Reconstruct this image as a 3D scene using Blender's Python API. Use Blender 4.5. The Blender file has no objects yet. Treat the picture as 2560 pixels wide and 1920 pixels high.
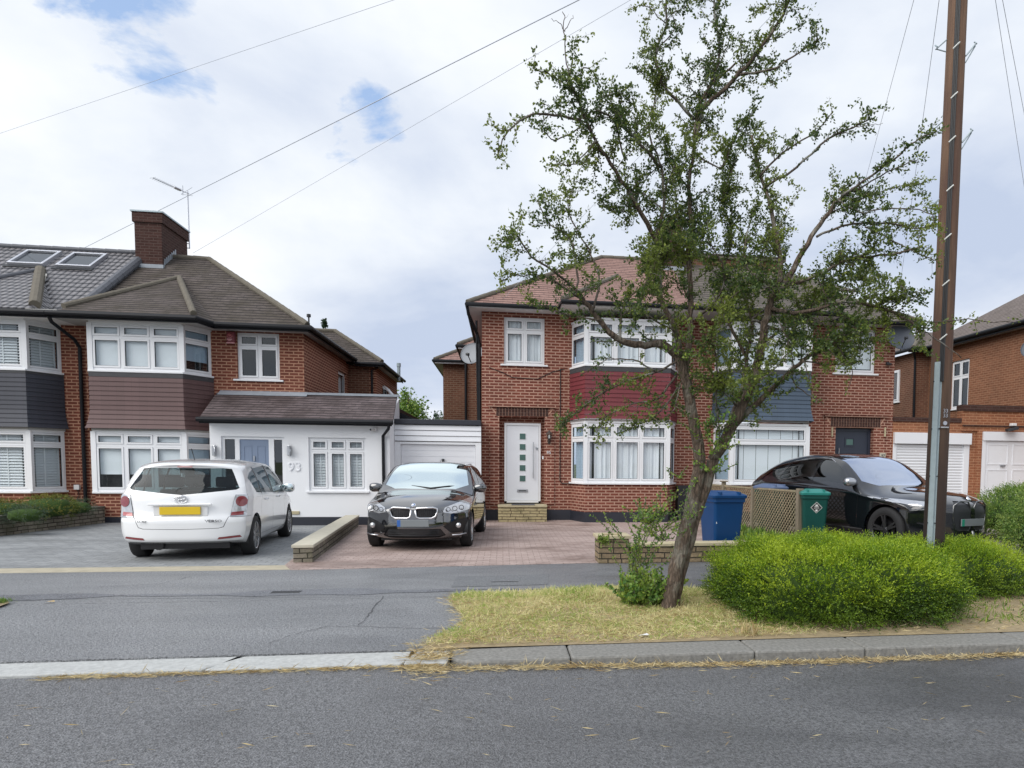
import bpy, bmesh, math, random
import numpy as np
from mathutils import Vector, Matrix
random.seed(7); rng = np.random.default_rng(7)
SC = bpy.context.scene
COL = SC.collection
PI = math.pi

# ---------------------------------------------------------------- camera
F_, CX, CY, PT, YW, RL, CH = 1745.9, 1519.7, 1273.6, .0643778, .149510, .0095451, 1.5
_c, _s = math.cos(YW), math.sin(YW)
FWD = Vector((_s*math.cos(PT), _c*math.cos(PT), -math.sin(PT)))
_r = Vector((_c, -_s, 0)); _u = _r.cross(FWD)
RT = _r*math.cos(RL)+_u*math.sin(RL); UP = -_r*math.sin(RL)+_u*math.cos(RL)
CAM = Vector((0, 0, CH))
cam = bpy.data.cameras.new('camera'); camo = bpy.data.objects.new('camera', cam); COL.objects.link(camo)
m = Matrix((RT, UP, -FWD)).transposed().to_4x4(); m.translation = CAM; camo.matrix_world = m
cam.sensor_fit = 'HORIZONTAL'; cam.sensor_width = 36; cam.lens = 36*F_/2560
cam.shift_x = (1280-CX)/2560; cam.shift_y = (CY-960)/2560
cam.clip_start = .05; cam.clip_end = 6000
SC.camera = camo
# ---------------------------------------------------------------- world, sun, exposure
SUN_EL, SUN_AZ = math.radians(43), math.radians(234)   # azimuth clockwise from +Y
W = bpy.data.worlds.new('World'); SC.world = W; W.use_nodes = True
def sky():
    nt = W.node_tree; nt.nodes.clear(); N = nt.nodes.new; L = nt.links.new
    out = N('ShaderNodeOutputWorld'); bg = N('ShaderNodeBackground'); bg.inputs[1].default_value = .115
    st = N('ShaderNodeTexSky'); st.sky_type = 'NISHITA'; st.sun_disc = False; st.sun_elevation = SUN_EL; st.sun_rotation = SUN_AZ
    st.dust_density = 1.2
    tc = N('ShaderNodeTexCoord'); sep = N('ShaderNodeSeparateXYZ'); L(tc.outputs['Generated'], sep.inputs[0])
    def mth(op, a, b=None, clamp=False):
        n = N('ShaderNodeMath'); n.operation = op; n.use_clamp = clamp
        for i, v in enumerate((a, b)):
            if v is None: continue
            if isinstance(v, (int, float)): n.inputs[i].default_value = v
            else: L(v, n.inputs[i])
        return n.outputs[0]
    zz = mth('ADD', mth('MAXIMUM', sep.outputs[2], 0.0), .32)
    cmb = N('ShaderNodeCombineXYZ'); L(mth('DIVIDE', sep.outputs[0], zz), cmb.inputs[0]); L(mth('DIVIDE', sep.outputs[1], zz), cmb.inputs[1])
    def noise(sc, det, rough, dist=0, off=(0, 0, 0)):
        mp = N('ShaderNodeMapping'); mp.inputs[1].default_value = off; L(cmb.outputs[0], mp.inputs[0])
        n = N('ShaderNodeTexNoise'); n.inputs['Scale'].default_value = sc; n.inputs['Detail'].default_value = det
        n.inputs['Roughness'].default_value = rough; n.inputs['Distortion'].default_value = dist; L(mp.outputs[0], n.inputs[0]); return n.outputs[0]
    def ramp(v, pts):
        r = N('ShaderNodeValToRGB'); L(v, r.inputs[0]); e = r.color_ramp.elements
        while len(e) < len(pts): e.new(.5)
        for k, (p, c) in enumerate(pts): e[k].position = p; e[k].color = (*c, 1)
        return r.outputs[0]
    n1 = noise(1.5, 9, .52, .25, (1.7, .4, 0)); n2 = noise(3.4, 8, .6, .3, (5.2, 1.1, 0)); n0 = noise(.8, 3, .5, 0, (9, 2, 0))
    c1 = mth('ADD', mth('ADD', mth('MULTIPLY', n1, .55), mth('MULTIPLY', n0, .32)), mth('MULTIPLY', n2, .13))
    cloud = ramp(c1, [(.38, (3.3, 3.8, 4.8)), (.46, (4.2, 4.6, 5.35)), (.53, (5.1, 5.4, 5.85)), (.62, (6.0, 6.15, 6.4))])
    # holes of blue sky in the cloud deck, each towards its own direction
    hole = None
    vn = N('ShaderNodeVectorMath'); vn.operation = 'NORMALIZE'; L(tc.outputs['Generated'], vn.inputs[0])
    for px, py, wd, amp in ((320, 40, 125, 1.0), (900, 250, 75, .85), (852, 366, 50, 1.), (935, 315, 70, .8), (515, 178, 34, .75), (850, 170, 55, .65)):
        d = (FWD+RT*((px-CX)/F_)-UP*((py-CY)/F_)).normalized()
        dn = N('ShaderNodeVectorMath'); dn.operation = 'DOT_PRODUCT'; L(vn.outputs[0], dn.inputs[0]); dn.inputs[1].default_value = d
        h = mth('MULTIPLY', mth('SUBTRACT', 1.0, mth('MULTIPLY', mth('SUBTRACT', 1.0, dn.outputs['Value']), (900/wd)**2*3.2), True), amp)
        hole = h if hole is None else mth('MAXIMUM', hole, h)
    hm = mth('MULTIPLY', mth('ADD', mth('SUBTRACT', hole, .62), mth('MULTIPLY', mth('SUBTRACT', n2, .5), 4.2)), 2.6, True)
    hm = mth('MULTIPLY', hm, mth('MULTIPLY', hole, 5, True), True)
    blue = N('ShaderNodeMix'); blue.data_type = 'RGBA'; blue.inputs[0].default_value = .62
    L(st.outputs[0], blue.inputs[6]); blue.inputs[7].default_value = (2.9, 4.0, 6.0, 1)
    mx = N('ShaderNodeMix'); mx.data_type = 'RGBA'; L(hm, mx.inputs[0]); L(cloud, mx.inputs[6]); L(blue.outputs[2], mx.inputs[7])
    L(mx.outputs[2], bg.inputs[0]); L(bg.outputs[0], out.inputs[0])
sky()
sl = bpy.data.lights.new('sun', 'SUN'); sl.energy = 2.0; sl.angle = math.radians(62); sl.color = (1, .965, .91)
so = bpy.data.objects.new('sun', sl); COL.objects.link(so)
_sd = Vector((math.sin(SUN_AZ)*math.cos(SUN_EL), math.cos(SUN_AZ)*math.cos(SUN_EL), math.sin(SUN_EL)))
so.rotation_euler = _sd.to_track_quat('Z', 'Y').to_euler(); so.location = (-10, -20, 30)
SC.view_settings.view_transform = 'Standard'; SC.view_settings.look = 'None'; SC.view_settings.gamma = 1
SC.view_settings.exposure = .58
SC.cycles.max_bounces = 8; SC.cycles.transparent_max_bounces = 16; SC.cycles.caustics_reflective = False; SC.cycles.caustics_refractive = False
SC.cycles.use_denoising = True
try: SC.cycles.sample_clamp_indirect = 6
except Exception: pass

# ---------------------------------------------------------------- helpers
def ray(x, y): return FWD+RT*((x-CX)/F_)-UP*((y-CY)/F_)
def at(x, y, Y): d = ray(x, y); return CAM+d*(Y/d.y)          # a measured point of the place at depth Y
def link(o): COL.objects.link(o); return o
def tag(o, label=None, cat=None, group=None, kind=None):
    for k, v in (('label', label), ('category', cat), ('group', group), ('kind', kind)):
        if v: o[k] = v
    return o
def thing(name, loc, label, cat, rz=0, group=None):
    o = bpy.data.objects.new(name, None); o.empty_display_size = .2; link(o); o.location = loc; o.rotation_euler = (0, 0, rz)
    return tag(o, label, cat, group)
def adopt(o, p, local):
    if p is None: return
    o.parent = p
    if not local:
        q = p; M = Matrix()
        while q: M = q.matrix_basis if q.parent is None else M; q = q.parent
        if p.type == 'EMPTY' and p.parent is None: o.matrix_parent_inverse = Matrix.LocRotScale(p.location, p.rotation_euler, None).inverted()
class MB:
    """collects faces in metres; T = (origin, u direction) gives a local frame u, depth, z"""
    def __init__(s, O=(0, 0, 0), U=(1, 0, 0)):
        s.v = []; s.f = []; s.mi = []; s.frame(O, U); s.cm = 0
    def frame(s, O=(0, 0, 0), U=(1, 0, 0)):
        s.O = Vector(O); s.U = Vector(U).normalized(); s.D = Vector((-s.U.y, s.U.x, 0)); return s
    def P(s, p): return s.O+s.U*p[0]+s.D*p[1]+Vector((0, 0, p[2]))
    def add(s, vs, fs, raw=False):
        n = len(s.v); s.v += [tuple(p) if raw else tuple(s.P(p)) for p in vs]
        for f in fs: s.f.append(tuple(n+i for i in f)); s.mi.append(s.cm)
        return s
    def box(s, x0, x1, y0, y1, z0, z1):
        if x1 < x0: x0, x1 = x1, x0
        if y1 < y0: y0, y1 = y1, y0
        vs = [(x, y, z) for z in (z0, z1) for y in (y0, y1) for x in (x0, x1)]
        return s.add(vs, [(0, 2, 3, 1), (4, 5, 7, 6), (0, 1, 5, 4), (2, 6, 7, 3), (0, 4, 6, 2), (1, 3, 7, 5)])
    def prism(s, pts, off):
        """pts: polygon (3D, local), extruded by off"""
        a = [Vector(p) for p in pts]; o = Vector(off); n = len(a)
        nr = Vector((0, 0, 0))
        for i in range(n): nr += a[i].cross(a[(i+1) % n])
        if nr.dot(o) > 0: a = a[::-1]
        vs = a+[p+o for p in a]
        return s.add(vs, [tuple(range(n)), tuple(range(2*n-1, n-1, -1))]+[(i, i+n, (i+1) % n+n, (i+1) % n) for i in range(n)])
    def slab(s, pts, th):
        a = [Vector(p) for p in pts]; nr = Vector((0, 0, 0))
        for i in range(len(a)): nr += a[i].cross(a[(i+1) % len(a)])
        nr.normalize()
        if nr.z < 0: nr = -nr
        return s.prism(pts, -nr*th)
    def tube(s, path, r, n=8, raw=True, cap=True, asp=1):
        P = [Vector(p) if raw else s.P(p) for p in path]; R = r if isinstance(r, (list, tuple, np.ndarray)) else [r]*len(P)
        vs = []; ref = Vector((0, 0, 1))
        for i, p in enumerate(P):
            t = (P[min(i+1, len(P)-1)]-P[max(i-1, 0)]).normalized()
            if abs(t.dot(ref)) > .93: ref = Vector((1, 0, 0)) if abs(t.x) < .9 else Vector((0, 1, 0))
            a = t.cross(ref).normalized(); b = t.cross(a).normalized(); ref = (ref-t*ref.dot(t)).normalized() if i else ref
            a = t.cross(ref).normalized(); b = t.cross(a)
            for k in range(n):
                g = 2*PI*k/n; vs.append(p+a*(math.cos(g)*R[i])+b*(math.sin(g)*R[i]*asp))
        fs = [(i*n+k, i*n+(k+1) % n, (i+1)*n+(k+1) % n, (i+1)*n+k) for i in range(len(P)-1) for k in range(n)]
        if cap: fs += [tuple(range(n-1, -1, -1)), tuple(range((len(P)-1)*n, len(P)*n))]
        return s.add(vs, fs, raw=True)
    def lathe(s, prof, n=24, O=(0, 0, 0), A=(0, 0, 1)):
        """prof: (radius, along axis)"""
        O = Vector(O); A = Vector(A).normalized(); X = A.orthogonal().normalized(); Y = A.cross(X)
        vs = [O+A*h+(X*math.cos(2*PI*k/n)+Y*math.sin(2*PI*k/n))*r for r, h in prof for k in range(n)]
        return s.add(vs, [(i*n+k, i*n+(k+1) % n, (i+1)*n+(k+1) % n, (i+1)*n+k) for i in range(len(prof)-1) for k in range(n)], raw=True)
    def build(s, name, mat, parent=None, smooth=False, local=False, bevel=0, uv=True):
        me = bpy.data.meshes.new(name); me.from_pydata(s.v, [], s.f)
        mats = mat if isinstance(mat, (list, tuple)) else [mat]
        for q in mats: me.materials.append(q)
        if len(mats) > 1: me.polygons.foreach_set('material_index', s.mi)
        if uv and len(s.f) < 60000: set_uv(me)
        if smooth: me.polygons.foreach_set('use_smooth', [True]*len(me.polygons))
        me.update(); o = link(bpy.data.objects.new(name, me)); adopt(o, parent, local)
        if bevel:
            b = o.modifiers.new('bevel', 'BEVEL'); b.width = bevel; b.segments = 2; b.limit_method = 'ANGLE'
        return o
def set_uv(me):
    nf = len(me.polygons)
    if not nf: return
    nr = np.zeros(nf*3); me.polygons.foreach_get('normal', nr); nr = nr.reshape(-1, 3)
    co = np.zeros(len(me.vertices)*3); me.vertices.foreach_get('co', co); co = co.reshape(-1, 3)
    lv = np.zeros(len(me.loops), dtype=np.int32); me.loops.foreach_get('vertex_index', lv)
    lt = np.zeros(nf, dtype=np.int32); me.polygons.foreach_get('loop_total', lt)
    nl = np.repeat(nr, lt, axis=0)
    t = np.stack([-nl[:, 1], nl[:, 0], np.zeros(len(nl))], 1); ln = np.linalg.norm(t, axis=1)
    flat = ln < .05; t[flat] = (1, 0, 0); ln[flat] = 1; t /= ln[:, None]
    b = np.cross(nl, t); b[flat] = (0, 1, 0)
    p = co[lv]; uvs = np.stack([(p*t).sum(1), (p*b).sum(1)], 1)
    l = me.uv_layers.new(name='metres'); l.data.foreach_set('uv', uvs.ravel())
def text(body, name, size, loc, rot, mat, parent, local=False, ext=.003, sx=1):
    c = bpy.data.curves.new(name, 'FONT'); c.body = body; c.size = size; c.extrude = ext; c.align_x = 'CENTER'; c.align_y = 'CENTER'; c.resolution_u = 2
    t_ = link(bpy.data.objects.new('tmp', c)); me = bpy.data.meshes.new_from_object(t_.evaluated_get(bpy.context.evaluated_depsgraph_get())); bpy.data.objects.remove(t_)
    me.materials.clear(); me.materials.append(mat); me.name = name
    o = link(bpy.data.objects.new(name, me)); o.location = loc; o.rotation_euler = rot; o.scale = (sx, 1, 1); adopt(o, parent, local); return o

# ---------------------------------------------------------------- materials
class NT:
    def __init__(s, name):
        s.m = bpy.data.materials.new(name); s.m.use_nodes = True; s.t = s.m.node_tree; s.b = s.t.nodes['Principled BSDF']; s.out = s.t.nodes['Material Output']
    def n(s, ty, **kw):
        x = s.t.nodes.new(ty)
        for k, v in kw.items(): setattr(x, k, v)
        return x
    def L(s, a, b): s.t.links.new(a, b)
    def put(s, sock, v):
        if isinstance(v, (int, float)): sock.default_value = v
        elif isinstance(v, (tuple, list)): sock.default_value = (*v, 1) if len(v) == 3 and sock.type == 'RGBA' else v
        else: s.L(v, sock)
    def math(s, op, a, b=0., clamp=False, c=None):
        x = s.n('ShaderNodeMath', operation=op, use_clamp=clamp); s.put(x.inputs[0], a); s.put(x.inputs[1], b)
        if c is not None: s.put(x.inputs[2], c)
        return x.outputs[0]
    def mix(s, f, a, b, bt='MIX'):
        x = s.n('ShaderNodeMix', data_type='RGBA', blend_type=bt); s.put(x.inputs[0], f); s.put(x.inputs[6], a); s.put(x.inputs[7], b); return x.outputs[2]
    def uv(s, sc=(1, 1, 1), loc=(0, 0, 0)):
        a = s.n('ShaderNodeUVMap'); a.uv_map = 'metres'; mp = s.n('ShaderNodeMapping'); mp.inputs[3].default_value = sc; mp.inputs[1].default_value = loc; s.L(a.outputs[0], mp.inputs[0]); return mp.outputs[0]
    def pos(s, sc=(1, 1, 1)):
        a = s.n('ShaderNodeTexCoord'); mp = s.n('ShaderNodeMapping'); mp.inputs[3].default_value = sc; s.L(a.outputs['Object'], mp.inputs[0]); return mp.outputs[0]
    def noise(s, vec, sc, det=4, rough=.55, dist=0):
        x = s.n('ShaderNodeTexNoise'); x.inputs['Scale'].default_value = sc; x.inputs['Detail'].default_value = det; x.inputs['Roughness'].default_value = rough; x.inputs['Distortion'].default_value = dist
        s.L(vec, x.inputs['Vector']); return x.outputs['Fac']
    def ramp(s, v, pts, interp='LINEAR'):
        r = s.n('ShaderNodeValToRGB'); s.L(v, r.inputs[0]); e = r.color_ramp.elements; r.color_ramp.interpolation = interp
        while len(e) < len(pts): e.new(.5)
        for k, (p, c) in enumerate(pts): e[k].position = p; e[k].color = (c, c, c, 1) if isinstance(c, (int, float)) else (*c, 1)
        return r.outputs[0]
    def bump(s, h, strength=.5, dist=.01, prev=None):
        x = s.n('ShaderNodeBump'); x.inputs['Strength'].default_value = strength; x.inputs['Distance'].default_value = dist; s.L(h, x.inputs['Height'])
        if prev is not None: s.L(prev, x.inputs['Normal'])
        return x.outputs[0]
    def col(s, c): s.put(s.b.inputs['Base Color'], c); return s
    def rough(s, c): s.put(s.b.inputs['Roughness'], c); return s
    def nrm(s, c): s.L(c, s.b.inputs['Normal']); return s
    def set(s, k, v): s.put(s.b.inputs[k], v); return s
def plain(name, c, rough=.5, var=.12, vs=3., metal=0, spec=.5, coat=0, bump=0, bs=60):
    t = NT(name); p = t.pos(); n = t.noise(p, vs, 5)
    t.col(t.mix(n, tuple(x*(1-var) for x in c), tuple(min(1, x*(1+var)) for x in c))); t.rough(rough).set('Metallic', metal).set('Specular IOR Level', spec).set('Coat Weight', coat).set('Coat Roughness', .03)
    if bump: t.nrm(t.bump(t.noise(p, bs, 4), bump, .004))
    return t.m
def brick(name, c1, c2, cm, stain=.25, mw=.0135, tint=None):
    t = NT(name); uv = t.uv(); b = t.n('ShaderNodeTexBrick', offset=.5, squash=1); t.L(uv, b.inputs[0])
    for k, v in (('Color1', c1), ('Color2', c2), ('Mortar', cm)): t.put(b.inputs[k], v)
    for k, v in (('Scale', 1), ('Mortar Size', mw), ('Mortar Smooth', .15), ('Bias', 0), ('Brick Width', .228), ('Row Height', .0765)): b.inputs[k].default_value = v
    n = t.noise(uv, 1.1, 6, .6); n2 = t.noise(uv, 24, 4, .6); n3 = t.noise(t.uv((3.5, 13, 1)), 1, 1)
    c = t.mix(t.math('MULTIPLY', t.ramp(n3, [(.45, 0), (.62, 1)]), .35), b.outputs[0], tuple(x*.45 for x in c1))
    c = t.mix(b.outputs[1], c, cm)
    c = t.mix(t.ramp(n, [(.4, 0), (.75, stain)]), c, (.055, .04, .03)); c = t.mix(.25, c, t.mix(n2, (.0, .0, .0), (1, 1, 1)), 'OVERLAY')
    # dirt washes down near the foot and rises in patches
    t.col(c).rough(.88).set('Specular IOR Level', .25)
    h = t.math('MULTIPLY_ADD', b.outputs[1], -1., c=n2)
    t.nrm(t.bump(h, .6, .008)); return t.m
def tiles(name, c1, c2, moss, mossamt=.5, gauge=.165, wid=.24, lite=1.35, light_edge=.3):
    t = NT(name); uv = t.uv(); b = t.n('ShaderNodeTexBrick', offset=.5); t.L(uv, b.inputs[0])
    dk = tuple(x*.22 for x in c1)
    for k, v in (('Color1', c1), ('Color2', c2), ('Mortar', dk)): t.put(b.inputs[k], v)
    for k, v in (('Scale', 1), ('Mortar Size', .006), ('Mortar Smooth', .1), ('Bias', 0), ('Brick Width', wid), ('Row Height', gauge)): b.inputs[k].default_value = v
    sp = t.n('ShaderNodeSeparateXYZ'); t.L(uv, sp.inputs[0])
    wob = t.noise(t.uv((6, 9, 1)), 1, 1); v = t.math('ADD', sp.outputs[1], t.math('MULTIPLY', t.math('SUBTRACT', wob, .5), gauge*.22))
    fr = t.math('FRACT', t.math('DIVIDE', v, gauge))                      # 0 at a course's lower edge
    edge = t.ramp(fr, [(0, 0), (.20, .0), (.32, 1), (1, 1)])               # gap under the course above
    n = t.noise(uv, 1.6, 6, .6); n2 = t.noise(uv, 30, 4, .65); n4 = t.noise(t.uv((6, 10, 1)), 1, 0)
    c = t.mix(t.ramp(n4, [(.35, 0), (.7, .7)]), b.outputs[0], tuple(min(1, x*lite) for x in c2))
    c = t.mix(t.math('MULTIPLY', t.ramp(n, [(.38, 0), (.66, 1)]), mossamt), c, moss)
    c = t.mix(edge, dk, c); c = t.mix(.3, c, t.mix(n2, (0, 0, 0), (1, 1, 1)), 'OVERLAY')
    t.col(c).rough(.85).set('Specular IOR Level', .3)
    h = t.math('ADD', t.math('MULTIPLY', fr, -1.), t.math('MULTIPLY', n2, .15))
    t.nrm(t.bump(h, .9, .022, t.bump(n2, .5, .006))); return t.m
def roman_tiles(name):
    t = NT(name); uv = t.uv(); sp = t.n('ShaderNodeSeparateXYZ'); t.L(uv, sp.inputs[0]); g, w = .27, .15
    fr = t.math('FRACT', t.math('DIVIDE', sp.outputs[1], g)); fu = t.math('FRACT', t.math('DIVIDE', sp.outputs[0], w))
    hump = t.math('SINE', t.math('MULTIPLY', fu, PI)); n2 = t.noise(uv, 26, 4)
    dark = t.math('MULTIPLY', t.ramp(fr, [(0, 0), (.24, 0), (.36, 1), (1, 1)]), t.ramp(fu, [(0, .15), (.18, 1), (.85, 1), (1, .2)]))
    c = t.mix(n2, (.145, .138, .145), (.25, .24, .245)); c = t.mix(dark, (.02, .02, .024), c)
    t.col(c).rough(.42); h = t.math('ADD', t.math('MULTIPLY', hump, 1.6), t.math('MULTIPLY', fr, -1.))
    t.nrm(t.bump(h, 1., .03)); return t.m
def hung(name, c, g=.115):
    t = NT(name); uv = t.uv(); b = t.n('ShaderNodeTexBrick', offset=.5); t.L(uv, b.inputs[0])
    for k, v in (('Color1', c), ('Color2', tuple(x*1.12 for x in c)), ('Mortar', tuple(x*.6 for x in c))): t.put(b.inputs[k], v)
    for k, v in (('Scale', 1), ('Mortar Size', .002), ('Brick Width', .165), ('Row Height', 10.)): b.inputs[k].default_value = v
    n = t.noise(uv, 2, 6); n2 = t.noise(uv, 40, 3)
    t.col(t.mix(t.math('MULTIPLY', n, .35), b.outputs[0], tuple(x*.6 for x in c))).rough(.6); t.nrm(t.bump(n2, .3, .004)); return t.m
def asphalt(name, c, wet=.0, dry=(.16, .165, .175), speck=.0, patch=.5, damp=None):
    t = NT(name); p = t.pos(); n = t.noise(p, .7, 6, .6); g = t.noise(p, 120, 2, .7); g2 = t.noise(p, 48, 3, .75); big = t.noise(t.pos((.35, 1.6, 1)), .9, 5, .6)
    v = t.n('ShaderNodeTexVoronoi'); v.inputs['Scale'].default_value = 85; t.L(p, v.inputs['Vector'])
    base = t.mix(t.ramp(big, [(.3, 0), (.7, patch)]), c, dry)
    col = t.mix(t.ramp(g2, [(.38, 0), (.60, 1)]), tuple(x*.42 for x in c), base)
    col = t.mix(t.ramp(g, [(.55, 0), (.72, .6)]), col, (.42, .43, .46))
    col = t.mix(t.ramp(v.outputs['Distance'], [(0, speck), (.12, 0)]), col, (.5, .5, .5))
    rg = t.ramp(n, [(.35, .42-wet), (.7, .66-wet*.6)])
    if damp:   # the road dries out in uneven patches; damp tarmac is darker
        w_ = t.noise(t.pos((.5, .9, 1)), .8, 5, .6, .8); sp = t.n('ShaderNodeSeparateXYZ'); t.L(p, sp.inputs[0]); f_ = t.math('ADD', t.math('MULTIPLY', sp.outputs[0], .16), t.math('MULTIPLY', t.math('SUBTRACT', w_, .5), 2.2)); f_ = t.math('ADD', f_, damp, True)
        col = t.mix(t.math('MULTIPLY', f_, .62), col, (.022, .023, .026)); 
    t.col(col); t.rough(rg); t.set('Specular IOR Level', .55)
    t.nrm(t.bump(t.math('ADD', g2, t.math('MULTIPLY', v.outputs['Distance'], .8)), .85, .011)); return t.m
def paving(name, c1, c2, cm, w, h, herring=False, stain=(.03, .02, .015), stainamt=.5, sx=1.):
    t = NT(name); uv = t.pos(); b = t.n('ShaderNodeTexBrick', offset=.5); t.L(uv, b.inputs[0])
    for k, v in (('Color1', c1), ('Color2', c2), ('Mortar', cm)): t.put(b.inputs[k], v)
    for k, v in (('Scale', 1), ('Mortar Size', .006), ('Mortar Smooth', .2), ('Brick Width', w), ('Row Height', h)): b.inputs[k].default_value = v
    n = t.noise(t.pos((.6, 1.4, 1)), .9, 6, .62, .6); n2 = t.noise(uv, 26, 4, .65); n3 = t.noise(uv, 5, 1)
    c = t.mix(t.ramp(n, [(.47, 0), (.64, stainamt)]), b.outputs[0], stain); c = t.mix(t.math('MULTIPLY', n3, .4), c, tuple(x*1.5 for x in c2))
    c = t.mix(.35, c, t.mix(n2, (0, 0, 0), (1, 1, 1)), 'OVERLAY')
    t.col(c).rough(t.ramp(n, [(.45, .8), (.7, .45)])); t.nrm(t.bump(t.math('MULTIPLY_ADD', b.outputs[1], -1., c=n2), .6, .008)); return t.m
def stone(name, c1, c2, w=.3, h=.075, cm=(.03, .025, .02)):
    t = NT(name); uv = t.uv(); nz = t.noise(uv, 3, 2); b = t.n('ShaderNodeTexBrick', offset=.37, squash=.7, squash_frequency=3); 
    mxv = t.n('ShaderNodeVectorMath', operation='ADD'); t.L(uv, mxv.inputs[0]); cv = t.n('ShaderNodeCombineXYZ'); t.L(t.math('MULTIPLY', nz, .05), cv.inputs[0]); t.L(t.math('MULTIPLY', nz, .03), cv.inputs[1]); t.L(cv.outputs[0], mxv.inputs[1]); t.L(mxv.outputs[0], b.inputs[0])
    for k, v in (('Color1', c1), ('Color2', c2), ('Mortar', cm)): t.put(b.inputs[k], v)
    for k, v in (('Scale', 1), ('Mortar Size', .009), ('Mortar Smooth', .4), ('Brick Width', w), ('Row Height', h)): b.inputs[k].default_value = v
    n2 = t.noise(uv, 22, 5, .7); n = t.noise(uv, 2.5, 5); c = t.mix(t.ramp(n, [(.45, 0), (.7, .55)]), b.outputs[0], (.075, .08, .035)); c = t.mix(.5, c, t.mix(n2, (0, 0, 0), (1, 1, 1)), 'OVERLAY')
    t.col(c).rough(.9); t.nrm(t.bump(t.math('MULTIPLY_ADD', b.outputs[1], -1.2, c=n2), 1., .02)); return t.m
def leaf(name, cols, trans=.35, rough=.45, clump=1.2):
    """cols: dark, mid, light, accent; hue varies by leaf and by clump"""
    t = NT(name); g = t.n('ShaderNodeNewGeometry'); r = g.outputs['Random Per Island']; p = t.pos()
    c = t.ramp(r, [(0, cols[0]), (.45, cols[1]), (.85, cols[2]), (1, cols[3])])
    n = t.noise(p, clump, 3); c = t.mix(t.ramp(n, [(.48, 0), (.64, .6)]), c, cols[3]); c = t.mix(t.ramp(n, [(.3, .55), (.45, 0)]), c, cols[0])
    t.col(c).rough(rough).set('Specular IOR Level', .35); tr = t.n('ShaderNodeBsdfTranslucent'); t.L(c, tr.inputs[0])
    ms = t.n('ShaderNodeMixShader'); ms.inputs[0].default_value = trans; t.L(t.b.outputs[0], ms.inputs[1]); t.L(tr.outputs[0], ms.inputs[2]); t.L(ms.outputs[0], t.out.inputs[0]); return t.m
def glass(name, tint=(.55, .6, .62), refl=.10, gl=(.95, .98, 1)):
    t = NT(name); t.t.nodes.remove(t.b); fr = t.n('ShaderNodeFresnel'); fr.inputs[0].default_value = 1.5; tr = t.n('ShaderNodeBsdfTransparent'); tr.inputs[0].default_value = (*tint, 1)
    g = t.n('ShaderNodeBsdfGlossy'); g.inputs['Roughness'].default_value = .01; g.inputs[0].default_value = (*gl, 1); ms = t.n('ShaderNodeMixShader')
    wv = t.bump(t.noise(t.pos(), 1.4, 2), .08, .02); t.L(wv, g.inputs['Normal'])
    bf = t.n('ShaderNodeNewGeometry'); t.L(t.math('MULTIPLY', t.math('ADD', fr.outputs[0], refl, True), t.math('SUBTRACT', 1., bf.outputs['Backfacing'])), ms.inputs[0]); t.L(tr.outputs[0], ms.inputs[1]); t.L(g.outputs[0], ms.inputs[2]); t.L(ms.outputs[0], t.out.inputs[0]); return t.m
def bark(name, c, c2, sc=(9, 9, 2.2), bs=.03):
    t = NT(name); p = t.pos(sc); n = t.noise(p, 4, 8, .65, .6); v = t.n('ShaderNodeTexVoronoi', feature='DISTANCE_TO_EDGE'); v.inputs['Scale'].default_value = 3.2; t.L(p, v.inputs['Vector'])
    l = t.noise(t.pos(), 6, 4); h = t.math('ADD', n, t.math('MULTIPLY', v.outputs['Distance'], 1.4)); c_ = t.mix(t.ramp(h, [(.35, 0), (.95, 1)]), tuple(x*.3 for x in c), c)
    t.col(t.mix(t.ramp(l, [(.52, 0), (.64, .75)]), c_, c2)).rough(.9); t.nrm(t.bump(h, 1., bs)); return t.m
def wood(name, c, c2, sc=(40, 40, 1.6), zdark=None):
    t = NT(name); p = t.pos(sc); n = t.noise(p, 1, 6, .65, .7); n2 = t.noise(t.pos((3, 3, .8)), 1.4, 5)
    cc = t.mix(t.ramp(n2, [(.45, 0), (.65, .8)]), t.mix(t.ramp(n, [(.3, 0), (.7, 1)]), tuple(x*.45 for x in c), c), c2)
    if zdark:  # creosote that has run down into the lower length of the pole
        g_ = t.n('ShaderNodeTexCoord'); sp = t.n('ShaderNodeSeparateXYZ'); t.L(g_.outputs['Object'], sp.inputs[0]); f_ = t.math('DIVIDE', t.math('SUBTRACT', t.math('ADD', sp.outputs[2], t.math('MULTIPLY', n2, 1.2)), zdark[0]), zdark[1]-zdark[0], True); cc = t.mix(f_, (.035, .022, .018), cc)
    t.col(cc).rough(.82); t.nrm(t.bump(n, .7, .01)); return t.m
M = {}
M['brick95'] = brick('brick_red', (.165, .045, .031), (.225, .070, .046), (.47, .285, .215), .3)
M['brick93'] = brick('brick_red_orange_joints', (.16, .045, .031), (.205, .066, .043), (.43, .235, .155), .3)
M['brickside'] = brick('brick_brown_side', (.17, .07, .045), (.21, .095, .06), (.27, .175, .12), .4, .011)
M['brick99'] = brick('brick_orange', (.235, .095, .052), (.29, .125, .070), (.35, .20, .12), .25, .011)
M['brickgar'] = brick('brick_orange_bright', (.29, .105, .052), (.34, .14, .075), (.44, .23, .13), .25, .011)
M['brickch'] = brick('brick_chimney', (.055, .025, .021), (.075, .035, .029), (.10, .065, .055), .3, .009)
M['soldier'] = brick('brick_soldier', (.17, .045, .028), (.23, .07, .04), (.48, .27, .19), .2)
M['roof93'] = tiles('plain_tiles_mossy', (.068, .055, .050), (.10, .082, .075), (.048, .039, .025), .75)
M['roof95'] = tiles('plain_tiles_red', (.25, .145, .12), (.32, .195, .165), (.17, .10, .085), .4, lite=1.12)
M['roof97'] = tiles('plain_tiles_dark', (.10, .085, .075), (.14, .12, .105), (.06, .055, .03), .5)
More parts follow.
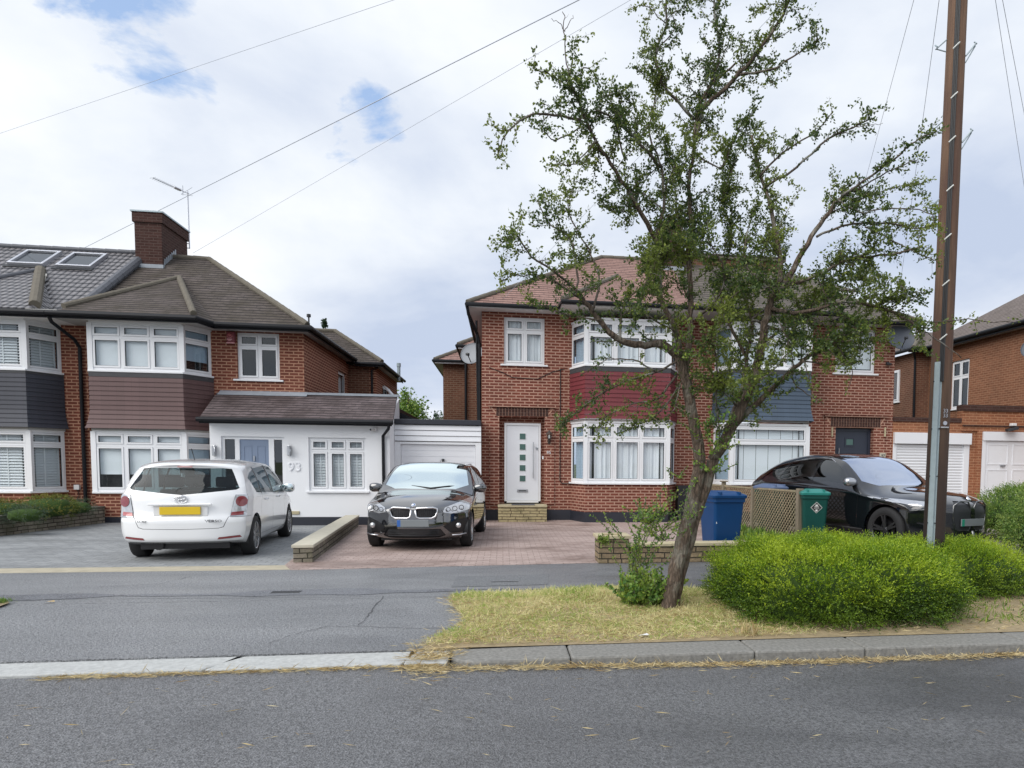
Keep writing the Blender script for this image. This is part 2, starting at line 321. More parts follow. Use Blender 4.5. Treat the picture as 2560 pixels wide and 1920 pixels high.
M['roof99'] = tiles('plain_tiles_brown_grey', (.16, .13, .12), (.20, .165, .15), (.11, .09, .07), .5, lite=1.1)
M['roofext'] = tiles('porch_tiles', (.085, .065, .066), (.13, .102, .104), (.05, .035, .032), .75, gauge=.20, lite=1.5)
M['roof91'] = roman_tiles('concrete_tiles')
M['hung91'] = hung('hung_tiles_slate_grey', (.047, .05, .066)); M['hung93'] = hung('hung_tiles_plum', (.118, .066, .064)); M['hung95'] = hung('hung_tiles_red', (.165, .027, .034)); M['hung97'] = hung('hung_tiles_blue', (.06, .088, .128))
M['upvc'] = plain('upvc_white', (.80, .81, .83), .35, .02); M['render'] = plain('render_white', (.82, .83, .85), .8, .02, 1.2, bump=.3, bs=90)
M['boardw'] = plain('cladding_white', (.78, .79, .82), .4, .03); M['soffit'] = plain('soffit_grey', (.42, .41, .40), .6, .08)
M['soffw'] = plain('soffit_white', (.78, .78, .79), .5, .03)
M['black'] = plain('gutter_black', (.008, .009, .012), .5, .2, spec=.25); M['plinth'] = plain('plinth_blue_black', (.022, .025, .036), .5, .25, 4); M['lead'] = plain('lead_grey', (.30, .33, .37), .5, .25, 8)
M['room'] = plain('room_dark', (.015, .017, .018), .9, .1); M['blind'] = plain('blind_white', (.78, .82, .85), .8, .03); M['blindb'] = plain('blind_cream', (.72, .73, .70), .8, .03)
M['shut'] = plain('shutter_white', (.74, .77, .79), .5, .02); M['curt'] = plain('curtain_net', (.80, .83, .86), .9, .08, 5); M['gasket'] = plain('gasket_black', (.02, .022, .025), .5, .1)
M['glass'] = glass('window_glass', (.97, .985, .99), .0); M['glassd'] = glass('window_glass_dark', (.8, .86, .9), .03)
M['doorblue'] = plain('door_blue_grey', (.20, .255, .36), .5, .04); M['doordark'] = plain('door_anthracite', (.028, .035, .055), .4, .06); M['doorw'] = plain('door_white', (.78, .80, .84), .4, .02)
M['chrome'] = plain('chrome', (.75, .76, .78), .12, .03, metal=1); M['steel'] = plain('brushed_steel', (.5, .51, .53), .3, .05, metal=1); M['galv'] = plain('galvanised_steel', (.36, .43, .46), .5, .2, 14, metal=.35); M['alu'] = plain('aluminium', (.55, .56, .6), .4, .1, metal=.7)
M['white'] = plain('white_plastic', (.75, .75, .75), .4, .05); M['grey'] = plain('grey_plastic', (.23, .24, .26), .5, .05); M['redbox'] = plain('alarm_red', (.16, .014, .022), .4, .08)
M['step'] = stone('sandstone_step', (.42, .35, .19), (.50, .42, .24), .34, .075, (.12, .085, .05)); M['stonew'] = stone('garden_stone', (.22, .16, .10), (.33, .25, .15), .30, .085); M['stoneg'] = stone('garden_stone_grey', (.17, .15, .12), (.27, .24, .19), .27, .08)
M['cope'] = plain('coping_stone', (.46, .40, .26), .85, .25, 7, bump=.6); M['copew'] = plain('coping_pale', (.50, .47, .38), .8, .15, 7, bump=.5)
M['road'] = asphalt('road_asphalt', (.165, .168, .175), .02, (.215, .218, .225), .3, .8, damp=.18); M['pave'] = asphalt('footway_asphalt', (.235, .243, .255), .14, (.37, .378, .39), .1, .9, damp=.22)
M['patchm'] = asphalt('asphalt_patch', (.20, .21, .22), .05, (.24, .25, .26), .0); M['kerb'] = plain('granite_kerb', (.21, .205, .19), .85, .65, 34, bump=1., bs=60); M['kerbp'] = plain('granite_pale', (.43, .44, .43), .8, .38, 26, bump=1., bs=60)
M['blockg'] = paving('block_paving_grey', (.19, .20, .205), (.27, .28, .285), (.05, .05, .055), .24, .16, stain=(.13, .135, .14), stainamt=.6)
M['blockr'] = paving('block_paving_red', (.32, .24, .215), (.40, .315, .285), (.11, .08, .065), .2, .1, stain=(.10, .06, .045), stainamt=.85); M['edging'] = plain('edging_concrete', (.40, .36, .27), .9, .35, 6, bump=.5)
M['drive97'] = paving('paving_brown', (.27, .235, .20), (.32, .28, .24), (.18, .15, .13), .4, .4, stainamt=.3)
M['earth'] = plain('soil_and_dry_litter', (.30, .235, .14), .95, .5, 9, bump=1., bs=40); M['field'] = plain('ground_green', (.09, .12, .05), .95, .3, .4)
M['grassb'] = leaf('grass_blades', [(.27, .42, .08), (.52, .56, .18), (.82, .76, .40), (.90, .82, .50)], .5, .6, 1.9)
M['straw'] = leaf('straw', [(.30, .20, .09), (.52, .40, .19), (.66, .55, .30), (.72, .62, .38)], .2, .7, 3)
M['hawth'] = leaf('hawthorn_leaves', [(.045, .085, .028), (.085, .14, .038), (.16, .215, .05), (.29, .34, .06)], .42, .38, 1.6)
M['sucker'] = leaf('young_leaves', [(.07, .16, .04), (.13, .26, .055), (.24, .37, .07), (.42, .50, .09)], .4, .45, 5)
M['hedgeshade'] = leaf('hedge_leaves_shaded', [(.03, .065, .010), (.055, .11, .012), (.10, .18, .018), (.20, .30, .03)], .25, .42, 1.8); M['hedge'] = leaf('hedge_leaves_lit', [(.10, .19, .012), (.19, .32, .018), (.36, .50, .028), (.50, .60, .045)], .35, .42, 1.8); M['hedgein'] = plain('hedge_inside', (.035, .07, .010), .95, .6, 25)  # hedge leaf pair carries painted shading: bright for tops, dark for lower parts
M['privet'] = leaf('privet_leaves', [(.06, .13, .025), (.12, .23, .04), (.22, .34, .07), (.36, .43, .10)], .3, .35, 3)
M['conif'] = leaf('conifer_leaves', [(.03, .06, .035), (.05, .09, .05), (.08, .12, .08), (.14, .17, .10)], .2, .6, 3); M['shrubg'] = leaf('shrub_leaves', [(.05, .08, .012), (.11, .15, .02), (.19, .20, .03), (.30, .24, .05)], .25, .5, 3)
M['bark'] = bark('hawthorn_bark', (.18, .13, .095), (.24, .22, .18)); M['twig'] = bark('twig_bark', (.16, .125, .10), (.30, .30, .27), bs=.01)
M['pole'] = wood('creosoted_pole', (.215, .125, .078), (.10, .052, .038), (26, 26, 1.1), zdark=(1.6, 3.6)); M['poledk'] = wood('old_wood', (.30, .25, .18), (.16, .15, .10))
M['lattice'] = wood('lattice_wood', (.38, .31, .20), (.24, .22, .14), (20, 20, 4))
M['binblue'] = plain('bin_blue', (.0015, .046, .155), .45, .2, 3, spec=.35); M['bingreen'] = plain('bin_green', (.002, .06, .048), .45, .2, 3, spec=.35); M['binlid'] = plain('bin_lid_teal', (.02, .20, .17), .35, .1); M['bingrey'] = plain('bin_lid_blue_grey', (.10, .14, .24), .35, .15)
M['cable'] = plain('cable_grey', (.48, .52, .60), .6, .05); M['cablek'] = plain('cable_black', (.012, .012, .013), .45, .1)
M['paintw'] = plain('car_paint_white', (.80, .81, .82), .22, .01, coat=1); M['paintk'] = plain('car_paint_black', (.008, .009, .012), .10, .1, coat=1, spec=1.)
for n_ in M['paintk'].node_tree.nodes:
    if n_.type == 'BSDF_PRINCIPLED': n_.inputs['Coat IOR'].default_value = 2.0
M['paintx'] = plain('car_paint_deep_black', (.007, .008, .010), .09, .1, coat=1, spec=.6)
M['trim'] = plain('trim_black', (.012, .012, .014), .45, .1); M['tyre'] = plain('tyre_rubber', (.018, .018, .019), .8, .15, 20); M['rimS'] = plain('alloy_silver', (.55, .56, .58), .25, .04, metal=.85); M['rimK'] = plain('alloy_dark', (.06, .062, .068), .25, .1, metal=.7)
M['lampr'] = plain('lamp_red', (.22, .03, .035), .12, .35, 30, coat=1); M['lampc'] = plain('lamp_clear', (.55, .56, .58), .12, .25, 25, metal=.6, coat=1); M['lampo'] = plain('lamp_pale_red', (.45, .12, .12), .15, .3, 30, coat=1)
M['carglass'] = glass('car_glass', (.34, .42, .43), -.015); M['carglassk'] = glass('car_glass_tinted', (.06, .07, .075), .06); M['screenb'] = glass('screen_sky', (.15, .18, .19), .82, (.86, .97, .98)); M['screenx'] = glass('screen_blue_sky', (.1, .12, .2), .55, (.75, .83, 1.0))
M['platey'] = plain('plate_yellow', (.72, .50, .02), .4, .05); M['platew'] = plain('plate_white', (.45, .46, .48), .4, .1); M['plateb'] = plain('plate_blue', (.03, .12, .40), .4, .1); M['plateg'] = plain('plate_green', (.02, .25, .16), .4, .1); M['platex'] = plain('plate_grey', (.20, .22, .23), .4, .1)
M['seat'] = plain('seat_grey', (.10, .11, .12), .8, .1); M['rust'] = plain('flashing_worn', (.05, .05, .055), .6, .3, 6); M['mortar'] = plain('ridge_mortar', (.13, .115, .09), .9, .35, 8, bump=.6); M['ridge91'] = plain('ridge_grey', (.095, .10, .115), .6, .25, 5); M['mortw'] = plain('fresh_mortar', (.55, .54, .51), .9, .15, 8)
M['terra'] = plain('terracotta', (.32, .10, .05), .8, .15); M['bronze'] = plain('lantern_bronze', (.05, .04, .035), .5, .2); M['dish'] = plain('dish_grey', (.27, .29, .32), .5, .05); M['dishd'] = plain('dish_dark', (.055, .065, .085), .5, .08); M['leaflitter'] = plain('dead_leaf', (.45, .33, .16), .8, .3)
M['glassg'] = plain('door_glass_green', (.07, .14, .125), .15, .1)

# ================================================================= GROUND, ROAD, FOOTWAY
def sheet(name, pts, z, mat, kind='structure', th=0):
    b = MB()
    if th: b.prism([(x, y, z-th) for x, y in pts], (0, 0, th))
    else: b.add([(x, y, z) for x, y in pts], [tuple(range(len(pts)))])
    return tag(b.build(name, mat), kind=kind)
sheet('ground', [(-3000, -3000), (3000, -3000), (3000, 3000), (-3000, 3000)], -.16, M['field'])
b = MB(); xs = [-250, -20, -1.2, 2.0, 20, 250]; zs = [-.035, -.035, -.035, -.092, -.092, -.092]
ys = [-60, 5.36]
b.add([(x, y, z) for y in ys for x, z in zip(xs, zs)], [(i, i+1, 7+i, 6+i) for i in range(5)])
tag(b.build('road', M['road']), kind='structure')
sheet('crossover', [(-60, 5.70), (-.30, 5.70), (-.30, 7.93), (-60, 7.93)], -.002, M['pave'], th=.12)
sheet('footway', [(-60, 7.934), (60, 7.934), (60, 10.48), (-2.9, 10.48), (-2.9, 10.16), (-60, 10.16)], 0, M['pave'], th=.12)
sheet('driveway_grey', [(-25, 10.60), (-3.12, 10.60), (-3.55, 18.9), (-25, 18.9)], .004, M['blockg'], th=.1)
sheet('driveway_edging', [(-25, 10.164), (-2.904, 10.164), (-3.118, 10.598), (-25, 10.598)], .002, M['edging'], th=.1)
sheet('driveway_red', [(-2.898, 10.12), (1.40, 10.47), (5.9, 10.5), (5.55, 18.7), (-3.4, 18.7), (-3.35, 12.5), (-3.117, 10.6)], .006, M['blockr'], th=.1)
sheet('driveway_brown', [(5.93, 10.49), (30, 10.49), (30, 18.8), (5.58, 18.8)], .004, M['drive97'], th=.1)
sheet('patch_repair', [(-.62, 8.55), (.55, 8.62), (.62, 9.42), (-.60, 9.35)], .004, M['patchm'])
sheet('back_gardens', [(-60, 27), (60, 27), (60, 90), (-60, 90)], -.1, M['field'])
wetm = asphalt('asphalt_wet', (.20, .21, .235), .24, (.28, .29, .32), .0, .5)
b = MB(); n = 26; up = []; dn = []
for i in range(n+1):
    x = -9+9.6*i/n; c = 8.33+.03*math.sin(i*1.1); w = (.14+.09*math.sin(i*.7+1)+.05*math.sin(i*2.3))*min(1, .3+i/4, .3+(n-i)/4)
    up.append((x, c+w, .004)); dn.append((x, c-w*.8, .004))
b.add(dn+up, [(i, i+1, n+2+i, n+1+i) for i in range(n)]); tag(b.build('wet_footway', wetm), kind='structure')
def crack(pts, w, name='crack', mat=None):
    b = MB(); L = []; R = []
    P = []
    for i in range(len(pts)-1):
        for k in range(6):
            f = k/6; P.append((pts[i][0]*(1-f)+pts[i+1][0]*f+random.uniform(-.02, .02), pts[i][1]*(1-f)+pts[i+1][1]*f+random.uniform(-.02, .02)))
    P.append(pts[-1])
    for i, (x, y) in enumerate(P):
        a = P[min(i+1, len(P)-1)]; c = P[max(i-1, 0)]; dx, dy = a[0]-c[0], a[1]-c[1]; l = math.hypot(dx, dy) or 1
        ww = w*random.uniform(.4, 1.2); ww *= .6; L.append((x-dy/l*ww, y+dx/l*ww, .0045)); R.append((x+dy/l*ww, y-dx/l*ww, .0045))
    k = len(P); b.add(L+R, [(i, i+k, i+k+1, i+1) for i in range(k-1)]); tag(b.build(name, mat or M['gasket']), kind='structure')
crk = plain('crack_fill', (.07, .072, .078), .8, .2)
def gp(x, y, z=0): d = ray(x, y); q = CAM+d*((z-CH)/d.z); return (q.x, q.y)
crack([gp(960, 1490), gp(930, 1530), gp(895, 1562)], .009, mat=crk); crack([gp(895, 1566), gp(990, 1570), gp(1120, 1572)], .008, mat=crk)
crack([gp(895, 1566), gp(820, 1567), gp(740, 1585), gp(670, 1610)], .007, mat=crk); crack([gp(0, 1500), gp(400, 1497), gp(900, 1492), gp(1150, 1491)], .006, mat=crk)
crack([gp(240, 1468), gp(400, 1460), gp(480, 1441)], .006, mat=crk)
b = MB(); o = gp(1262, 1455); b.box(o[0]-.17, o[0]+.17, o[1]-.02, o[1]+.02, 0, .0055)
tag(b.build('stopcock_cover', M['gasket']), 'small dark metal stopcock cover let into the footway', 'cover')
b = MB(); o = gp(715, 1481); b.box(o[0]-.16, o[0]+.16, o[1]-.07, o[1]+.07, 0, .006)
tag(b.build('drain_cover', M['gasket'], bevel=.002), 'dark rectangular drain cover sunk in the wet footway', 'drain cover')
# kerbs: separate stones
def kerb(x0, x1, y0, y1, zt, slant=0, mat='kerb', zt0=None, lab=None, rnd=0):
    b = MB(); z0 = zt if zt0 is None else zt0
    n = 7 if rnd else 1
    if rnd:
        base = [(x0+.22-.22*math.sin(a), y0+.19-.19*math.cos(a)) for a in [PI/2*k/n for k in range(n+1)]]
        poly = base[::-1]  # from left side round to the front
        poly = [(x0, y1)]+poly+[(x1, y0), (x1+slant, y1)]
    else: poly = [(x0, y0), (x1, y0), (x1+slant, y1), (x0+slant, y1)]
    zz = [z0+(zt-z0)*min(1, max(0, (p[0]-x0)/(x1-x0))) for p in poly]
    k = len(poly); vs = [(p[0], p[1], -.2) for p in poly]+[(p[0], p[1], z) for p, z in zip(poly, zz)]
    b.add(vs, [tuple(range(k-1, -1, -1)), tuple(range(k, 2*k))]+[(i, (i+1) % k, (i+1) % k+k, i+k) for i in range(k)])
    o = b.build('kerb_stone', M[mat], bevel=.018 if mat == 'kerb' else .01); tag(o, lab, 'kerb stone', 'kerb stones along the road edge'); return o
kerb(-8.4, -5.3, 5.40, 5.68, -.012, 0, 'kerbp', lab='pale dropped kerb stone beyond the left edge of the drive')
kerb(-5.29, -2.16, 5.37, 5.69, -.012, .2, 'kerbp', lab='long pale flush kerb stone at the left, with a slanting joint')
kerb(-2.14, -.76, 5.35, 5.69, -.012, .1, 'kerbp', lab='pale flush kerb stone between the slanting joint and the short stone')
kerb(-.74, -.42, 5.35, 5.69, -.012, 0, 'kerbp', lab='short pale flush kerb stone next to the rounded one')
kerb(-.40, .52, 5.33, 5.72, 0, .0, 'kerb', zt0=-.01, rnd=1, lab='rounded end kerb stone below the tip of the grass')
for i, (a, c) in enumerate(((.528, 2.02), (2.028, 2.98), (2.988, 4.50), (4.508, 6.4), (6.408, 8.4))):
    kerb(a, c, 5.335, 5.72, .0, 0, lab=('grey kerb stone right of the rounded end stone', 'short grey kerb stone in front of the left half of the hedge', 'grey kerb stone in front of the right half of the hedge', 'grey kerb stone at the right below the wooden pole', 'kerb stone farthest right, running out of view')[i])
# verge soil under the grass
b = MB(); nx, ny = 60, 10; vs = []
def verge_left(y): return -.44+.10*math.sin(y*3.1)-.12*max(0, (6.6-y))/.9
def verge_h(x, y): return .012+.035*max(0, math.sin((y-5.72)/2.4*PI))+.02*math.sin(x*2.3+y)*math.sin(y*2.1)
for j in range(ny+1):
    y = 5.69+(8.12-5.69)*j/ny
    for i in range(nx+1):
        x0 = verge_left(y); x = x0+(9-x0)*(i/nx)**1.3; vs.append((x, y, verge_h(x, y) if 0 < i and 0 < j < ny else .006))
b.add(vs, [(j*(nx+1)+i, j*(nx+1)+i+1, (j+1)*(nx+1)+i+1, (j+1)*(nx+1)+i) for j in range(ny) for i in range(nx)])
tag(b.build('verge_soil', M['earth'], smooth=True), kind='structure')
b = MB(); vs = []
o1 = [gp(-40, 1500), gp(18, 1505), gp(24, 1511), gp(0, 1520), gp(-60, 1530)]
b.add([(x, y, .02) for x, y in o1], [(0, 4, 3, 2, 1)]); tag(b.build('verge_tip', M['earth']), kind='structure')

# ================================================================= HOUSE PARTS
def wall(mb, u0, u1, z0, z1, holes=(), th=.22):
    zb = sorted({z0, z1, *[h[2] for h in holes], *[h[3] for h in holes]})
    for a, c in zip(zb, zb[1:]):
        hs = sorted([(h[0], h[1]) for h in holes if h[2] <= a+1e-6 and h[3] >= c-1e-6]); u = u0
        for x, y in hs:
            if x > u+1e-6: mb.box(u, x, 0, th, a, c)
            u = y
        if u < u1-1e-6: mb.box(u, u1, 0, th, a, c)
def window(parent, O, U, u0, u1, z0, z1, cols, tz=None, fill='blind', d0=.06, sill=True, fr=.055, sash=.04, bay=False, rd=.5, label=None, sx=(.06, .06), fillm=None, dark=False, rev=False):
    """a framed window with sashes, glass and what hangs behind it"""
    f = MB(O, U)
    def bar(a, c, e, g, y0=0, y1=.06): f.box(a, c, d0+y0, d0+y1, e, g)
    bar(u0, u1, z1-fr, z1); bar(u0, u1, z0, z0+fr); bar(u0, u0+fr, z0+fr, z1-fr); bar(u1-fr, u1, z0+fr, z1-fr)
    us = [u0+fr/2+(u1-u0-fr)*k/cols for k in range(cols+1)] if isinstance(cols, int) else [u0+fr/2]+[u0+c for c in cols]+[u1-fr/2]
    for u in us[1:-1]: bar(u-fr/2, u+fr/2, z0+fr, z1-fr, .001, .059)
    zr = [(z0+fr/2, z1-fr/2)] if tz is None else [(z0+fr/2, tz), (tz, z1-fr/2)]
    if tz is not None:
        for a, c in zip(us, us[1:]): bar(a+fr/2, c-fr/2, tz-fr/2, tz+fr/2, .002, .058)
    g = MB(O, U); gk = MB(O, U)
    for a, c in zip(us, us[1:]):
        for e, h in zr:
            A, C, E_, H = a+fr/2+.004, c-fr/2-.004, e+fr/2+.004, h-fr/2-.004; s_ = sash
            for q in ((A, C, H-s_, H), (A, C, E_, E_+s_), (A, A+s_, E_+s_, H-s_), (C-s_, C, E_+s_, H-s_)): f.box(q[0], q[1], d0-.014, d0+.04, q[2], q[3])
            A, C, E_, H = A+s_, C-s_, E_+s_, H-s_; k = .007
            for q in ((A, C, H-k, H), (A, C, E_, E_+k), (A, A+k, E_+k, H-k), (C-k, C, E_+k, H-k)): gk.box(q[0], q[1], d0+.004, d0+.03, q[2], q[3])
            g.box(A, C, d0+.016, d0+.022, E_, H)
    w = f.build('window', M['upvc'], parent); gk.build('gasket', M['gasket'], w); g.build('pane', M['glassd'] if dark else M['glass'], w)
    if label: w['label'] = label
    if sill:
        s2 = MB(O, U); s2.box(u0-sx[0], u1+sx[1], -.055, d0+.05, z0-.045, z0-.001); s2.build('sill', M['upvc'], w, bevel=.006)
    r = MB(O, U); r.box(u0+.01, u1-.01, d0+rd, d0+rd+.02, z0+.01, z1-.01)
    if rd > .3: r.box(u0+.002, u0+.01, d0+.07, d0+.52, z0, z1); r.box(u1-.01, u1-.002, d0+.07, d0+.52, z0, z1); r.box(u0, u1, d0+.07, d0+.52, z0+.002, z0+.01); r.box(u0, u1, d0+.07, d0+.52, z1-.01, z1-.002)
    r.build('room', M['room'], w)
    if fill in ('blind', 'blindlow', 'vertical', 'halfblind'):
        q = MB(O, U)
        if fill == 'vertical':
            n = max(3, int((u1-u0)/.34))
            for k in range(n):
                a = u0+.03+(u1-u0-.06)*k/n; c = u0+.03+(u1-u0-.06)*(k+1)/n-.012; q.box(a, c, d0+.10, d0+.104, z0+.02, z1-.02)
        else:
            zb = {'blind': z0+.02, 'blindlow': z0+.16, 'halfblind': z0+(z1-z0)*.30}[fill]
            q.box(u0+.03, u1-.03, d0+.09, d0+.096, zb, z1-.02); q.box(u0+.03, u1-.03, d0+.085, d0+.1, zb-.02, zb)
        q.build('blind', M[fillm or 'blind'], w)
    elif fill == 'curtain':
        q = MB(O, U); n = int((u1-u0)/.018); vs = []
        ph = [random.uniform(0, 6) for _ in range(4)]
        for k in range(n+1):
            u = u0+.03+(u1-u0-.06)*k/n; d = .12+.022*math.sin(u*38+ph[0]+1.5*math.sin(u*7+ph[1]))+.012*math.sin(u*71+ph[2]); vs += [(u, d0+d, z0+.02), (u, d0+d, z1-.02)]
        q.add(vs, [(2*k, 2*k+2, 2*k+3, 2*k+1) for k in range(n)]); q.build('curtain', M[fillm or 'curt'], w, smooth=True)
    elif fill == 'shutter':
        q = MB(O, U); rows = zr if tz is not None else [(z0+.03, z1-.03)]
        for a, c in zip(us, us[1:]):
            for e, h in rows:
                q.box(a+.05, c-.05, d0+.10, d0+.125, e+.03, e+.06); q.box(a+.05, c-.05, d0+.10, d0+.125, h-.06, h-.03)
                q.box(a+.05, a+.085, d0+.10, d0+.125, e+.06, h-.06); q.box(c-.085, c-.05, d0+.10, d0+.125, e+.06, h-.06); mid = (a+c)/2; q.box(mid-.012, mid+.012, d0+.095, d0+.10, e+.06, h-.06)
                n = max(3, int((h-e-.14)/.062)); st = (h-e-.12)/n; tl = .5 if dark else .9
                for k in range(n):
                    zc = e+.06+st*(k+.5); y0, y1 = d0+.09, d0+.135; dz = st*.5*tl
                    q.prism([(a+.086, y0, zc-dz), (a+.086, y0, zc-dz+.006), (a+.086, y1, zc+dz+.006), (a+.086, y1, zc+dz)], (c-a-.172, 0, 0))
        q.build('shutter', M['shut'], w)
    return w
def offs(poly, e):
    """offset an open plan polyline outwards (to its right-hand side) by e with mitres"""
    P = [Vector((p[0], p[1])) for p in poly]; N = []
    for a, c in zip(P, P[1:]): d = (c-a).normalized(); N.append(Vector((d.y, -d.x)))
    out = [P[0]+N[0]*e]
    for i in range(1, len(P)-1):
        m_ = (N[i-1]+N[i]).normalized(); out.append(P[i]+m_*(e/max(.3, m_.dot(N[i]))))
    return out+[P[-1]+N[-1]*e]
def hung_bay(parent, plan, z0, z1, mat, flare=.10, gauge=.108, name='tile_hanging', base=.03):
    b = MB(); n = round((z1-z0)/gauge); g = (z1-z0)/n; vs = []; fs = []
    def fl(z): t = (z-z0)/(z1-z0); return base+flare*max(0, 1-t*2.6)**1.6
    for k in range(n):
        za, zb = z0+k*g, z0+(k+1)*g
        lo = offs(plan, fl(za)+.022); hi = offs(plan, fl(zb)+.006); un = offs(plan, fl(za)-.01); i0 = len(vs); m_ = len(plan)
        for j in range(m_):
            jz = random.uniform(-.003, .003); vs += [(lo[j].x, lo[j].y, za+jz), (hi[j].x, hi[j].y, zb), (un[j].x, un[j].y, za+jz)]
        for j in range(m_-1): a = i0+3*j; fs += [(a, a+3, a+4, a+1), (a+2, a+5, a+3, a)]
    b.add(vs, fs, raw=True); return b.build(name, mat, parent)
def ribbon(parent, plan, e0, e1, z0, z1, name, mat, bevel=0):
    b = MB(); A = offs(plan, e0); C = offs(plan, e1); n = len(plan)
    vs = [(p.x, p.y, z) for z in (z0, z1) for p in A]+[(p.x, p.y, z) for z in (z0, z1) for p in C]; fs = []
    for j in range(n-1): fs += [(2*n+j, 2*n+j+1, 3*n+j+1, 3*n+j), (n+j, 3*n+j, 3*n+j+1, n+j+1), (j, j+1, 2*n+j+1, 2*n+j), (j, n+j, n+j+1, j+1)]
    fs += [(0, 2*n, 3*n, n), (n-1, 2*n-1, 4*n-1, 3*n-1)]
    b.add(vs, fs, raw=True); return b.build(name, mat, parent, bevel=bevel)
def bay(parent, xj0, x0, x1, xj1, Yf, Ym, zb, brickm, hungm, lowf, upf, cols, z_low=(0, 0, 0), z_up=(0, 0, 0), plinthz=.26, hung=(0, 0), flash=.1, sides=(True, True), low_cols=None, darkside=True, flare=.1):
    """two-storey bay: brick foot, windows, hung tiles, windows"""
    plan = [(xj0, Ym), (x0, Yf), (x1, Yf), (xj1, Ym)]
    w = MB(); segs = list(zip(plan, plan[1:]))
    for a, c in segs:
        L = math.hypot(c[0]-a[0], c[1]-a[1]); w.frame((a[0], a[1], 0), (c[0]-a[0], c[1]-a[1], 0)); w.box(0, L, .0, .2, zb, z_low[0]-.05)
    w.build('bay_wall', M[brickm], parent)
    ribbon(parent, plan, -.02, .018, zb-.05, zb+plinthz, 'plinth', M['plinth'])
    for (zz0, tz, zz1), fills, cc in ((z_low, lowf, low_cols or cols), (z_up, upf, cols)):
        for k, (a, c) in enumerate(segs):
            L = math.hypot(c[0]-a[0], c[1]-a[1])
            if k != 1 and not sides[k//2]: continue
            window(parent, (a[0], a[1], 0), (c[0]-a[0], c[1]-a[1], 0), .0 if k != 1 else 0, L, zz0, zz1, cc if k == 1 else 1, tz, fills[k], d0=.012, sill=False, rd=.21, dark=(k != 1 and darkside), fr=.06 if k == 1 else .05)
        ribbon(parent, plan, -.03, .06, zz0-.045, zz0-.002, 'bay_sill', M['upvc'], bevel=.005)
        for q in (plan[1], plan[2]): p = MB(); p.box(q[0]-.055, q[0]+.055, q[1]-.012, q[1]+.09, zz0, zz1); p.build('corner_post', M['upvc'], parent)
        ribbon(parent, plan, -.1, .012, zz1+.001, zz1+.06, 'window_head', M['upvc'])
    hung_bay(parent, plan, hung[0], hung[1], M[hungm], flare=flare)
    ribbon(parent, plan, -.02, .045, hung[1]-.005, z_up[0]-.05, 'flashing', M['rust'])
    ribbon(parent, plan, -.05, .03, hung[0]-.05, hung[0]-.002, 'tile_board', M['soffit'])
def gutter(parent, path, r=.055, name='gutter', fasc=.0, mat='black'):
    b = MB(); b.tube(path, r, 10); 
    return b.build(name, M[mat], parent, smooth=False)
def ridge(parent, paths, r=.09, mat='mortar', name='ridge_tile'):
    b = MB()
    for p in paths: 
        P = [Vector(q) for q in p]; n = max(1, int((P[1]-P[0]).length/.33)); pts = []; rr = []
        for k in range(n):
            for f, s_ in ((0, 1.05), (.94, .95)): pts.append(P[0].lerp(P[1], (k+f)/n)); rr.append(r*s_)
        pts.append(P[1]); rr.append(r*.95); b.tube(pts, rr, 10)
    return b.build(name, M[mat], parent, smooth=False)
def dish(name, loc, az, tilt, r, label, mat='dish', wallside=None):
    """satellite dish on a wall bracket; faces azimuth az (from +X, degrees)"""
    t = thing(name, loc, label, 'satellite dish'); A = Vector((math.cos(math.radians(az))*math.cos(tilt), math.sin(math.radians(az))*math.cos(tilt), math.sin(tilt)))
    L = Vector(loc); b = MB(); n = 9; prof = [(r*k/n, .18*r*(k/n)**2) for k in range(n+1)]
    prof = prof+[(r*1.02, .18*r+.012), (r*1.02, .18*r-.008)]+[(r*k/n, .18*r*(k/n)**2-.012) for k in range(n, -1, -1)]
    b.lathe(prof, 32, L, A); b.build('reflector', M[mat], t, smooth=True)
    b = MB(); f = L+A*r*1.15-Vector((0, 0, r*.55)); b.tube([L-Vector((0, 0, r*.98))+A*.12*r, f], .014, 6); b.tube([f-A*.06, f+A*.04], [.03, .03], 10); s_ = f+Vector((0, 0, .02)); b.box(f.x-.05, f.x+.05, f.y-.02, f.y+.02, f.z-.03, f.z+.03); b.build('feed_arm', M['gasket'], t)
    b = MB(); b.tube([L-A*.02, L-A*.16, Vector(wallside)], .02, 6); b.build('bracket', M['grey'], t); return t
def lantern_lamp(loc, label, up=False):
    t = thing('wall_light', loc, label, 'wall light'); b = MB((loc[0], loc[1], loc[2]), (1, 0, 0))
    b.box(-.035, .035, -.09, 0, -.12, .12); b.build('lamp_body', M['steel'], t, bevel=.01)
    b = MB((loc[0], loc[1], loc[2]), (1, 0, 0)); b.prism([(.012, -.1, -.10), (.05, -.16, -.03), (.05, -.16, .03), (.012, -.1, .10)], (.012, 0, 0)); b.build('lamp_shade', M['chrome'], t); return t

# ================================================================= HOUSES ON THE LEFT
def xz(x, y, Y): q = at(x, y, Y); return q.x, q.z
G1 = 'semi-detached houses along the street'
# ---- shared numbers
YF1, YM1, EZ, SL = 18.155, 18.9, 4.85, .674
h93 = thing('semi_detached_house', (-7.5, 18.9, 0), 'brick house with mossy brown roof, plum tile-hung bay and white rendered porch numbered 93', 'house', group=G1)
h91 = thing('semi_detached_house', (-13, 18.9, 0), 'house at the left edge with two roof skylights and slate-grey tile-hung bay', 'house', group=G1)
def zz(z): return z
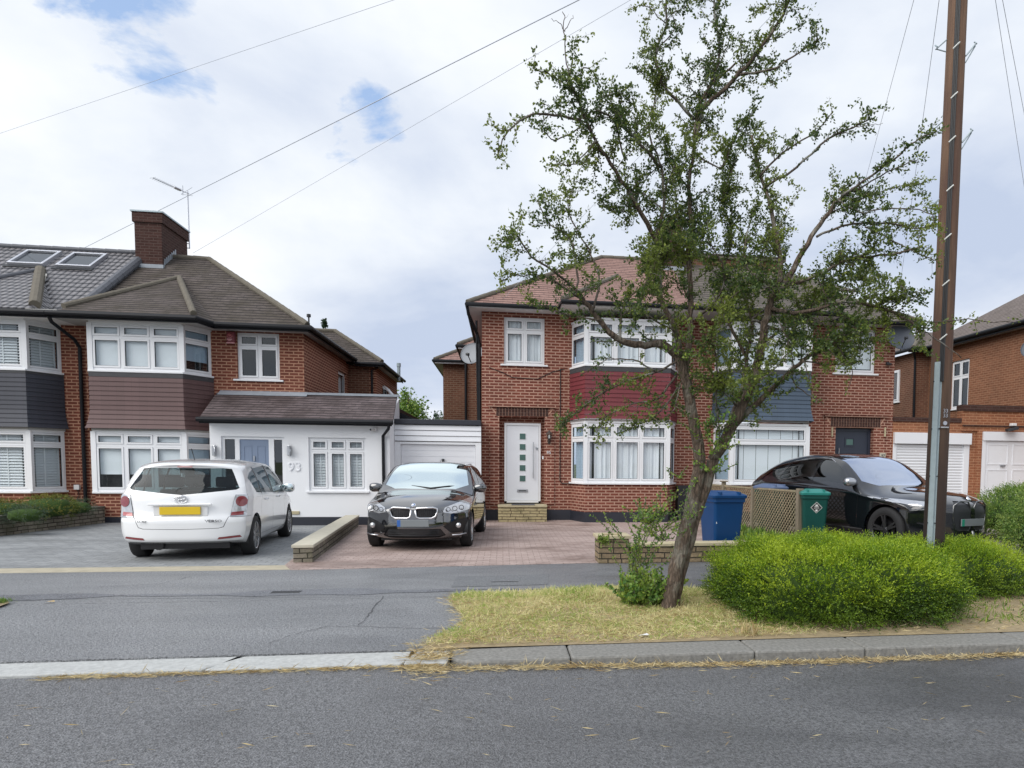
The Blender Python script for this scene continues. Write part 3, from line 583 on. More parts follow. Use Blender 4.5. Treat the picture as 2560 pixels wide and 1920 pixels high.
# walls
w = MB((0, YM1, 0)); wall(w, -10.0, -5.0, 0, 4.80, [(-6.585, -5.585, 3.55, 4.71)])
w.frame((-5.0, YM1+.22, 0), (0, 1, 0)); wall(w, 0, 5.2, 0, 4.80, [(3.55, 4.65, 3.2, 4.33)])
w.frame((-4.12, 24.1, 0), (0, 1, 0)); wall(w, .0, 4.6, 0, 4.66, [(1.2, 2.4, 3.05, 4.2)]); w.build('wall', M['brick93'], h93)
w = MB((0, 24.1, 0)); w.box(-5.2, -4.341, 0, .22, 0, 4.66); w.build('rear_wing_wall', M['brickside'], h93)
w = MB((0, YM1, 0)); wall(w, -17, -10.003, 0, 4.80, []); w.build('wall', M['brick93'], h91)
w = MB(); w.box(-17, -5.3, 26.0, 26.2, 0, 4.8); w.build('back_wall', M['brickside'], h93)
window(h93, (0, YM1, 0), (1, 0, 0), -6.585, -5.585, 3.55, 4.71, 2, 4.37, None, sx=(.09, .09), dark=True)
window(h93, (-5.0, YM1+.22, 0), (0, 1, 0), 3.55, 4.65, 3.2, 4.33, 1, None, 'blind', sill=False)
ww = window(h93, (-4.12, 24.1, 0), (0, 1, 0), 1.2, 2.4, 3.05, 4.2, 2, 3.8, None, sill=False, dark=True)
f = MB(); f.prism([(-4.10, 25.35, 4.13), (-4.10, 26.4, 4.13), (-3.86, 26.4, 3.83), (-3.86, 25.35, 3.83)], (.03, 0, .03)); f.build('open_sash', M['upvc'], ww)
bay(h93, -9.93, -9.55, -7.56, -7.18, YF1, YM1, 0, 'brick93', 'hung93', ('halfblind',)*3, ('blind', 'blind', 'halfblind'), 3, (.745, 1.84, 2.165), (3.60, 4.37, 4.70), plinthz=.14, hung=(2.235, 3.45))
bay(h91, -13.29, -12.92, -10.93, -10.57, YF1, YM1, 0, 'brick93', 'hung91', ('shutter',)*3, ('shutter',)*3, 2, (.745, 1.84, 2.165), (3.58, 4.37, 4.69), plinthz=.12, hung=(2.235, 3.48), darkside=False)
# soffits, fascia and gutters
s = MB(); s.box(-10.2, -7.05, 17.80, YM1, 4.735, 4.765); s.box(-7.05, -4.78, 18.46, YM1, 4.737, 4.767); s.box(-4.999, -4.78, YM1+.001, 24.0, 4.737, 4.767); s.box(-4.12, -3.9, 24.0, 28.6, 4.63, 4.66); s.box(-4.778, -3.9, 23.87, 24.1, 4.63, 4.66); s.build('soffit', M['soffit'], h93)
s = MB(); s.box(-17, -10.204, 17.80, YM1, 4.735, 4.765); s.build('soffit', M['soffw'], h91)
s = MB(); s.box(-10.2, -7.07, 17.775, 17.798, 4.70, 4.84); s.prism([(-7.07, 17.775, 4.70), (-7.045, 17.775, 4.70), (-6.93, 18.44, 4.70), (-6.955, 18.44, 4.70)], (0, 0, .14)); s.box(-6.95, -4.775, 18.435, 18.458, 4.70, 4.84); s.box(-4.778, -4.755, 18.459, 23.87, 4.70, 4.84); s.box(-3.898, -3.875, 23.86, 28.6, 4.60, 4.73); s.box(-4.75, -3.9, 23.84, 23.86, 4.60, 4.73); s.build('fascia', M['black'], h93)
s = MB(); s.box(-17, -10.203, 17.775, 17.798, 4.70, 4.84); s.build('fascia', M['black'], h91)
gutter(h93, [(-10.2, 17.72, 4.80), (-7.05, 17.72, 4.80), (-6.92, 18.385, 4.80), (-4.70, 18.385, 4.80), (-4.70, 23.8, 4.80)], .06); gutter(h93, [(-4.72, 23.78, 4.69), (-3.82, 23.78, 4.69), (-3.82, 28.65, 4.69)], .05)
gutter(h91, [(-17, 17.72, 4.80), (-10.21, 17.72, 4.80)], .06)
gutter(h93, [(-10.17, 17.76, 4.74), (-10.17, 17.86, 4.62), (-10.14, 18.65, 4.36), (-10.13, 18.83, 4.2), (-10.13, 18.83, .1)], .04, 'downpipe')
gutter(h93, [(-4.05, 24.02, 4.6), (-4.25, 24.03, 4.5), (-4.25, 24.03, 3.2)], .035, 'downpipe')
# roofs
RY, RZ = 22.1, 4.85+SL*(22.1-18.45)
HT = (-8.4, RY, RZ)
r = MB(); r.slab([(-10.0, 18.40, 4.82), (-4.74, 18.40, 4.82), (HT[0], RY, RZ), (-10.0, RY, RZ)], .06)
r.slab([(-4.74, 18.40, 4.82), (-4.74, 25.8, 4.82), (HT[0], RY, RZ)], .06); r.slab([(-10, 25.8, 4.82), (-4.74, 25.8, 4.82), HT, (-10, RY, RZ)], .06)
AP = (-8.64, 20.73, 4.85+SL*(20.73-18.45)+.03)
r.slab([(-9.98, 17.73, 4.86), (-7.08, 17.73, 4.86), AP], .07); r.slab([(-7.08, 17.73, 4.86), (-6.9, 18.42, 4.86), AP], .07)
r.slab([(-9.2, 23.82, 4.72), (-3.84, 23.82, 4.72), (-5.8, 25.9, 6.05), (-9.2, 25.9, 6.05)], .06); r.slab([(-3.84, 23.82, 4.72), (-3.84, 28.7, 4.72), (-5.8, 26.8, 6.05), (-5.8, 25.9, 6.05)], .06)
r.build('roof', M['roof93'], h93)
ridge(h93, [((-10.0, RY, RZ+.02), HT), (HT, (-4.78, 18.44, 4.88)), (AP, (-7.12, 17.77, 4.92)), (AP, (-9.96, 17.95, 5.0)), ((-9.2, 25.9, 6.06), (-5.8, 25.9, 6.06)), ((-5.8, 25.9, 6.06), (-3.9, 23.9, 4.78))], .075)
r = MB(); r.slab([(-17.5, 18.38, 4.86), (-10.002, 18.38, 4.86), (-10.002, RY, RZ+.06), (-17.5, RY, RZ+.06)], .06); r.slab([(-17.5, 25.8, 4.86), (-10.002, 25.8, 4.86), (-10.002, RY, RZ+.06), (-17.5, RY, RZ+.06)], .06)
AQ = (-12.0, 20.7, 4.93+SL*(20.7-18.45)); r.slab([(-13.5, 17.73, 4.89), (-10.48, 17.73, 4.89), AQ], .07); r.slab([(-10.48, 17.73, 4.89), (-10.40, 18.40, 4.89), AQ], .07); r.slab([(-13.5, 17.73, 4.89), (-13.6, 18.4, 4.89), AQ], .07)
r.build('roof', M['roof91'], h91)
ridge(h91, [((-17.5, RY, RZ+.08), (-10.1, RY, RZ+.08)), (AQ, (-13.5, 17.8, 4.95))], .07, 'ridge91'); ridge(h91, [(AQ, (-10.55, 17.95, 5.0))], .12, 'mortar'); ridge(h91, [((-10.0, 18.5, 5.0), (-10.0, RY-.45, RZ-.2))], .12, 'ridge91')
b = MB(); b.add([(-10.9, 18.55, 5.02), (-10.75, 18.4, 5.0), (-11.62, 20.3, 6.26), (-11.72, 20.4, 6.3)], [(0, 1, 2, 3)]); b.box(-10.62, -9.98, 17.73, 18.42, 4.845, 4.875); b.build('mortar_valley', M['mortw'], h91)
def roofpt(px, py, z0=4.9): d = ray(px, py); t = (z0+SL*(0-18.45)-CH)/(d.z-SL*d.y); return CAM+d*t
for k, q in enumerate([((33, 659), (80, 635), (144, 639), (101, 665.5)), ((153, 665), (193, 642), (261, 645), (221, 672))]):
    P = [roofpt(*a) for a in q]; c = sum(P, Vector())/4; up_ = Vector((0, 1, SL)).normalized(); nn = Vector((0, -SL, 1)).normalized(); X = Vector((1, 0, 0))
    def pt(u, v, w_): return c+X*u+up_*v+nn*w_
    def rbox(b, u0, u1, v0, v1, w0, w1): b.add([pt(u, v, w_) for w_ in (w0, w1) for v in (v0, v1) for u in (u0, u1)], [(0, 2, 3, 1), (4, 5, 7, 6), (0, 1, 5, 4), (2, 6, 7, 3), (0, 4, 6, 2), (1, 3, 7, 5)])
    b = MB(); W_, H_ = .43, .52
    for a in ((-W_, W_, -H_, -H_+.07), (-W_, W_, H_-.07, H_), (-W_, -W_+.07, -H_+.07, H_-.07), (W_-.07, W_, -H_+.07, H_-.07)): rbox(b, *a, -.02, .10)
    sk = b.build('skylight', M['alu'], h91, bevel=.008); sk['label'] = ('skylight nearer the left edge of the roof', 'skylight nearer the chimney')[k]
    b = MB(); rbox(b, -W_+.07, W_-.07, -H_+.07, H_-.07, .03, .05); b.build('pane', M['carglassk'], sk); b = MB(); rbox(b, -W_-.06, W_+.06, -H_-.12, -H_-.002, -.01, .03); b.build('flashing', M['gasket'], sk)
# chimney
b = MB(); b.box(-10.05, -9.36, 21.45, 23.05, 6.3, 8.05); b.build('chimney', M['brickch'], h93)
ch = h93.children[-1]
b = MB(); b.box(-10.09, -9.32, 21.41, 23.09, 8.051, 8.32); b.build('chimney_cap', M['brickch'], ch); b = MB(); b.box(-10.12, -9.29, 21.38, 23.12, 8.321, 8.36)
for y in (21.9, 22.6): b.lathe([(.0, 8.50), (.10, 8.50), (.13, 8.47), (.13, 8.36)], 16, (-9.70, y, 0))
b.build('flaunching', M['galv'], ch)
b = MB()
for k in range(7): b.prism([(-9.357, 21.5+.11*k, 6.86+.075*k), (-9.357, 21.61+.11*k, 6.86+.075*k), (-9.357, 21.61+.11*k, 7.12+.075*k), (-9.357, 21.55+.11*k, 7.12+.075*k)], (.012, 0, 0))
b.box(-10.1, -9.3, 21.34, 21.44, 6.78, 6.90); b.build('step_flashing', M['lead'], ch)
# aerial on the chimney
ta = thing('tv_aerial', (-9.28, 22.9, 7.6), 'thin television aerial on a tall mast strapped to the brick chimney', 'aerial')
mb_ = at(474, 622, 23.1); mt = at(469, 478, 23.1); b = MB(); b.tube([mb_, mt], .018, 6); b.tube([mb_+Vector((0, 0, .15)), mb_+Vector((-.2, 0, .15))], .012, 5); b.tube([mb_+Vector((0, 0, .02)), mb_+Vector((-.2, 0, .02))], .012, 5); b.build('mast', M['alu'], ta)
e1 = at(381, 444, 22.0); e0 = at(473, 485, 23.1); b = MB(); b.tube([e0, e1], .012, 5); dv = (e1-e0).normalized(); sv = dv.cross(Vector((0, 0, 1))).normalized()
for k in range(14): c = e0+(e1-e0)*(.25+.74*k/13); b.tube([c-sv*.11, c+sv*.11], .005, 4)
for k in (-1, 1): b.tube([e0+dv*.05+sv*.25, e0+dv*.12+Vector((0, 0, .12*k))-sv*.25], .006, 4)
c = e0+dv*.22; b.tube([c+Vector((0, 0, -.12)), c+Vector((0, 0, .16))], .01, 4); b.tube([e0+dv*.3, e0+dv*.52], .035, 6); b.build('antenna', M['alu'], ta)
b = MB(); b.tube([at(997, 952, 27), at(997, 915, 27)], .06, 10); b.tube([at(997, 917, 27), at(997, 908, 27)], .075, 10); b.build('flue_pipe', M['galv'], h93)
b = MB(); b.tube([(-4.74, 18.42, 4.9), (-4.74, 18.42, 5.08)], .02, 6); b.tube([(-4.74, 18.42, 5.06), (-4.74, 18.42, 5.13)], .05, 8); b.build('hip_iron', M['gasket'], h93)
# alarm box
ta = thing('alarm_box', (-6.98, 18.86, 4.55), 'dark red burglar alarm box with white emblem under the eaves of the plum-bay house', 'alarm box')
a0 = xz(567, 829, 18.84); a1 = xz(586, 856, 18.84); b = MB(); b.box(a0[0], a1[0]+.02, 18.80, 18.9, a1[1], a0[1]); b.build('box', M['redbox'], ta, bevel=.012)
cx_, cz_ = (a0[0]+a1[0])/2-.01, (a0[1]+a1[1])/2
b = MB(); b.prism([(cx_, 18.796, cz_+.09), (cx_+.045, 18.796, cz_+.045), (cx_, 18.796, cz_), (cx_-.045, 18.796, cz_+.045)], (0, .004, 0))
for k in range(8):
    g0, g1 = PI+.2+k*(PI-.4)/8, PI+.2+(k+1)*(PI-.4)/8; b.prism([(cx_+.075*math.cos(g), 18.796, cz_+.045+.075*math.sin(g)) for g in (g0, g1)]+[(cx_+.06*math.cos(g), 18.796, cz_+.045+.06*math.sin(g)) for g in (g1, g0)], (0, .004, 0))
b.box(cx_-.06, cx_+.06, 18.796, 18.8, cz_-.075, cz_-.05); b.box(cx_-.03, cx_+.03, 18.796, 18.8, cz_-.1, cz_-.085); b.box(a0[0], a1[0]+.02, 18.795, 18.8, a1[1]-.035, a1[1]-.005); b.build('emblem', M['lampo'], ta)
ta = thing('junction_box', (-10.3, 18.85, 1.0), 'small white cable box on the brick beside the brown downpipe', 'cable box'); p = xz(193, 1218, 18.86); b = MB(); b.box(p[0]-.06, p[0]+.06, 18.82, 18.895, p[1]-.06, p[1]+.06); b.build('box', M['white'], ta, bevel=.006)
b = MB(); b.tube([(p[0], 18.87, p[1]-.06), (p[0]+.03, 18.87, p[1]-.2), (p[0]-.02, 18.87, p[1]-.3), (p[0]+.1, 18.87, p[1]-.42)], .008, 5); b.build('cable', M['cablek'], ta)
# ---- white rendered porch and study
YE = 17.24
w = MB((0, YE, 0)); wall(w, -6.64, -2.66, 0, 2.42, [(-6.40, -5.03, .1, 2.065), (-4.495, -3.205, .815, 2.065)], .2)
w.frame((-2.86, YE+.2, 0), (0, 1, 0)); w.box(0, 1.4, -.2, 0, 0, 2.46); w.frame((-6.64, YE+.2, 0), (0, 1, 0)); w.box(0, 1.4, -.2, 0, 0, 2.46)
w.frame(); w.prism([(-2.70, 17.02, 2.44), (-2.70, 18.88, 2.44), (-2.70, 18.88, 3.16)], (.04, 0, 0)); w.build('porch_wall', M['render'], h93)
b = MB(); b.box(-5.04, -2.64, YE-.012, YE+.05, 0, .2); b.build('plinth', M['plinth'], h93); b = MB(); b.box(-6.66, -6.41, YE-.012, YE+.05, 0, .2); b.build('plinth', M['plinth'], h93)
b = MB(); b.slab([(-6.73, 16.93, 2.46), (-2.54, 16.93, 2.46), (-2.72, 18.89, 3.20), (-7.08, 18.89, 3.20)], .06); b.build('porch_roof', M['roofext'], h93)
b = MB(); b.prism([(-4.95, 18.80, 3.19), (-2.66, 18.80, 3.19), (-2.66, 18.94, 3.19), (-4.95, 18.94, 3.19)], (0, 0, .06)); b.prism([(-7.0, 18.7, 3.14), (-4.9, 18.7, 3.14), (-4.9, 18.9, 3.25), (-7.0, 18.9, 3.25)], (0, 0, .012)); b.build('lead_capping', M['lead'], h93)
b = MB(); b.box(-6.75, -2.56, 16.96, 16.985, 2.34, 2.45); b.build('fascia', M['black'], h93); b = MB(); b.box(-6.7, -2.62, 16.985, YE, 2.36, 2.38); b.build('soffit', M['soffw'], h93)
gutter(h93, [(-6.78, 16.91, 2.425), (-2.53, 16.91, 2.425)], .055); q = [(-2.62, 16.93, 2.38), (-2.64, 16.95, 2.28), (-2.80, 17.18, 2.12), (-2.80, 17.20, .3), (-2.80, 17.20, .04)]; gutter(h93, q, .036, 'downpipe')
d = MB((0, YE, 0)); dz = .15
for a in ((-6.40, -6.34, .1, 2.065), (-5.09, -5.03, .1, 2.065), (-6.34, -5.09, 2.0, 2.065), (-6.12, -6.02, .1, 2.0), (-5.385, -5.27, .1, 2.0)): d.box(a[0], a[1], .05, .12, a[2], a[3])
dd = d.build('front_door', M['upvc'], h93)
b = MB((0, YE, 0)); b.box(-6.02, -5.385, .075, .11, .12, 2.0)
for x0, x1 in ((-5.94, -5.76), (-5.65, -5.47)):
    for z0, z1 in ((1.25, 1.86), (.3, .95)):
        for q in ((x0, x1, z1-.015, z1), (x0, x1, z0, z0+.015), (x0, x0+.015, z0+.015, z1-.015), (x1-.015, x1, z0+.015, z1-.015)): b.box(q[0], q[1], .066, .076, q[2], q[3])
b.build('door_leaf', M['doorblue'], dd); b = MB((0, YE, 0)); b.box(-6.335, -6.125, .09, .1, .13, 1.99); b.box(-5.265, -5.095, .09, .1, .13, 1.99); b.build('side_light', M['carglassk'], dd); b = MB((0, YE, 0)); b.box(-6.39, -5.04, .3, .32, .1, 2.06); b.build('hall', M['room'], dd)
b = MB((0, YE, 0)); b.box(-5.725, -5.695, .045, .066, 1.5, 1.62); b.box(-5.44, -5.41, .05, .07, 1.28, 1.40); b.box(-5.44, -5.37, .03, .05, 1.36, 1.38); b.build('door_handle', M['steel'], dd)
window(h93, (0, YE, 0), (1, 0, 0), -4.495, -3.205, .815, 2.065, 3, 1.76, 'shutter', sx=(.05, .07), d0=.05)
p = xz(737, 1168, YE); nm = text('93', 'house_number', .30, (p[0], YE-.012, p[1]), (PI/2, 0, 0), M['boardw'], h93, ext=.012)
for px, lb in ((537, 'small chrome wall light left of the blue-grey front door'), (724, 'small chrome wall light between the blue-grey front door and the number 93')):
    p = xz(px, 1126, YE); lantern_lamp((p[0], YE, p[1]), lb)
ta = thing('security_camera', (-3.0, YE, 2.25), 'small white security camera under the porch gutter beside the black downpipe', 'camera'); p = xz(935, 1074, YE)
b = MB((p[0], YE, p[1])); b.lathe([(0, -.05), (.045, -.05), (.045, .0)], 12, (p[0]+.02, YE-.02, p[1]), (0, 1, 0)); b.build('mount', M['white'], ta); b = MB(); b.tube([(p[0]+.02, YE-.05, p[1]), (p[0]-.05, YE-.14, p[1]-.01)], .03, 10); b.build('camera_body', M['white'], ta); b = MB(); b.tube([(p[0]-.05, YE-.14, p[1]-.01), (p[0]-.056, YE-.148, p[1]-.011)], .024, 10); b.build('lens', M['gasket'], ta)
b = MB(); p = xz(739, 1283, YE); b.box(p[0]-.10, p[0]+.09, YE-.03, YE+.01, p[1]-.03, p[1]+.05); tag(b.build('air_vent', M['cope'], bevel=.01), 'small beige vent low on the white porch wall behind the white car', 'vent')
# ---- garage between the houses
YG = 18.0
g = thing('garage', (-1.6, YG, 0), 'narrow flat-roofed garage with white cladding and ribbed white door between the two houses', 'garage')
gl, gr = -2.655, -.545
z1_, z2_, z3_ = xz(1090, 1049, YG)[1], xz(1090, 1062, YG)[1], xz(1090, 1103, YG)[1]
b = MB((0, YG, 0)); n = 3
for k in range(n): a = z3_+(z2_-z3_)*k/n; c = z3_+(z2_-z3_)*(k+1)/n-.012; b.prism([(gl, -.02, a), (gl, 0, c), (gl, .04, c), (gl, .04, a)], (gr-gl, 0, 0))
b.build('cladding', M['boardw'], g); b = MB((0, YG, 0)); b.box(gl, gr, -.06, 6.5, z2_+.002, z1_); b.build('roof', M['plinth'], g, bevel=.01)
b = MB((0, YG, 0)); b.box(gl, gl+.14, 0, .1, 0, z3_-.02); b.box(gr-.14, gr, 0, .1, 0, z3_-.02); b.box(gl+.14, gr-.14, 0, .1, z3_-.08, z3_-.02); b.build('frame', M['upvc'], g)
b = MB((0, YG, 0)); n = 13; z9 = z3_-.085
for k in range(n): a = .03+(z9-.03)*k/n; c = .03+(z9-.03)*(k+1)/n-.008; b.box(gl+.145, gr-.145, .05, .09, a, c); b.box(gl+.145, gr-.145, .06, .08, c, c+.008)
b.build('garage_door', M['boardw'], g); b = MB((0, YG, 0)); b.box(gl, gl+.1, .1, 6.3, 0, z2_); b.box(gr-.1, gr, .1, 6.3, 0, z2_); b.box(gl, gr, 6.3, 6.4, 0, z2_); b.build('wall', M['brickside'], g)
b = MB(); b.prism([(gl+.01, 18.95, z1_+.003), (gl+.55, 18.95, z1_+.003), (gl+.01, 18.95, z1_+.22)], (0, 4, 0)); b.box(-3.4, gl-.003, 18.95, 24, 2.5, 2.9); b.build('rear_roof', M['black'], g)
b = MB(); b.box(-1.52, -1.46, YG-.03, YG+.05, 1.52, 1.60); b.build('handle', M['gasket'], g)

# ================================================================= HOUSES ON THE RIGHT
YF2, YM2, EZ2, SL2 = 17.8, 18.6, 5.50, .628
h95 = thing('semi_detached_house', (1.5, 18.6, 0), 'brick house numbered 95 with reddish roof, dark red tile-hung bay and white front door', 'house', group=G1)
h97 = thing('semi_detached_house', (8, 18.6, 0), 'brick house behind the tree with dark roof, blue-grey tile-hung bay and dark front door', 'house', group=G1)
w = MB((0, YM2, 0)); wall(w, -.54, 5.15, 0, 5.44, [(.029, 1.079, 4.085, 5.30), (-.09, 1.09, .42, 2.72), (1.85, 4.55, 0, 5.3)])
w.box(-.335, -.09, -.035, 0, .42, 2.72); w.box(1.09, 1.345, -.035, 0, .42, 2.72); w.box(-.335, 1.345, -.035, -.001, 2.72, 2.97)
w.frame((-.54, 30, 0), (0, -1, 0)); w.box(0, 11.178, 0, .22, 0, 5.44); w.frame((0, YM2, 0)); w.box(-.088, .038, .22, .3, .4, 2.72); w.box(.998, 1.088, .22, .3, .4, 2.72); w.box(.038, .998, .22, .3, 2.575, 2.72); w.build('wall', M['brick95'], h95)
w = MB((0, YM2, 0)); wall(w, 5.153, 10.985, 0, 5.44, [(9.20, 10.39, 4.12, 5.35), (9.25, 10.40, .42, 2.60), (5.8, 8.25, 0, 5.3)])
w.box(8.93, 9.25, -.035, 0, .42, 2.60); w.box(10.40, 10.75, -.035, 0, .42, 2.60); w.box(8.93, 10.75, -.035, -.001, 2.60, 2.93); w.frame((10.985, YM2+.22, 0), (0, 1, 0)); w.box(0, 10, 0, .2, 0, 5.44); w.build('wall', M['brick95'], h97)
# flat brick arches over both doors: soldier bricks standing on end
def arch(parent, x0, x1, z0, z1, cap):
    b = MB((0, YM2, 0)); n = int((x1-x0-.3)/.077); a = x0+.16; wd = (x1-x0-.32)/n
    for k in range(n): b.box(a+k*wd+.006, a+(k+1)*wd-.006, -.05, -.036, z0+.01+random.uniform(0, .006), z1-.015)
    b.build('brick_arch', M['brickch'], parent)
    b = MB((0, YM2, 0)); b.box(x0-.04, x1+.04, -.10, -.0355, z1, z1+.045)
    if not cap: b.box(x0-.1, x1+.1, -.12, -.05, z1+.046, z1+.06)
    b.build('brick_hood', M['brickgar'] if 0 else M['brick95'], parent)
    b = MB((0, YM2, 0))
    b.box(x0+.16, x1-.16, -.042, -.0355, z0+.01, z1-.015)
    for s_, xx in ((1, x0), (-1, x1)): b.prism([(xx+s_*.02, -.042, z1-.03), (xx+s_*.05, -.042, z1-.01), (xx+s_*.25, -.042, z0-.02), (xx+s_*.22, -.042, z0-.03)], (0, .006, 0))
    b.build('mortar_joint', M['terra'] if 0 else mort, parent)
mort = plain('pink_mortar', (.48, .28, .20), .9, .1)
arch(h95, -.335, 1.345, 2.73, 2.97, True); arch(h97, 8.93, 10.75, 2.61, 2.90, False)
b = MB((0, YM2, 0)); b.box(-.56, -.088, -.016, .0, -.02, .28); b.build('plinth', M['plinth'], h95); b = MB((0, YM2, 0)); b.box(1.09, 1.86, -.016, 0, -.02, .28); b.build('plinth', M['plinth'], h95)
b = MB((0, YM2, 0)); b.box(8.3, 9.25, -.016, .0, -.02, .28); b.build('plinth', M['plinth'], h97); b = MB((0, YM2, 0)); b.box(10.4, 11.0, -.016, 0, -.02, .28); b.build('plinth', M['plinth'], h97)
window(h95, (0, YM2, 0), (1, 0, 0), .029, 1.079, 4.085, 5.30, 2, 4.95, 'curtain', sx=(.09, .09))
window(h97, (0, YM2, 0), (1, 0, 0), 9.20, 10.39, 4.12, 5.35, 1, 4.95, 'blindlow', sx=(.09, .09))
bay(h95, 1.79, 2.09, 4.25, 4.62, YF2, YM2, 0, 'brick95', 'hung95', ('curtain',)*3, ('curtain',)*3, 3, (1.03, 2.15, 2.56), (4.03, 4.80, 5.15), plinthz=.27, hung=(2.66, 3.87), flare=.03)
bay(h97, 5.70, 5.97, 8.08, 8.34, YF2, YM2, 0, 'brick95', 'hung97', ('blind', 'vertical', 'blind'), ('blind', 'blind', 'blind'), 3, (1.03, 2.13, 2.56), (4.07, 4.80, 5.20), plinthz=.27, hung=(2.70, 3.93), low_cols=1, flare=.09)
# door of 95
b = MB((0, YM2, 0))
for q in ((.04, .10, .5, 2.57), (.94, .996, .5, 2.57), (.10, .94, 2.51, 2.57), (.10, .94, .46, .52)): b.box(q[0], q[1], .15, .22, q[2], q[3])
dd = b.build('front_door', M['upvc'], h95); b = MB((0, YM2, 0)); b.box(.105, .935, .175, .215, .525, 2.505); lf = b.build('door_leaf', M['doorw'], dd)
b = MB((0, YM2, 0)); b2 = MB((0, YM2, 0))
for k in range(5):
    z = xz(1306, 1091+k*26.3, YM2+.17)[1]; x = xz(1306.5, 1091, YM2+.17)[0]; b.box(x-.075, x+.075, .160, .170, z-.075, z+.075); b.build('door_glass', M['glassg'], dd); b = MB((0, YM2, 0)); b2.box(x-.092, x+.092, .170, .176, z-.092, z+.092)
b2.build('glass_trim', M['upvc'], dd)
b = MB((0, YM2, 0)); x, z0 = xz(1333, 1196, YM2+.1); z1 = xz(1333, 1105, YM2+.1)[1]; b.tube([(x, .10, z0), (x, .10, z1)], .014, 8, raw=False); b.tube([(x, .10, z0+.1), (x, .18, z0+.1)], .01, 6, raw=False); b.tube([(x, .10, z1-.1), (x, .18, z1-.1)], .01, 6, raw=False)
x2, z2 = xz(1306, 1227, YM2+.15); b.box(x2-.14, x2+.14, .155, .172, z2-.035, z2+.035); x3, z3 = xz(1342, 1121, YM2+.15); b.lathe([(0, 0), (.026, 0), (.03, .03)], 12, (x3, YM2+.145, z3), (0, 1, 0)); b.build('door_handle', M['steel'], dd)
b = MB((0, YM2, 0)); b.box(x2-.10, x2+.10, .150, .157, z2-.012, z2+.012); b.build('letter_slot', M['gasket'], dd)
b = MB((0, YM2, 0)); b.box(-.085, 1.085, .30, .32, .42, 2.7); b.build('hall', M['room'], dd)
st = thing('doorstep', (.5, 18.3, 0), 'sandstone doorstep block under the white front door', 'doorstep'); b = MB(); b.box(-.12, 1.12, 18.02, 18.56, 0, .385); b.build('step_body', M['step'], st); b = MB(); b.box(-.13, 1.13, 18.0, 18.75, .386, .43); b.build('tread', M['cope'], st)
b = MB(); b.box(.22, .82, 18.03, 18.5, .431, .442); tag(b.build('door_mat', M['plinth']), 'dark green mat on the sandstone step at the white door', 'door mat')
# door of 97
b = MB((0, YM2, 0))
for q in ((9.26, 9.33, .45, 2.58), (10.32, 10.39, .45, 2.58), (9.33, 10.32, 2.51, 2.58)): b.box(q[0], q[1], .12, .20, q[2], q[3])
b.box(9.33, 10.32, .15, .19, .45, 2.51)
for x0, x1, z0, z1 in ((9.62, 9.92, 2.07, 2.33), (9.62, 9.92, 1.2, 1.78)):
    for q in ((x0, x1, z1-.035, z1), (x0, x1, z0, z0+.035), (x0, x0+.035, z0+.035, z1-.035), (x1-.035, x1, z0+.035, z1-.035)): b.box(q[0], q[1], .135, .15, q[2], q[3])
dd = b.build('front_door', M['doordark'], h97); b = MB((0, YM2, 0)); b.tube([(9.44, .10, 1.85), (9.44, .10, 2.03)], .012, 6, raw=False); b.build('door_handle', M['chrome'], dd); b = MB((0, YM2, 0)); b.box(9.67, 9.87, .14, .15, 2.12, 2.28); b.build('door_glass', M['glassg'], dd)
b = MB((0, YM2, 0)); b.box(9.2, 10.4, .21, .25, .3, 2.6); b.build('hall', M['room'], dd)
ta = thing('number_plaque', (10.67, 18.56, 1.85), 'small pale plaque numbered 97 on the brick by the dark door', 'number plaque'); p = xz(2204, 1137, YM2); b = MB(); b.box(p[0]-.09, p[0]+.09, YM2-.06, YM2-.036, p[1]-.09, p[1]+.05); b.build('plaque', M['copew'], ta, bevel=.004); text('97', 'number', .11, (p[0]+.01, YM2-.064, p[1]-.03), (PI/2, 0, 0), M['plinth'], ta)
for px, lb in ((2079.5, 'slim brass wall light left of the dark front door'), (2211.5, 'slim brass wall light right of the dark front door')):
    p = xz(px, 1080, YM2-.05); t = thing('wall_light', (p[0], YM2-.05, p[1]), lb, 'wall light'); b = MB(); b.tube([(p[0], YM2-.08, p[1]-.13), (p[0], YM2-.08, p[1]+.13)], .024, 10); b.build('tube_lamp', M['cope'], t); b = MB(); b.box(p[0]-.015, p[0]+.015, YM2-.08, YM2-.036, p[1]-.03, p[1]+.03); b.build('bracket', M['steel'], t)
p = xz(2218, 909, YM2); t = thing('security_light', (p[0], YM2, p[1]), 'small dark security light on the brick below the right satellite dish', 'security light'); b = MB(); b.box(p[0]-.05, p[0]+.05, YM2-.05, YM2-.002, p[1]-.02, p[1]+.04); b.box(p[0]-.08, p[0]+.07, YM2-.13, YM2-.04, p[1]-.05, p[1]-.0); b.build('lamp_head', M['gasket'], t, bevel=.01)
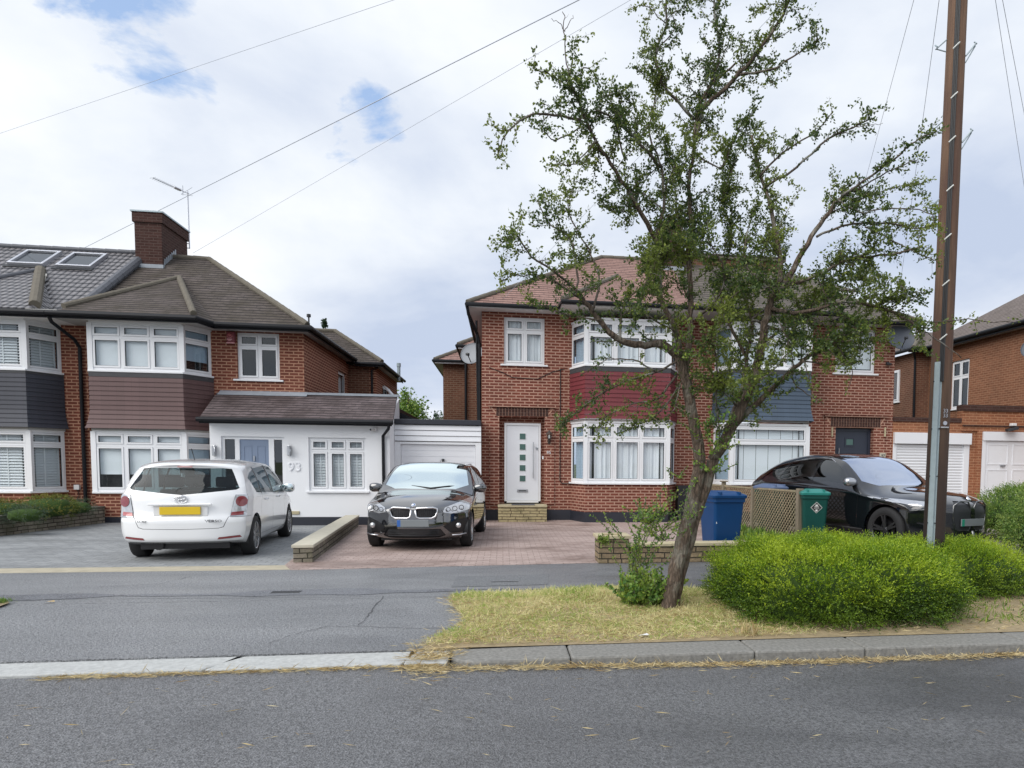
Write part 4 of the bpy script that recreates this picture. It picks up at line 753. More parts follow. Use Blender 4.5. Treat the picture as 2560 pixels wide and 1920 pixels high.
# coach lantern, bell and number of 95
p = xz(1373, 1090, YM2-.1); t = thing('coach_lantern', (p[0], YM2, p[1]), 'dark bronze coach lantern on the brick right of the white front door', 'lantern'); c = (p[0], YM2-.14, 0)
b = MB(); b.lathe([(.0, p[1]+.15), (.02, p[1]+.14), (.03, p[1]+.115), (.085, p[1]+.07), (.09, p[1]+.06)], 8, c); b.lathe([(.045, p[1]-.07), (.03, p[1]-.10), (.01, p[1]-.14), (0, p[1]-.15)], 8, c); b.tube([(c[0], YM2-.14, p[1]-.12), (c[0]+.02, YM2-.08, p[1]-.2), (c[0], YM2-.03, p[1]-.14)], .009, 5); b.box(c[0]-.035, c[0]+.035, YM2-.05, YM2-.036, p[1]-.2, p[1]-.02)
for k in range(6): g_ = PI/3*k; b.tube([(c[0]+.075*math.cos(g_), c[1]+.075*math.sin(g_), p[1]+.06), (c[0]+.045*math.cos(g_), c[1]+.045*math.sin(g_), p[1]-.07)], .006, 4)
b.build('lantern_frame', M['bronze'], t); b = MB(); b.lathe([(.070, p[1]+.06), (.040, p[1]-.07)], 6, c); b.build('lantern_glass', M['glass'], t); b = MB(); b.tube([(c[0], c[1], p[1]-.06), (c[0], c[1], p[1]+.03)], .022, 8); b.build('bulb', M['blindb'], t)
p = xz(1372, 1131.5, YM2-.04); text('95', 'house_number', .115, (p[0], YM2-.042, p[1]), (PI/2, 0, 0), M['boardw'], h95)
p = xz(1357, 1144, YM2-.04); b = MB(); b.box(p[0]-.018, p[0]+.018, YM2-.052, YM2-.036, p[1]-.04, p[1]+.04); b.build('doorbell', M['white'], h95)
gutter(h95, [(1.50, YM2-.02, 4.0), (1.50, YM2-.02, 1.05), (1.56, YM2-.02, .98), (2.0, 18.5, .97)], .012, 'cable', mat='cablek')
gutter(h95, [(-.35, YM2-.012, 3.98), (.0, YM2-.012, 3.86), (.25, YM2-.012, 3.74), (.9, YM2-.012, 3.72), (1.3, YM2-.012, 3.92), (1.6, YM2-.012, 4.0)], .009, 'cable', mat='cablek')
b = MB(); b.box(4.66, 5.1, 18.3, 18.58, 0, .95); b.build('meter_box', M['gasket'], h95); b = MB(); b.box(2.2, 2.36, 18.02, 18.05, .33, .5); 
# soffit, fascia, gutters
def eaves(h, x0, xb0, xb1, x1, side, sof):
    s = MB(); Z = EZ2-.085
    s.box(x0, xb0, 18.17, YM2, Z, Z+.025); s.box(xb0, xb1, 17.45, YM2, Z+.001, Z+.026); s.box(xb1, x1, 18.17, YM2, Z, Z+.025)
    if side < 0: s.box(x0, -.541, YM2+.001, 26, Z, Z+.025)
    else: s.box(10.986, x1, YM2+.001, 26, Z, Z+.025)
    s.build('soffit', M[sof], h)
    s = MB(); s.box(x0, xb0-.001, 18.148, 18.168, Z-.005, EZ2-.01); s.box(xb0, xb1, 17.428, 17.448, Z-.005, EZ2-.01); s.box(xb1+.001, x1, 18.148, 18.168, Z-.005, EZ2-.01); s.box(xb0-.02, xb0-.001, 17.45, 18.148, Z-.004, EZ2-.012); s.box(xb1+.001, xb1+.02, 17.45, 18.148, Z-.004, EZ2-.012)
    if side < 0: s.box(x0-.02, x0-.001, 18.15, 26, Z-.004, EZ2-.012)
    else: s.box(x1+.001, x1+.02, 18.15, 26, Z-.004, EZ2-.012)
    s.build('fascia', M['boardw'] if sof == 'soffw' else M['black'], h)
eaves(h95, -.83, 1.45, 5.149, 5.15, -1, 'soffw'); eaves(h97, 5.151, 5.153, 8.75, 11.42, 1, 'soffit')
gutter(h95, [(-.89, 25.8, EZ2-.03), (-.89, 18.08, EZ2-.03), (1.38, 18.08, EZ2-.03), (1.42, 17.37, EZ2-.03), (5.15, 17.37, EZ2-.03)], .055); gutter(h97, [(5.16, 17.37, EZ2-.03), (8.78, 17.37, EZ2-.03), (8.82, 18.08, EZ2-.03), (11.48, 18.08, EZ2-.03), (11.48, 25.8, EZ2-.03)], .055)
gutter(h95, [(-.88, 18.12, EZ2-.1), (-.86, 18.2, EZ2-.25), (-.66, 18.66, 4.85), (-.60, 18.72, 4.6), (-.60, 18.72, 2.6)], .04, 'downpipe')
RY2, RZ2 = 22.05, EZ2+SL2*(22.05-18.15)
def roof2(h, mat, xe, xh, xp, E0, E1, A, mm):
    r = MB(); r.slab([(xp, 18.12, EZ2), (xe, 18.12, EZ2), (xh, RY2, RZ2), (xp, RY2, RZ2)], .06); r.slab([(xe, 18.12, EZ2), (xe, 26, EZ2), (xh, RY2, RZ2)], .06); r.slab([(xp, 26, EZ2), (xe, 26, EZ2), (xh, RY2, RZ2), (xp, RY2, RZ2)], .06)
    r.slab([(E0, 17.40, EZ2+.005), (E1, 17.40, EZ2+.005), A], .07); out = E0-.1; r.slab([(E0, 17.40, EZ2+.005), (E0-.12, 18.14, EZ2+.005), A], .07); r.slab([(E1, 17.40, EZ2+.005), (E1+.12, 18.14, EZ2+.005), A], .07); r.build('roof', mat, h)
    up = Vector((0, 0, .03)); ridge(h, [(Vector((xp, RY2, RZ2)), Vector((xh, RY2, RZ2))), (Vector((xh, RY2, RZ2)), Vector((xe, 18.14, EZ2+.03))), (Vector(A), Vector((E0 if xe < xp else E1, 17.42, EZ2+.05)))], .07, mm)
roof2(h95, M['roof95'], -.88, 3.05, 5.15, 1.45, 5.1, (3.28, 20.4, EZ2+SL2*(20.4-18.12)+.02), 'mortar')
roof2(h97, M['roof97'], 11.46, 7.55, 5.155, 5.2, 8.75, (7.0, 20.4, EZ2+SL2*(20.4-18.12)+.02), 'mortar')
b = MB(); b.box(4.85, 5.42, 21.3, 22.7, 7.0, 8.75); b.build('chimney', M['brickch'], h95); ch = h95.children[-1]; b = MB(); b.box(4.81, 5.46, 21.26, 22.74, 8.751, 8.9); b.build('chimney_cap', M['brickch'], ch); b = MB(); b.lathe([(.10, 8.9), (.09, 9.15), (.11, 9.17), (.0, 9.18)], 14, (5.13, 21.6, 0)); b.lathe([(.10, 8.9), (.09, 9.15), (.11, 9.17), (.0, 9.18)], 14, (5.13, 22.3, 0)); b.build('chimney_pot', M['terra'], ch)
b = MB(); b.box(4.79, 5.48, 21.22, 21.30, 7.35, 7.55); b.build('flashing', M['lead'], ch)
# loft extension on 97
b = MB(); b.box(5.6, 8.9, 21.8, 25.5, 6.2, 8.02); b.box(8.6, 10.75, 20.9, 25.0, 5.9, 6.85); b.build('loft_wall', M['brickside'], h97); b = MB(); b.box(5.5, 8.95, 21.7, 25.6, 8.02, 8.15); b.slab([(8.4, 20.75, 6.98), (10.95, 20.75, 6.98), (8.9, 22.9, 8.1), (7.9, 22.9, 8.1)], .05); b.slab([(10.95, 20.75, 6.98), (10.95, 25.2, 6.98), (8.9, 22.9, 8.1)], .05); b.build('loft_roof', M['roof97'], h97); b = MB(); b.box(8.5, 10.9, 20.78, 20.88, 6.853, 6.97); b.build('loft_fascia', M['boardw'], h97)
# rear wings of 95 seen past its left corner
def wing(h, x0, x1, y0, y1, ze, wallm, roofm):
    w = MB(); w.box(x0, x1, y0, y1, 0, ze-.05); w.build('rear_wing_wall', M[wallm], h); s = MB(); s.box(x0-.28, x1, y0-.26, y0, ze-.10, ze-.06); s.box(x0-.28, x0, y0, y1, ze-.10, ze-.06); s.build('soffit', M['soffit'], h); s = MB(); s.box(x0-.28, x1, y0-.285, y0-.262, ze-.11, ze); s.build('fascia', M['boardw'], h)
    gutter(h, [(x1, y0-.33, ze-.02), (x0-.33, y0-.33, ze-.02), (x0-.33, y1, ze-.02)], .05); r = MB(); A = (x0+1.9, y0+1.9, ze+1.3); r.slab([(x0-.32, y0-.32, ze), (x1+1, y0-.32, ze), (x1+1, y0+1.9, ze+1.3), A], .06); r.slab([(x0-.32, y0-.32, ze), (x0-.32, y1, ze), (x0+1.9, y1, ze+1.3), A], .06); r.build('rear_wing_roof', M[roofm], h); ridge(h, [(A, (x0-.28, y0-.28, ze+.03))], .08, 'mortar')
wing(h95, -1.17, .5, 24, 30, 5.36, 'brickside', 'roof95'); wing(h95, -2.21, -1.171, 27, 32, 5.28, 'brickside', 'roof95')
gutter(h95, [(-1.25, 23.9, 5.2), (-1.22, 23.95, 4.8), (-1.22, 23.95, 2.5)], .045, 'downpipe')
gutter(h95, [(-.68, 18.75, 5.2), (-.64, 18.75, 2.6)], .03, 'downpipe')
dish('satellite_dish', at(1181, 886, 19.2), 250, .35, .30, 'grey satellite dish left of the upstairs window of the white-door house', 'dish', (-.55, 19.3, 4.5))
dish('satellite_dish', at(2250, 846, 18.25), 262, .35, .37, 'dark grey satellite dish at the right top corner of the dark-door house', 'dishd', (10.99, 18.75, 4.9))
# ---- house 99 and the two garages
h99 = thing('semi_detached_house', (17, 20, 0), 'orange-brown brick house at the right edge with brown-grey roof, side wall facing the others', 'house', group=G1)
XW = 16.2
w = MB((XW, 26, 0), (0, -1, 0)); wall(w, 0, 10.5, 0, 5.95, [(2.35, 3.35, 3.6, 5.35)]); w.build('wall', M['brick99'], h99)
window(h99, (XW, 26, 0), (0, -1, 0), 2.35, 3.35, 3.62, 5.35, 2, 4.75, None, dark=True, sx=(.05, .05))
w = MB(); w.box(XW+.22, 21, 15.5, 15.7, 0, 5.95); w.build('front_wall', M['brickside'], h99); w = MB(); w.box(15.55, XW-.001, 25.0, 30, 0, 5.9); w.build('rear_wing_wall', M['brickside'], h99)
window(h99, (15.549, 27.2, 0), (0, -1, 0), .3, 1.3, 4.1, 5.35, 1, None, None, dark=True, d0=-.05)
s = MB(); s.box(XW-.3, XW, 15.2, 26, 5.90, 5.94); s.box(15.3, XW-.301, 24.7, 25, 5.88, 5.92); s.build('soffit', M['soffit'], h99); s = MB(); s.box(XW-.34, XW-.302, 15.2, 24.7, 5.86, 6.05); s.box(15.27, XW-.34, 24.66, 24.70, 5.84, 6.0); s.build('fascia', M['black'], h99)
gutter(h99, [(XW-.40, 15.1, 6.0), (XW-.40, 24.6, 6.0), (15.2, 24.6, 5.95), (15.2, 29, 5.95)], .07)
gutter(h99, [(15.35, 24.7, 5.85), (15.55, 24.92, 5.6), (15.6, 24.94, 3.2)], .045, 'downpipe')
r = MB(); r.slab([(XW-.36, 15.1, 6.03), (XW-.36, 25.6, 6.03), (20.3, 21.4, 8.9), (20.3, 19.0, 8.9)], .07); r.slab([(XW-.36, 25.6, 6.03), (24, 25.6, 6.03), (20.3, 21.4, 8.9)], .07); r.slab([(XW-.36, 15.1, 6.03), (24, 15.1, 6.03), (20.3, 19.0, 8.9)], .07)
r.slab([(15.24, 24.6, 5.98), (17.4, 24.6, 5.98), (17.4, 26.6, 7.0), (16.8, 26.4, 6.95)], .06); r.slab([(15.24, 24.6, 5.98), (15.24, 30, 5.98), (16.8, 30, 6.95), (16.8, 26.4, 6.95)], .06); r.build('roof', M['roof99'], h99); ridge(h99, [((16.8, 26.4, 6.97), (15.3, 24.66, 6.02))], .08, 'mortar')
dish('satellite_dish', at(2583, 872, 16.3), 215, .3, .27, 'dark satellite dish on the side wall at the right edge', 'dishd', (16.19, 17.0, 5.0))
gr_ = thing('garage_pair', (13, 18.6, 0), 'pair of brick garages under one parapet, one white roller door and one white panelled door', 'garage')
XP = xz(2404, 1030, 18.6)[0]
w = MB((0, 18.6, 0)); wall(w, 10.99, 13.62, 0, 2.80, [(11.02, 13.42, 0, 2.49)]); w.box(13.55, 13.62, 0, .2, 2.8, 3.26) if 0 else None
w.box(XP, 18, -.05, .2, 2.56, 3.14); w.box(13.62, 13.78, -.05, .2, 0, 2.56); w.build('wall', M['brickgar'], gr_); w = MB((0, 18.6, 0)); w.box(11.0, 18, 4.2, 4.4, 0, 2.69); w.build('back_wall', M['brickgar'], gr_)
b = MB((0, 18.6, 0)); b.box(10.99, XP-.002, -.03, .22, 2.801, 2.93); b.box(XP, 18, -.09, .24, 3.141, 3.32); b.box(XP+.01, 18, -.085, -.051, 2.70, 2.74); b.build('parapet_band', M['brickch'], gr_)
b = MB((0, 18.6, 0)); b.box(11.0, 18, .24, 4.2, 2.7, 2.79); b.build('roof', M['gasket'], gr_)
b = MB((0, 18.6, 0)); b.box(11.02, 13.42, -.10, .1, 2.17, 2.49); b.box(11.02, 11.14, -.01, .1, 0, 2.169); b.box(13.24, 13.42, -.01, .1, 0, 2.169); rd = b.build('roller_door', M['boardw'], gr_, bevel=.01)
b = MB((0, 18.6, 0)); n = 26
for k in range(n): a = .03+2.13*k/n; b.prism([(11.142, .03, a), (11.142, .018, a+.04), (11.142, .03, a+.076), (11.142, .07, a+.076), (11.142, .07, a)], (2.096, 0, 0))
b.build('shutter', M['boardw'], rd)
b = MB((0, 18.55, 0)); b.box(13.79, 16.6, -.05, .08, 2.30, 2.555); b.box(13.79, 13.90, -.01, .08, 0, 2.299); pd = b.build('panel_door', M['boardw'], gr_)
b = MB((0, 18.55, 0)); b.box(13.905, 16.4, .03, .07, .02, 2.29)
for i in range(3):
    for j in range(3):
        x0 = 13.98+i*.82-(.35 if i == 0 else 0)*0; x1 = x0+.68; z0 = .12+j*.74; z1 = z0+.6
        for q in ((x0, x1, z1-.03, z1), (x0, x1, z0, z0+.03), (x0, x0+.03, z0+.03, z1-.03), (x1-.03, x1, z0+.03, z1-.03)): b.box(q[0], q[1], .018, .03, q[2], q[3])
b.build('door_leaf', M['boardw'], pd); b = MB((0, 18.55, 0)); p = xz(2507, 1164, 18.55); b.box(p[0]-.07, p[0]+.07, -.02, .018, p[1]-.03, p[1]+.02); b.build('handle', M['grey'], pd)
p = xz(2530, 1072, 18.4); t = thing('floodlight', (p[0], 18.4, p[1]), 'white and black floodlight over the panelled garage door', 'floodlight'); b = MB(); b.box(p[0]-.02, p[0]+.13, 18.36, 18.5, p[1]-.02+.1, p[1]+.13+.03); b.build('sensor', M['white'], t, bevel=.015); b = MB(); b.prism([(p[0]-.2, 18.25, p[1]-.09), (p[0]+.12, 18.25, p[1]-.02), (p[0]+.12, 18.3, p[1]+.07), (p[0]-.2, 18.3, p[1]-.02)], (0, .15, 0)); b.build('lamp_head', M['gasket'], t, bevel=.01)

# ================================================================= GARDEN WALLS, FENCE, BINS
def low_wall(name, a, c, th, h, mat, cope, label, cap=.05, over=.02):
    t = thing(name, (a[0], a[1], 0), label, 'garden wall'); L = math.hypot(c[0]-a[0], c[1]-a[1]); U = (c[0]-a[0], c[1]-a[1], 0)
    b = MB((a[0], a[1], 0), U); b.box(0, L, 0, th, 0, h-cap); b.build('stonework', M[mat], t, bevel=.01)
    b = MB((a[0], a[1], 0), U); n = max(1, int(L/.6))
    for k in range(n): b.box(-over+(L+2*over)*k/n, -over+(L+2*over)*(k+1)/n-.006, -over, th+over, h-cap+.001, h+random.uniform(-.003, .003))
    b.build('coping', M[cope], t, bevel=.008); return t
low_wall('garden_wall', (-3.60, 16.9), (-3.07, 10.84), .27, .27, 'stoneg', 'copew', 'low stone wall with pale coping between the grey and red driveways')
low_wall('garden_wall', (-9.84, 12.6), (-9.57, 18.1), .22, .38, 'stoneg', 'stoneg', 'grey stone planter wall at the left edge', .04, .01) if 0 else None
t = thing('garden_wall', (-9.7, 16, 0), 'grey stone planter wall at the left edge in front of the slate-grey bay', 'garden wall')
b = MB((-9.56, 18.14, 0), (-.26, -2.9, 0)); b.box(0, 5.6, 0, .22, 0, .36); b.build('stonework', M['stoneg'], t, bevel=.01); b = MB((-9.56, 18.14, 0), (-.26, -2.9, 0)); b.box(-.01, 5.6, -.012, .235, .361, .40); b.build('coping', M['gasket'] if 0 else plain('mossy_coping', (.10, .095, .075), .9, .4, 9), t, bevel=.008)
b = MB(); b.box(-12.5, -9.9, 12.8, 18.1, 0, .33); tag(b.build('planter_soil', M['earth']), kind='structure')
sw = low_wall('garden_wall', (1.93, 10.42), (5.9, 10.50), .26, .30, 'stonew', 'cope', 'low sandstone wall with square pier behind the tree at the pavement edge')
b = MB(); b.box(1.43, 1.90, 10.40, 10.83, 0, .375); b.build('pier', M['stonew'], sw, bevel=.012); b = MB()
for q in ((1.40, 1.93, 10.37, 10.47), (1.40, 1.93, 10.76, 10.86), (1.40, 1.53, 10.471, 10.759), (1.80, 1.93, 10.471, 10.759)): b.box(*q, .376, .425)
b.build('pier_cap', M['cope'], sw, bevel=.006); b = MB(); b.box(1.531, 1.799, 10.472, 10.758, .376, .39); b.build('pier_hollow', M['earth'], sw)
# lattice fence
fn = thing('lattice_fence', (5.46, 12.3, 0), 'weathered lattice fence between the blue bin and the green bin', 'fence')
PA, PB, PC = Vector((5.46, 12.3, 0)), Vector((5.22, 14.1, 0)), Vector((5.06, 15.6, 0)); PD = Vector((4.95, 17.4, 0))
def post(p, w, h):
    b = MB(); b.box(p.x-w, p.x+w, p.y-w, p.y+w, 0, h); q = b.build('post', M['poledk'], fn, bevel=.012)
post(PA, .06, 1.085); post(PB, .045, 1.07); post(PC, .045, 1.12); b = MB(); b.box(PC.x-.075, PC.x+.075, PC.y-.075, PC.y+.075, 1.121, 1.15); b.build('post_cap', M['poledk'], fn)
for a, c, z0, z1 in ((PA, PB, 0.05, 1.05), (PB, PC, .05, 1.05), (PC, PD, .05, 1.05)):
    U = c-a; L = U.length; b = MB(a, U); zt = z1
    b.box(.06, L-.05, -.02, .02, zt-.035, zt); b.box(.06, L-.05, -.02, .02, z0, z0+.04); st = .098
    for sgn, dd_ in ((1, -.012), (-1, .004)):
        for k in range(-int(1.2/st), int((L+1.2)/st)+1):
            u = k*st; H = zt-z0-.06; A = [u, z0+.03]; C = [u+sgn*H, z0+.03+H]
            lo, hi = .05, L-.05
            def clip(p, q, lim):
                f = (lim-p[0])/(q[0]-p[0]); return [lim, p[1]+(q[1]-p[1])*f]
            if max(A[0], C[0]) < lo or min(A[0], C[0]) > hi: continue
            if A[0] < lo: A = clip(A, C, lo)
            if A[0] > hi: A = clip(A, C, hi)
            if C[0] < lo: C = clip(C, A, lo)
            if C[0] > hi: C = clip(C, A, hi)
            if abs(A[0]-C[0]) < .03: continue
            w_ = .016; b.prism([(A[0]-w_, dd_, A[1]), (A[0]+w_, dd_, A[1]), (C[0]+w_, dd_, C[1]), (C[0]-w_, dd_, C[1])], (0, .008, 0))
    b.build('lattice_panel', M['lattice'], fn)
def bin_(loc, rz, bodym, lidm, label, w=.58, d=.70, h=.94, sticker=False, marks=False):
    t = thing('wheelie_bin', loc, label, 'wheelie bin', rz, 'household bins'); b = MB(); w0, d0 = w*.40, d*.37; w1, d1 = w*.5, d*.5
    def ring(a, c, z, r=.05, n=4): return [(sx*(a-r)+r*math.cos(g), sy*(c-r)+r*math.sin(g), z) for sx, sy, g0 in ((1, 1, 0), (-1, 1, PI/2), (-1, -1, PI), (1, -1, 1.5*PI)) for g in [g0+PI/2*k/n for k in range(n+1)]]
    zs = [(w0, d0, .03), (w0*1.02, d0*1.02, .10), (w1*.97, d1*.97, h-.16), (w1*.97, d1*.97, h-.15), (w1+.012, d1+.012, h-.14), (w1+.012, d1+.012, h-.07)]; R = [ring(a, c, z) for a, c, z in zs]; n = len(R[0]); vs = [p for r_ in R for p in r_]
    b.add(vs, [(i*n+k, i*n+(k+1) % n, (i+1)*n+(k+1) % n, (i+1)*n+k) for i in range(len(R)-1) for k in range(n)]+[tuple(range(n-1, -1, -1)), tuple(range((len(R)-1)*n, len(R)*n))]); b.build('bin_body', M[bodym], t, local=True, bevel=.006)
    b = MB(); R = [ring(w1+.03, d1+.03, h-.075), ring(w1+.035, d1+.035, h-.03), ring(w1+.005, d1+.005, h-.01), ring(w1-.10, d1-.12, h+.035)]; vs = [p for r_ in R for p in r_]
    b.add(vs, [(i*n+k, i*n+(k+1) % n, (i+1)*n+(k+1) % n, (i+1)*n+k) for i in range(3) for k in range(n)]+[tuple(range(n-1, -1, -1)), tuple(range(3*n, 4*n))]); b.box(-w*.34, -w*.27, -d1-.02, -d1+.25, h-.02, h+.03); b.box(w*.27, w*.34, -d1-.02, -d1+.25, h-.02, h+.03); b.build('lid', M[lidm], t, local=True, bevel=.006)
    b = MB(); b.tube([(-w*.42, d1+.05, h-.10), (w*.42, d1+.05, h-.10)], .016, 8); b.build('handle_bar', M[bodym], t, local=True)
    for s_ in (-1, 1): b = MB(); b.lathe([(0, -.02), (.10, -.02), (.10, .02), (0, .02)], 18, (s_*(w0+.01), d0-.02, .10), (1, 0, 0)); b.build('wheel', M['tyre'], t, local=True)
    if sticker:
        b = MB(); y = -d1*.97-.004+.0; c = (.02, h-.30); s_ = .105
        def dia(r, y0): return [(c[0], y0, c[1]+r), (c[0]+r, y0, c[1]), (c[0], y0, c[1]-r), (c[0]-r, y0, c[1])]
        tilt = (d1-d0)*.97/(h-.26)
        def T_(pts): return [(p[0], p[1]+(h-.16-p[2])*tilt, p[2]) for p in pts]
        b.prism(T_(dia(s_, y)), (0, .004, 0)); b.build('sticker', M['blindb'], t, local=True)
        b = MB(); b.prism(T_(dia(s_*.90, y-.002)), (0, .002, 0)); b.build('sticker_field', M['gasket'], t, local=True)
        b = MB(); y -= .003
        for x0, x1, z0, z1 in ((-.022, .022, .026, .055), (-.04, .04, .006, .018), (-.05, .05, -.012, -.009), (-.045, .045, -.022, -.019), (-.018, .018, -.07, -.036)): b.prism(T_([(c[0]+x0, y, c[1]+z0), (c[0]+x1, y, c[1]+z0), (c[0]+x1, y, c[1]+z1), (c[0]+x0, y, c[1]+z1)]), (0, .001, 0))
        b.build('sticker_mark', M['blindb'], t, local=True)
    if marks:
        b = MB()
        for z in (.56, .61): b.box(-w*.40, -w*.30, -d*.44, -d*.43, z, z+.03)
        b.build('paint_mark', M['blindb'], t, local=True)
    return t
bin_((3.60, 11.22, 0), math.radians(6), 'binblue', 'binblue', 'royal blue wheelie bin between the tree trunk and the lattice fence', w=.54, h=1.045, marks=True)
bin_((5.70, 12.25, 0), math.radians(-14), 'bingreen', 'binlid', 'dark green wheelie bin with a black diamond sticker right of the fence', w=.47, d=.5, h=1.05, sticker=True)
bin_((5.46, 13.75, 0), math.radians(11), 'bingreen', 'bingrey', 'wheelie bin with blue-grey lid behind the lattice fence', h=1.10, w=.34, d=.7)

# ================================================================= TELEGRAPH POLE AND WIRES
PX, PY = 5.045, 7.6
tp = thing('telegraph_pole', (PX, PY, 0), 'tall brown wooden telegraph pole standing in the hedge at the right', 'telegraph pole')
PT_ = at(2420, -500, 7.6); PT_ = Vector((5.115, 7.6, 8.9))
def pc(z): f = z/8.9; return Vector((PX+.02+(5.095-PX)*f, 7.6, z))
b = MB(); b.tube([pc(z) for z in np.linspace(0, 9.0, 14)], [.122-.0022*i for i in range(14)], 28); b.build('shaft', M['pole'], tp, smooth=True)
b = MB(); c0 = math.radians(-122)
def on(z, ang, r=.122): p = pc(z); rr = r-.0002*z*10; return Vector((p.x+rr*math.cos(ang), p.y+rr*math.sin(ang), z))
aa = math.radians(-140); u_ = Vector((-math.sin(aa), math.cos(aa), 0)); n_ = Vector((math.cos(aa), math.sin(aa), 0))
def chan(z0, z1, w_, d_):
    P0, P1 = on(z0, aa, .105), on(z1, aa, .105); vs = []
    prof = [(-w_, 0), (-w_*.7, 0), (-w_*.6, d_), (w_*.6, d_), (w_*.7, 0), (w_, 0), (w_, -.01), (-w_, -.01)]
    for P in (P0, P1): vs += [P+u_*a+n_*(c+.012) for a, c in prof]
    k = len(prof); b.add(vs, [tuple(range(k-1, -1, -1)), tuple(range(k, 2*k))]+[(i, (i+1) % k, (i+1) % k+k, i+k) for i in range(k)], raw=True)
chan(0, 2.72, .044, .035); b.build('cable_guard', M['galv'], tp)
b = MB()
for z in np.arange(.3, 2.7, .55):
    for s_ in (-1, 1): q = on(z, aa, .12)+u_*(.042*s_); b.tube([q, q+n_*.012], .008, 6)
b.build('bolt', M['gasket'], tp)
b = MB(); ac = math.radians(-122)
for k in range(3): b.tube([on(z, ac+math.radians(7*(k-1)), .13) for z in np.linspace(2.5, 9, 12)], .011, 6)
b.build('cable_run', M['cablek'], tp)
for z in (2.97, 3.58, 4.10, 4.64, 5.18, 5.66, 6.20):
    b = MB(); a0 = ac-math.radians(14); b.tube([on(z+.012*k, a0+math.radians(6*k), .143) for k in range(6)], .008, 6); b.build('cable_clip', M['blindb'], tp)
def step_iron(z, side):
    b = MB(); a_ = math.radians(158 if side < 0 else -36); p = on(z, a_, .115); o = Vector((math.cos(a_), math.sin(a_)*.4, 0))
    for dy in (-.012, .012): q = Vector((0, dy, 0)); b.tube([p+q+Vector((0, 0, .07 if side < 0 else -.05)), p+q+o*.12+Vector((0, 0, -.03 if side < 0 else .08))], .007, 5)
    b.tube([p+Vector((0, 0, -.06 if side < 0 else -.12)), p+o*.12+Vector((0, 0, -.03 if side < 0 else .06))], .007, 5); b.tube([p+o*.12+Vector((0, -.02, -.02 if side < 0 else .07)), p+o*.12+Vector((0, .02, .02 if side < 0 else .11))], .009, 5); b.build('step_iron', M['galv'], tp)
for z, s_ in ((6.30, -1), (6.20, 1), (5.40, -1), (5.25, 1), (4.53, -1), (7.1, -1), (7.0, 1)): step_iron(z, s_)
am = math.radians(-92)
for zt_, tx in ((2.155, '33'), (2.10, '33')):
    q = on(zt_, am, .128); text(tx, 'pole_digits', .062, q, (PI/2, 0, am+PI/2), M['alu'], tp, ext=.002)
b = MB(); q = on(2.015, am, .124); b.lathe([(0, .006), (.024, .006), (.026, 0)], 14, q, Vector((math.cos(am), math.sin(am), 0))); b.build('date_disc', M['alu'], tp)
b = MB(); b.tube([on(1.965, am+math.radians(g), .127) for g in (-22, -8, 8, 22)], .009, 6); b.build('band', M['alu'], tp)
b = MB(); b.tube([(PX+.02, PY, 8.75), (PX+.55, PY-.1, 8.75)], .02, 6); b.tube([(PX-.4, PY+.1, 8.75), (PX+.02, PY, 8.75)], .02, 6); b.build('top_bracket', M['galv'], tp)
def wire(end, label, sag=.25, r=.0036, px=None, start=None):
    a = start or Vector((5.1, 7.6, 8.86)); c = Vector(end); b = MB(); n = 40; b.tube([a.lerp(c, k/n)-Vector((0, 0, sag*4*(k/n)*(1-k/n))) for k in range(n+1)], r, 5); return tag(b.build('overhead_wire', M['cable'], smooth=True), label, 'wire', 'wires from the pole to the houses')
wire(at(482, 633, 23.0), 'overhead wire ending at the chimney with the aerial', 0.0); wire(at(150, 650, 34.0), 'overhead wire passing over the chimney, middle one of three at the left', 0.0, .009)
wire(at(-120, 374, 26.0), 'topmost overhead wire, leaving the picture at the left edge', 0.0, .004); wire((.0, 18.5, 5.72), 'overhead wire coming down behind the tree to the red-tiled roof', 0.05)
wire(at(2150, 500, 20.5), 'overhead wire running steeply down behind the right of the tree crown', .02, .0045); wire(at(2252, 700, 19.0), 'overhead wire close left of the pole, down to the dark roof', .02, .0045)
wire(at(2575, 560, 15.0), 'overhead wire right of the pole, nearer to it', .0, .004); wire(at(2640, 700, 16.0), 'overhead wire farthest right of the pole', .0, .004)

# ================================================================= VEGETATION
def leaves(name, C, D, S, mat, parent=None, wid=.5, fold=.0):
    C, D, S = np.asarray(C, float), np.asarray(D, float), np.asarray(S, float).reshape(-1, 1); n = len(C)
    D = D/np.maximum(1e-6, np.linalg.norm(D, axis=1, keepdims=True)); R = rng.normal(size=(n, 3)); X = np.cross(D, R); X /= np.maximum(1e-6, np.linalg.norm(X, axis=1, keepdims=True)); Nn = np.cross(D, X)
    v = np.stack([C, C+D*S*.45+X*S*wid*.5+Nn*S*fold, C+D*S, C+D*S*.45-X*S*wid*.5+Nn*S*fold], 1).reshape(-1, 3)
    me = bpy.data.meshes.new(name); me.vertices.add(4*n); me.vertices.foreach_set('co', v.ravel()); me.loops.add(4*n); me.loops.foreach_set('vertex_index', np.arange(4*n)); me.polygons.add(n); me.polygons.foreach_set('loop_start', np.arange(0, 4*n, 4)); me.polygons.foreach_set('loop_total', np.full(n, 4))
    me.materials.append(mat); me.update(calc_edges=True); me.validate(); o = link(bpy.data.objects.new(name, me)); adopt(o, parent, False); return o
def unit(v): return v/np.maximum(1e-9, np.linalg.norm(v, axis=-1, keepdims=True))
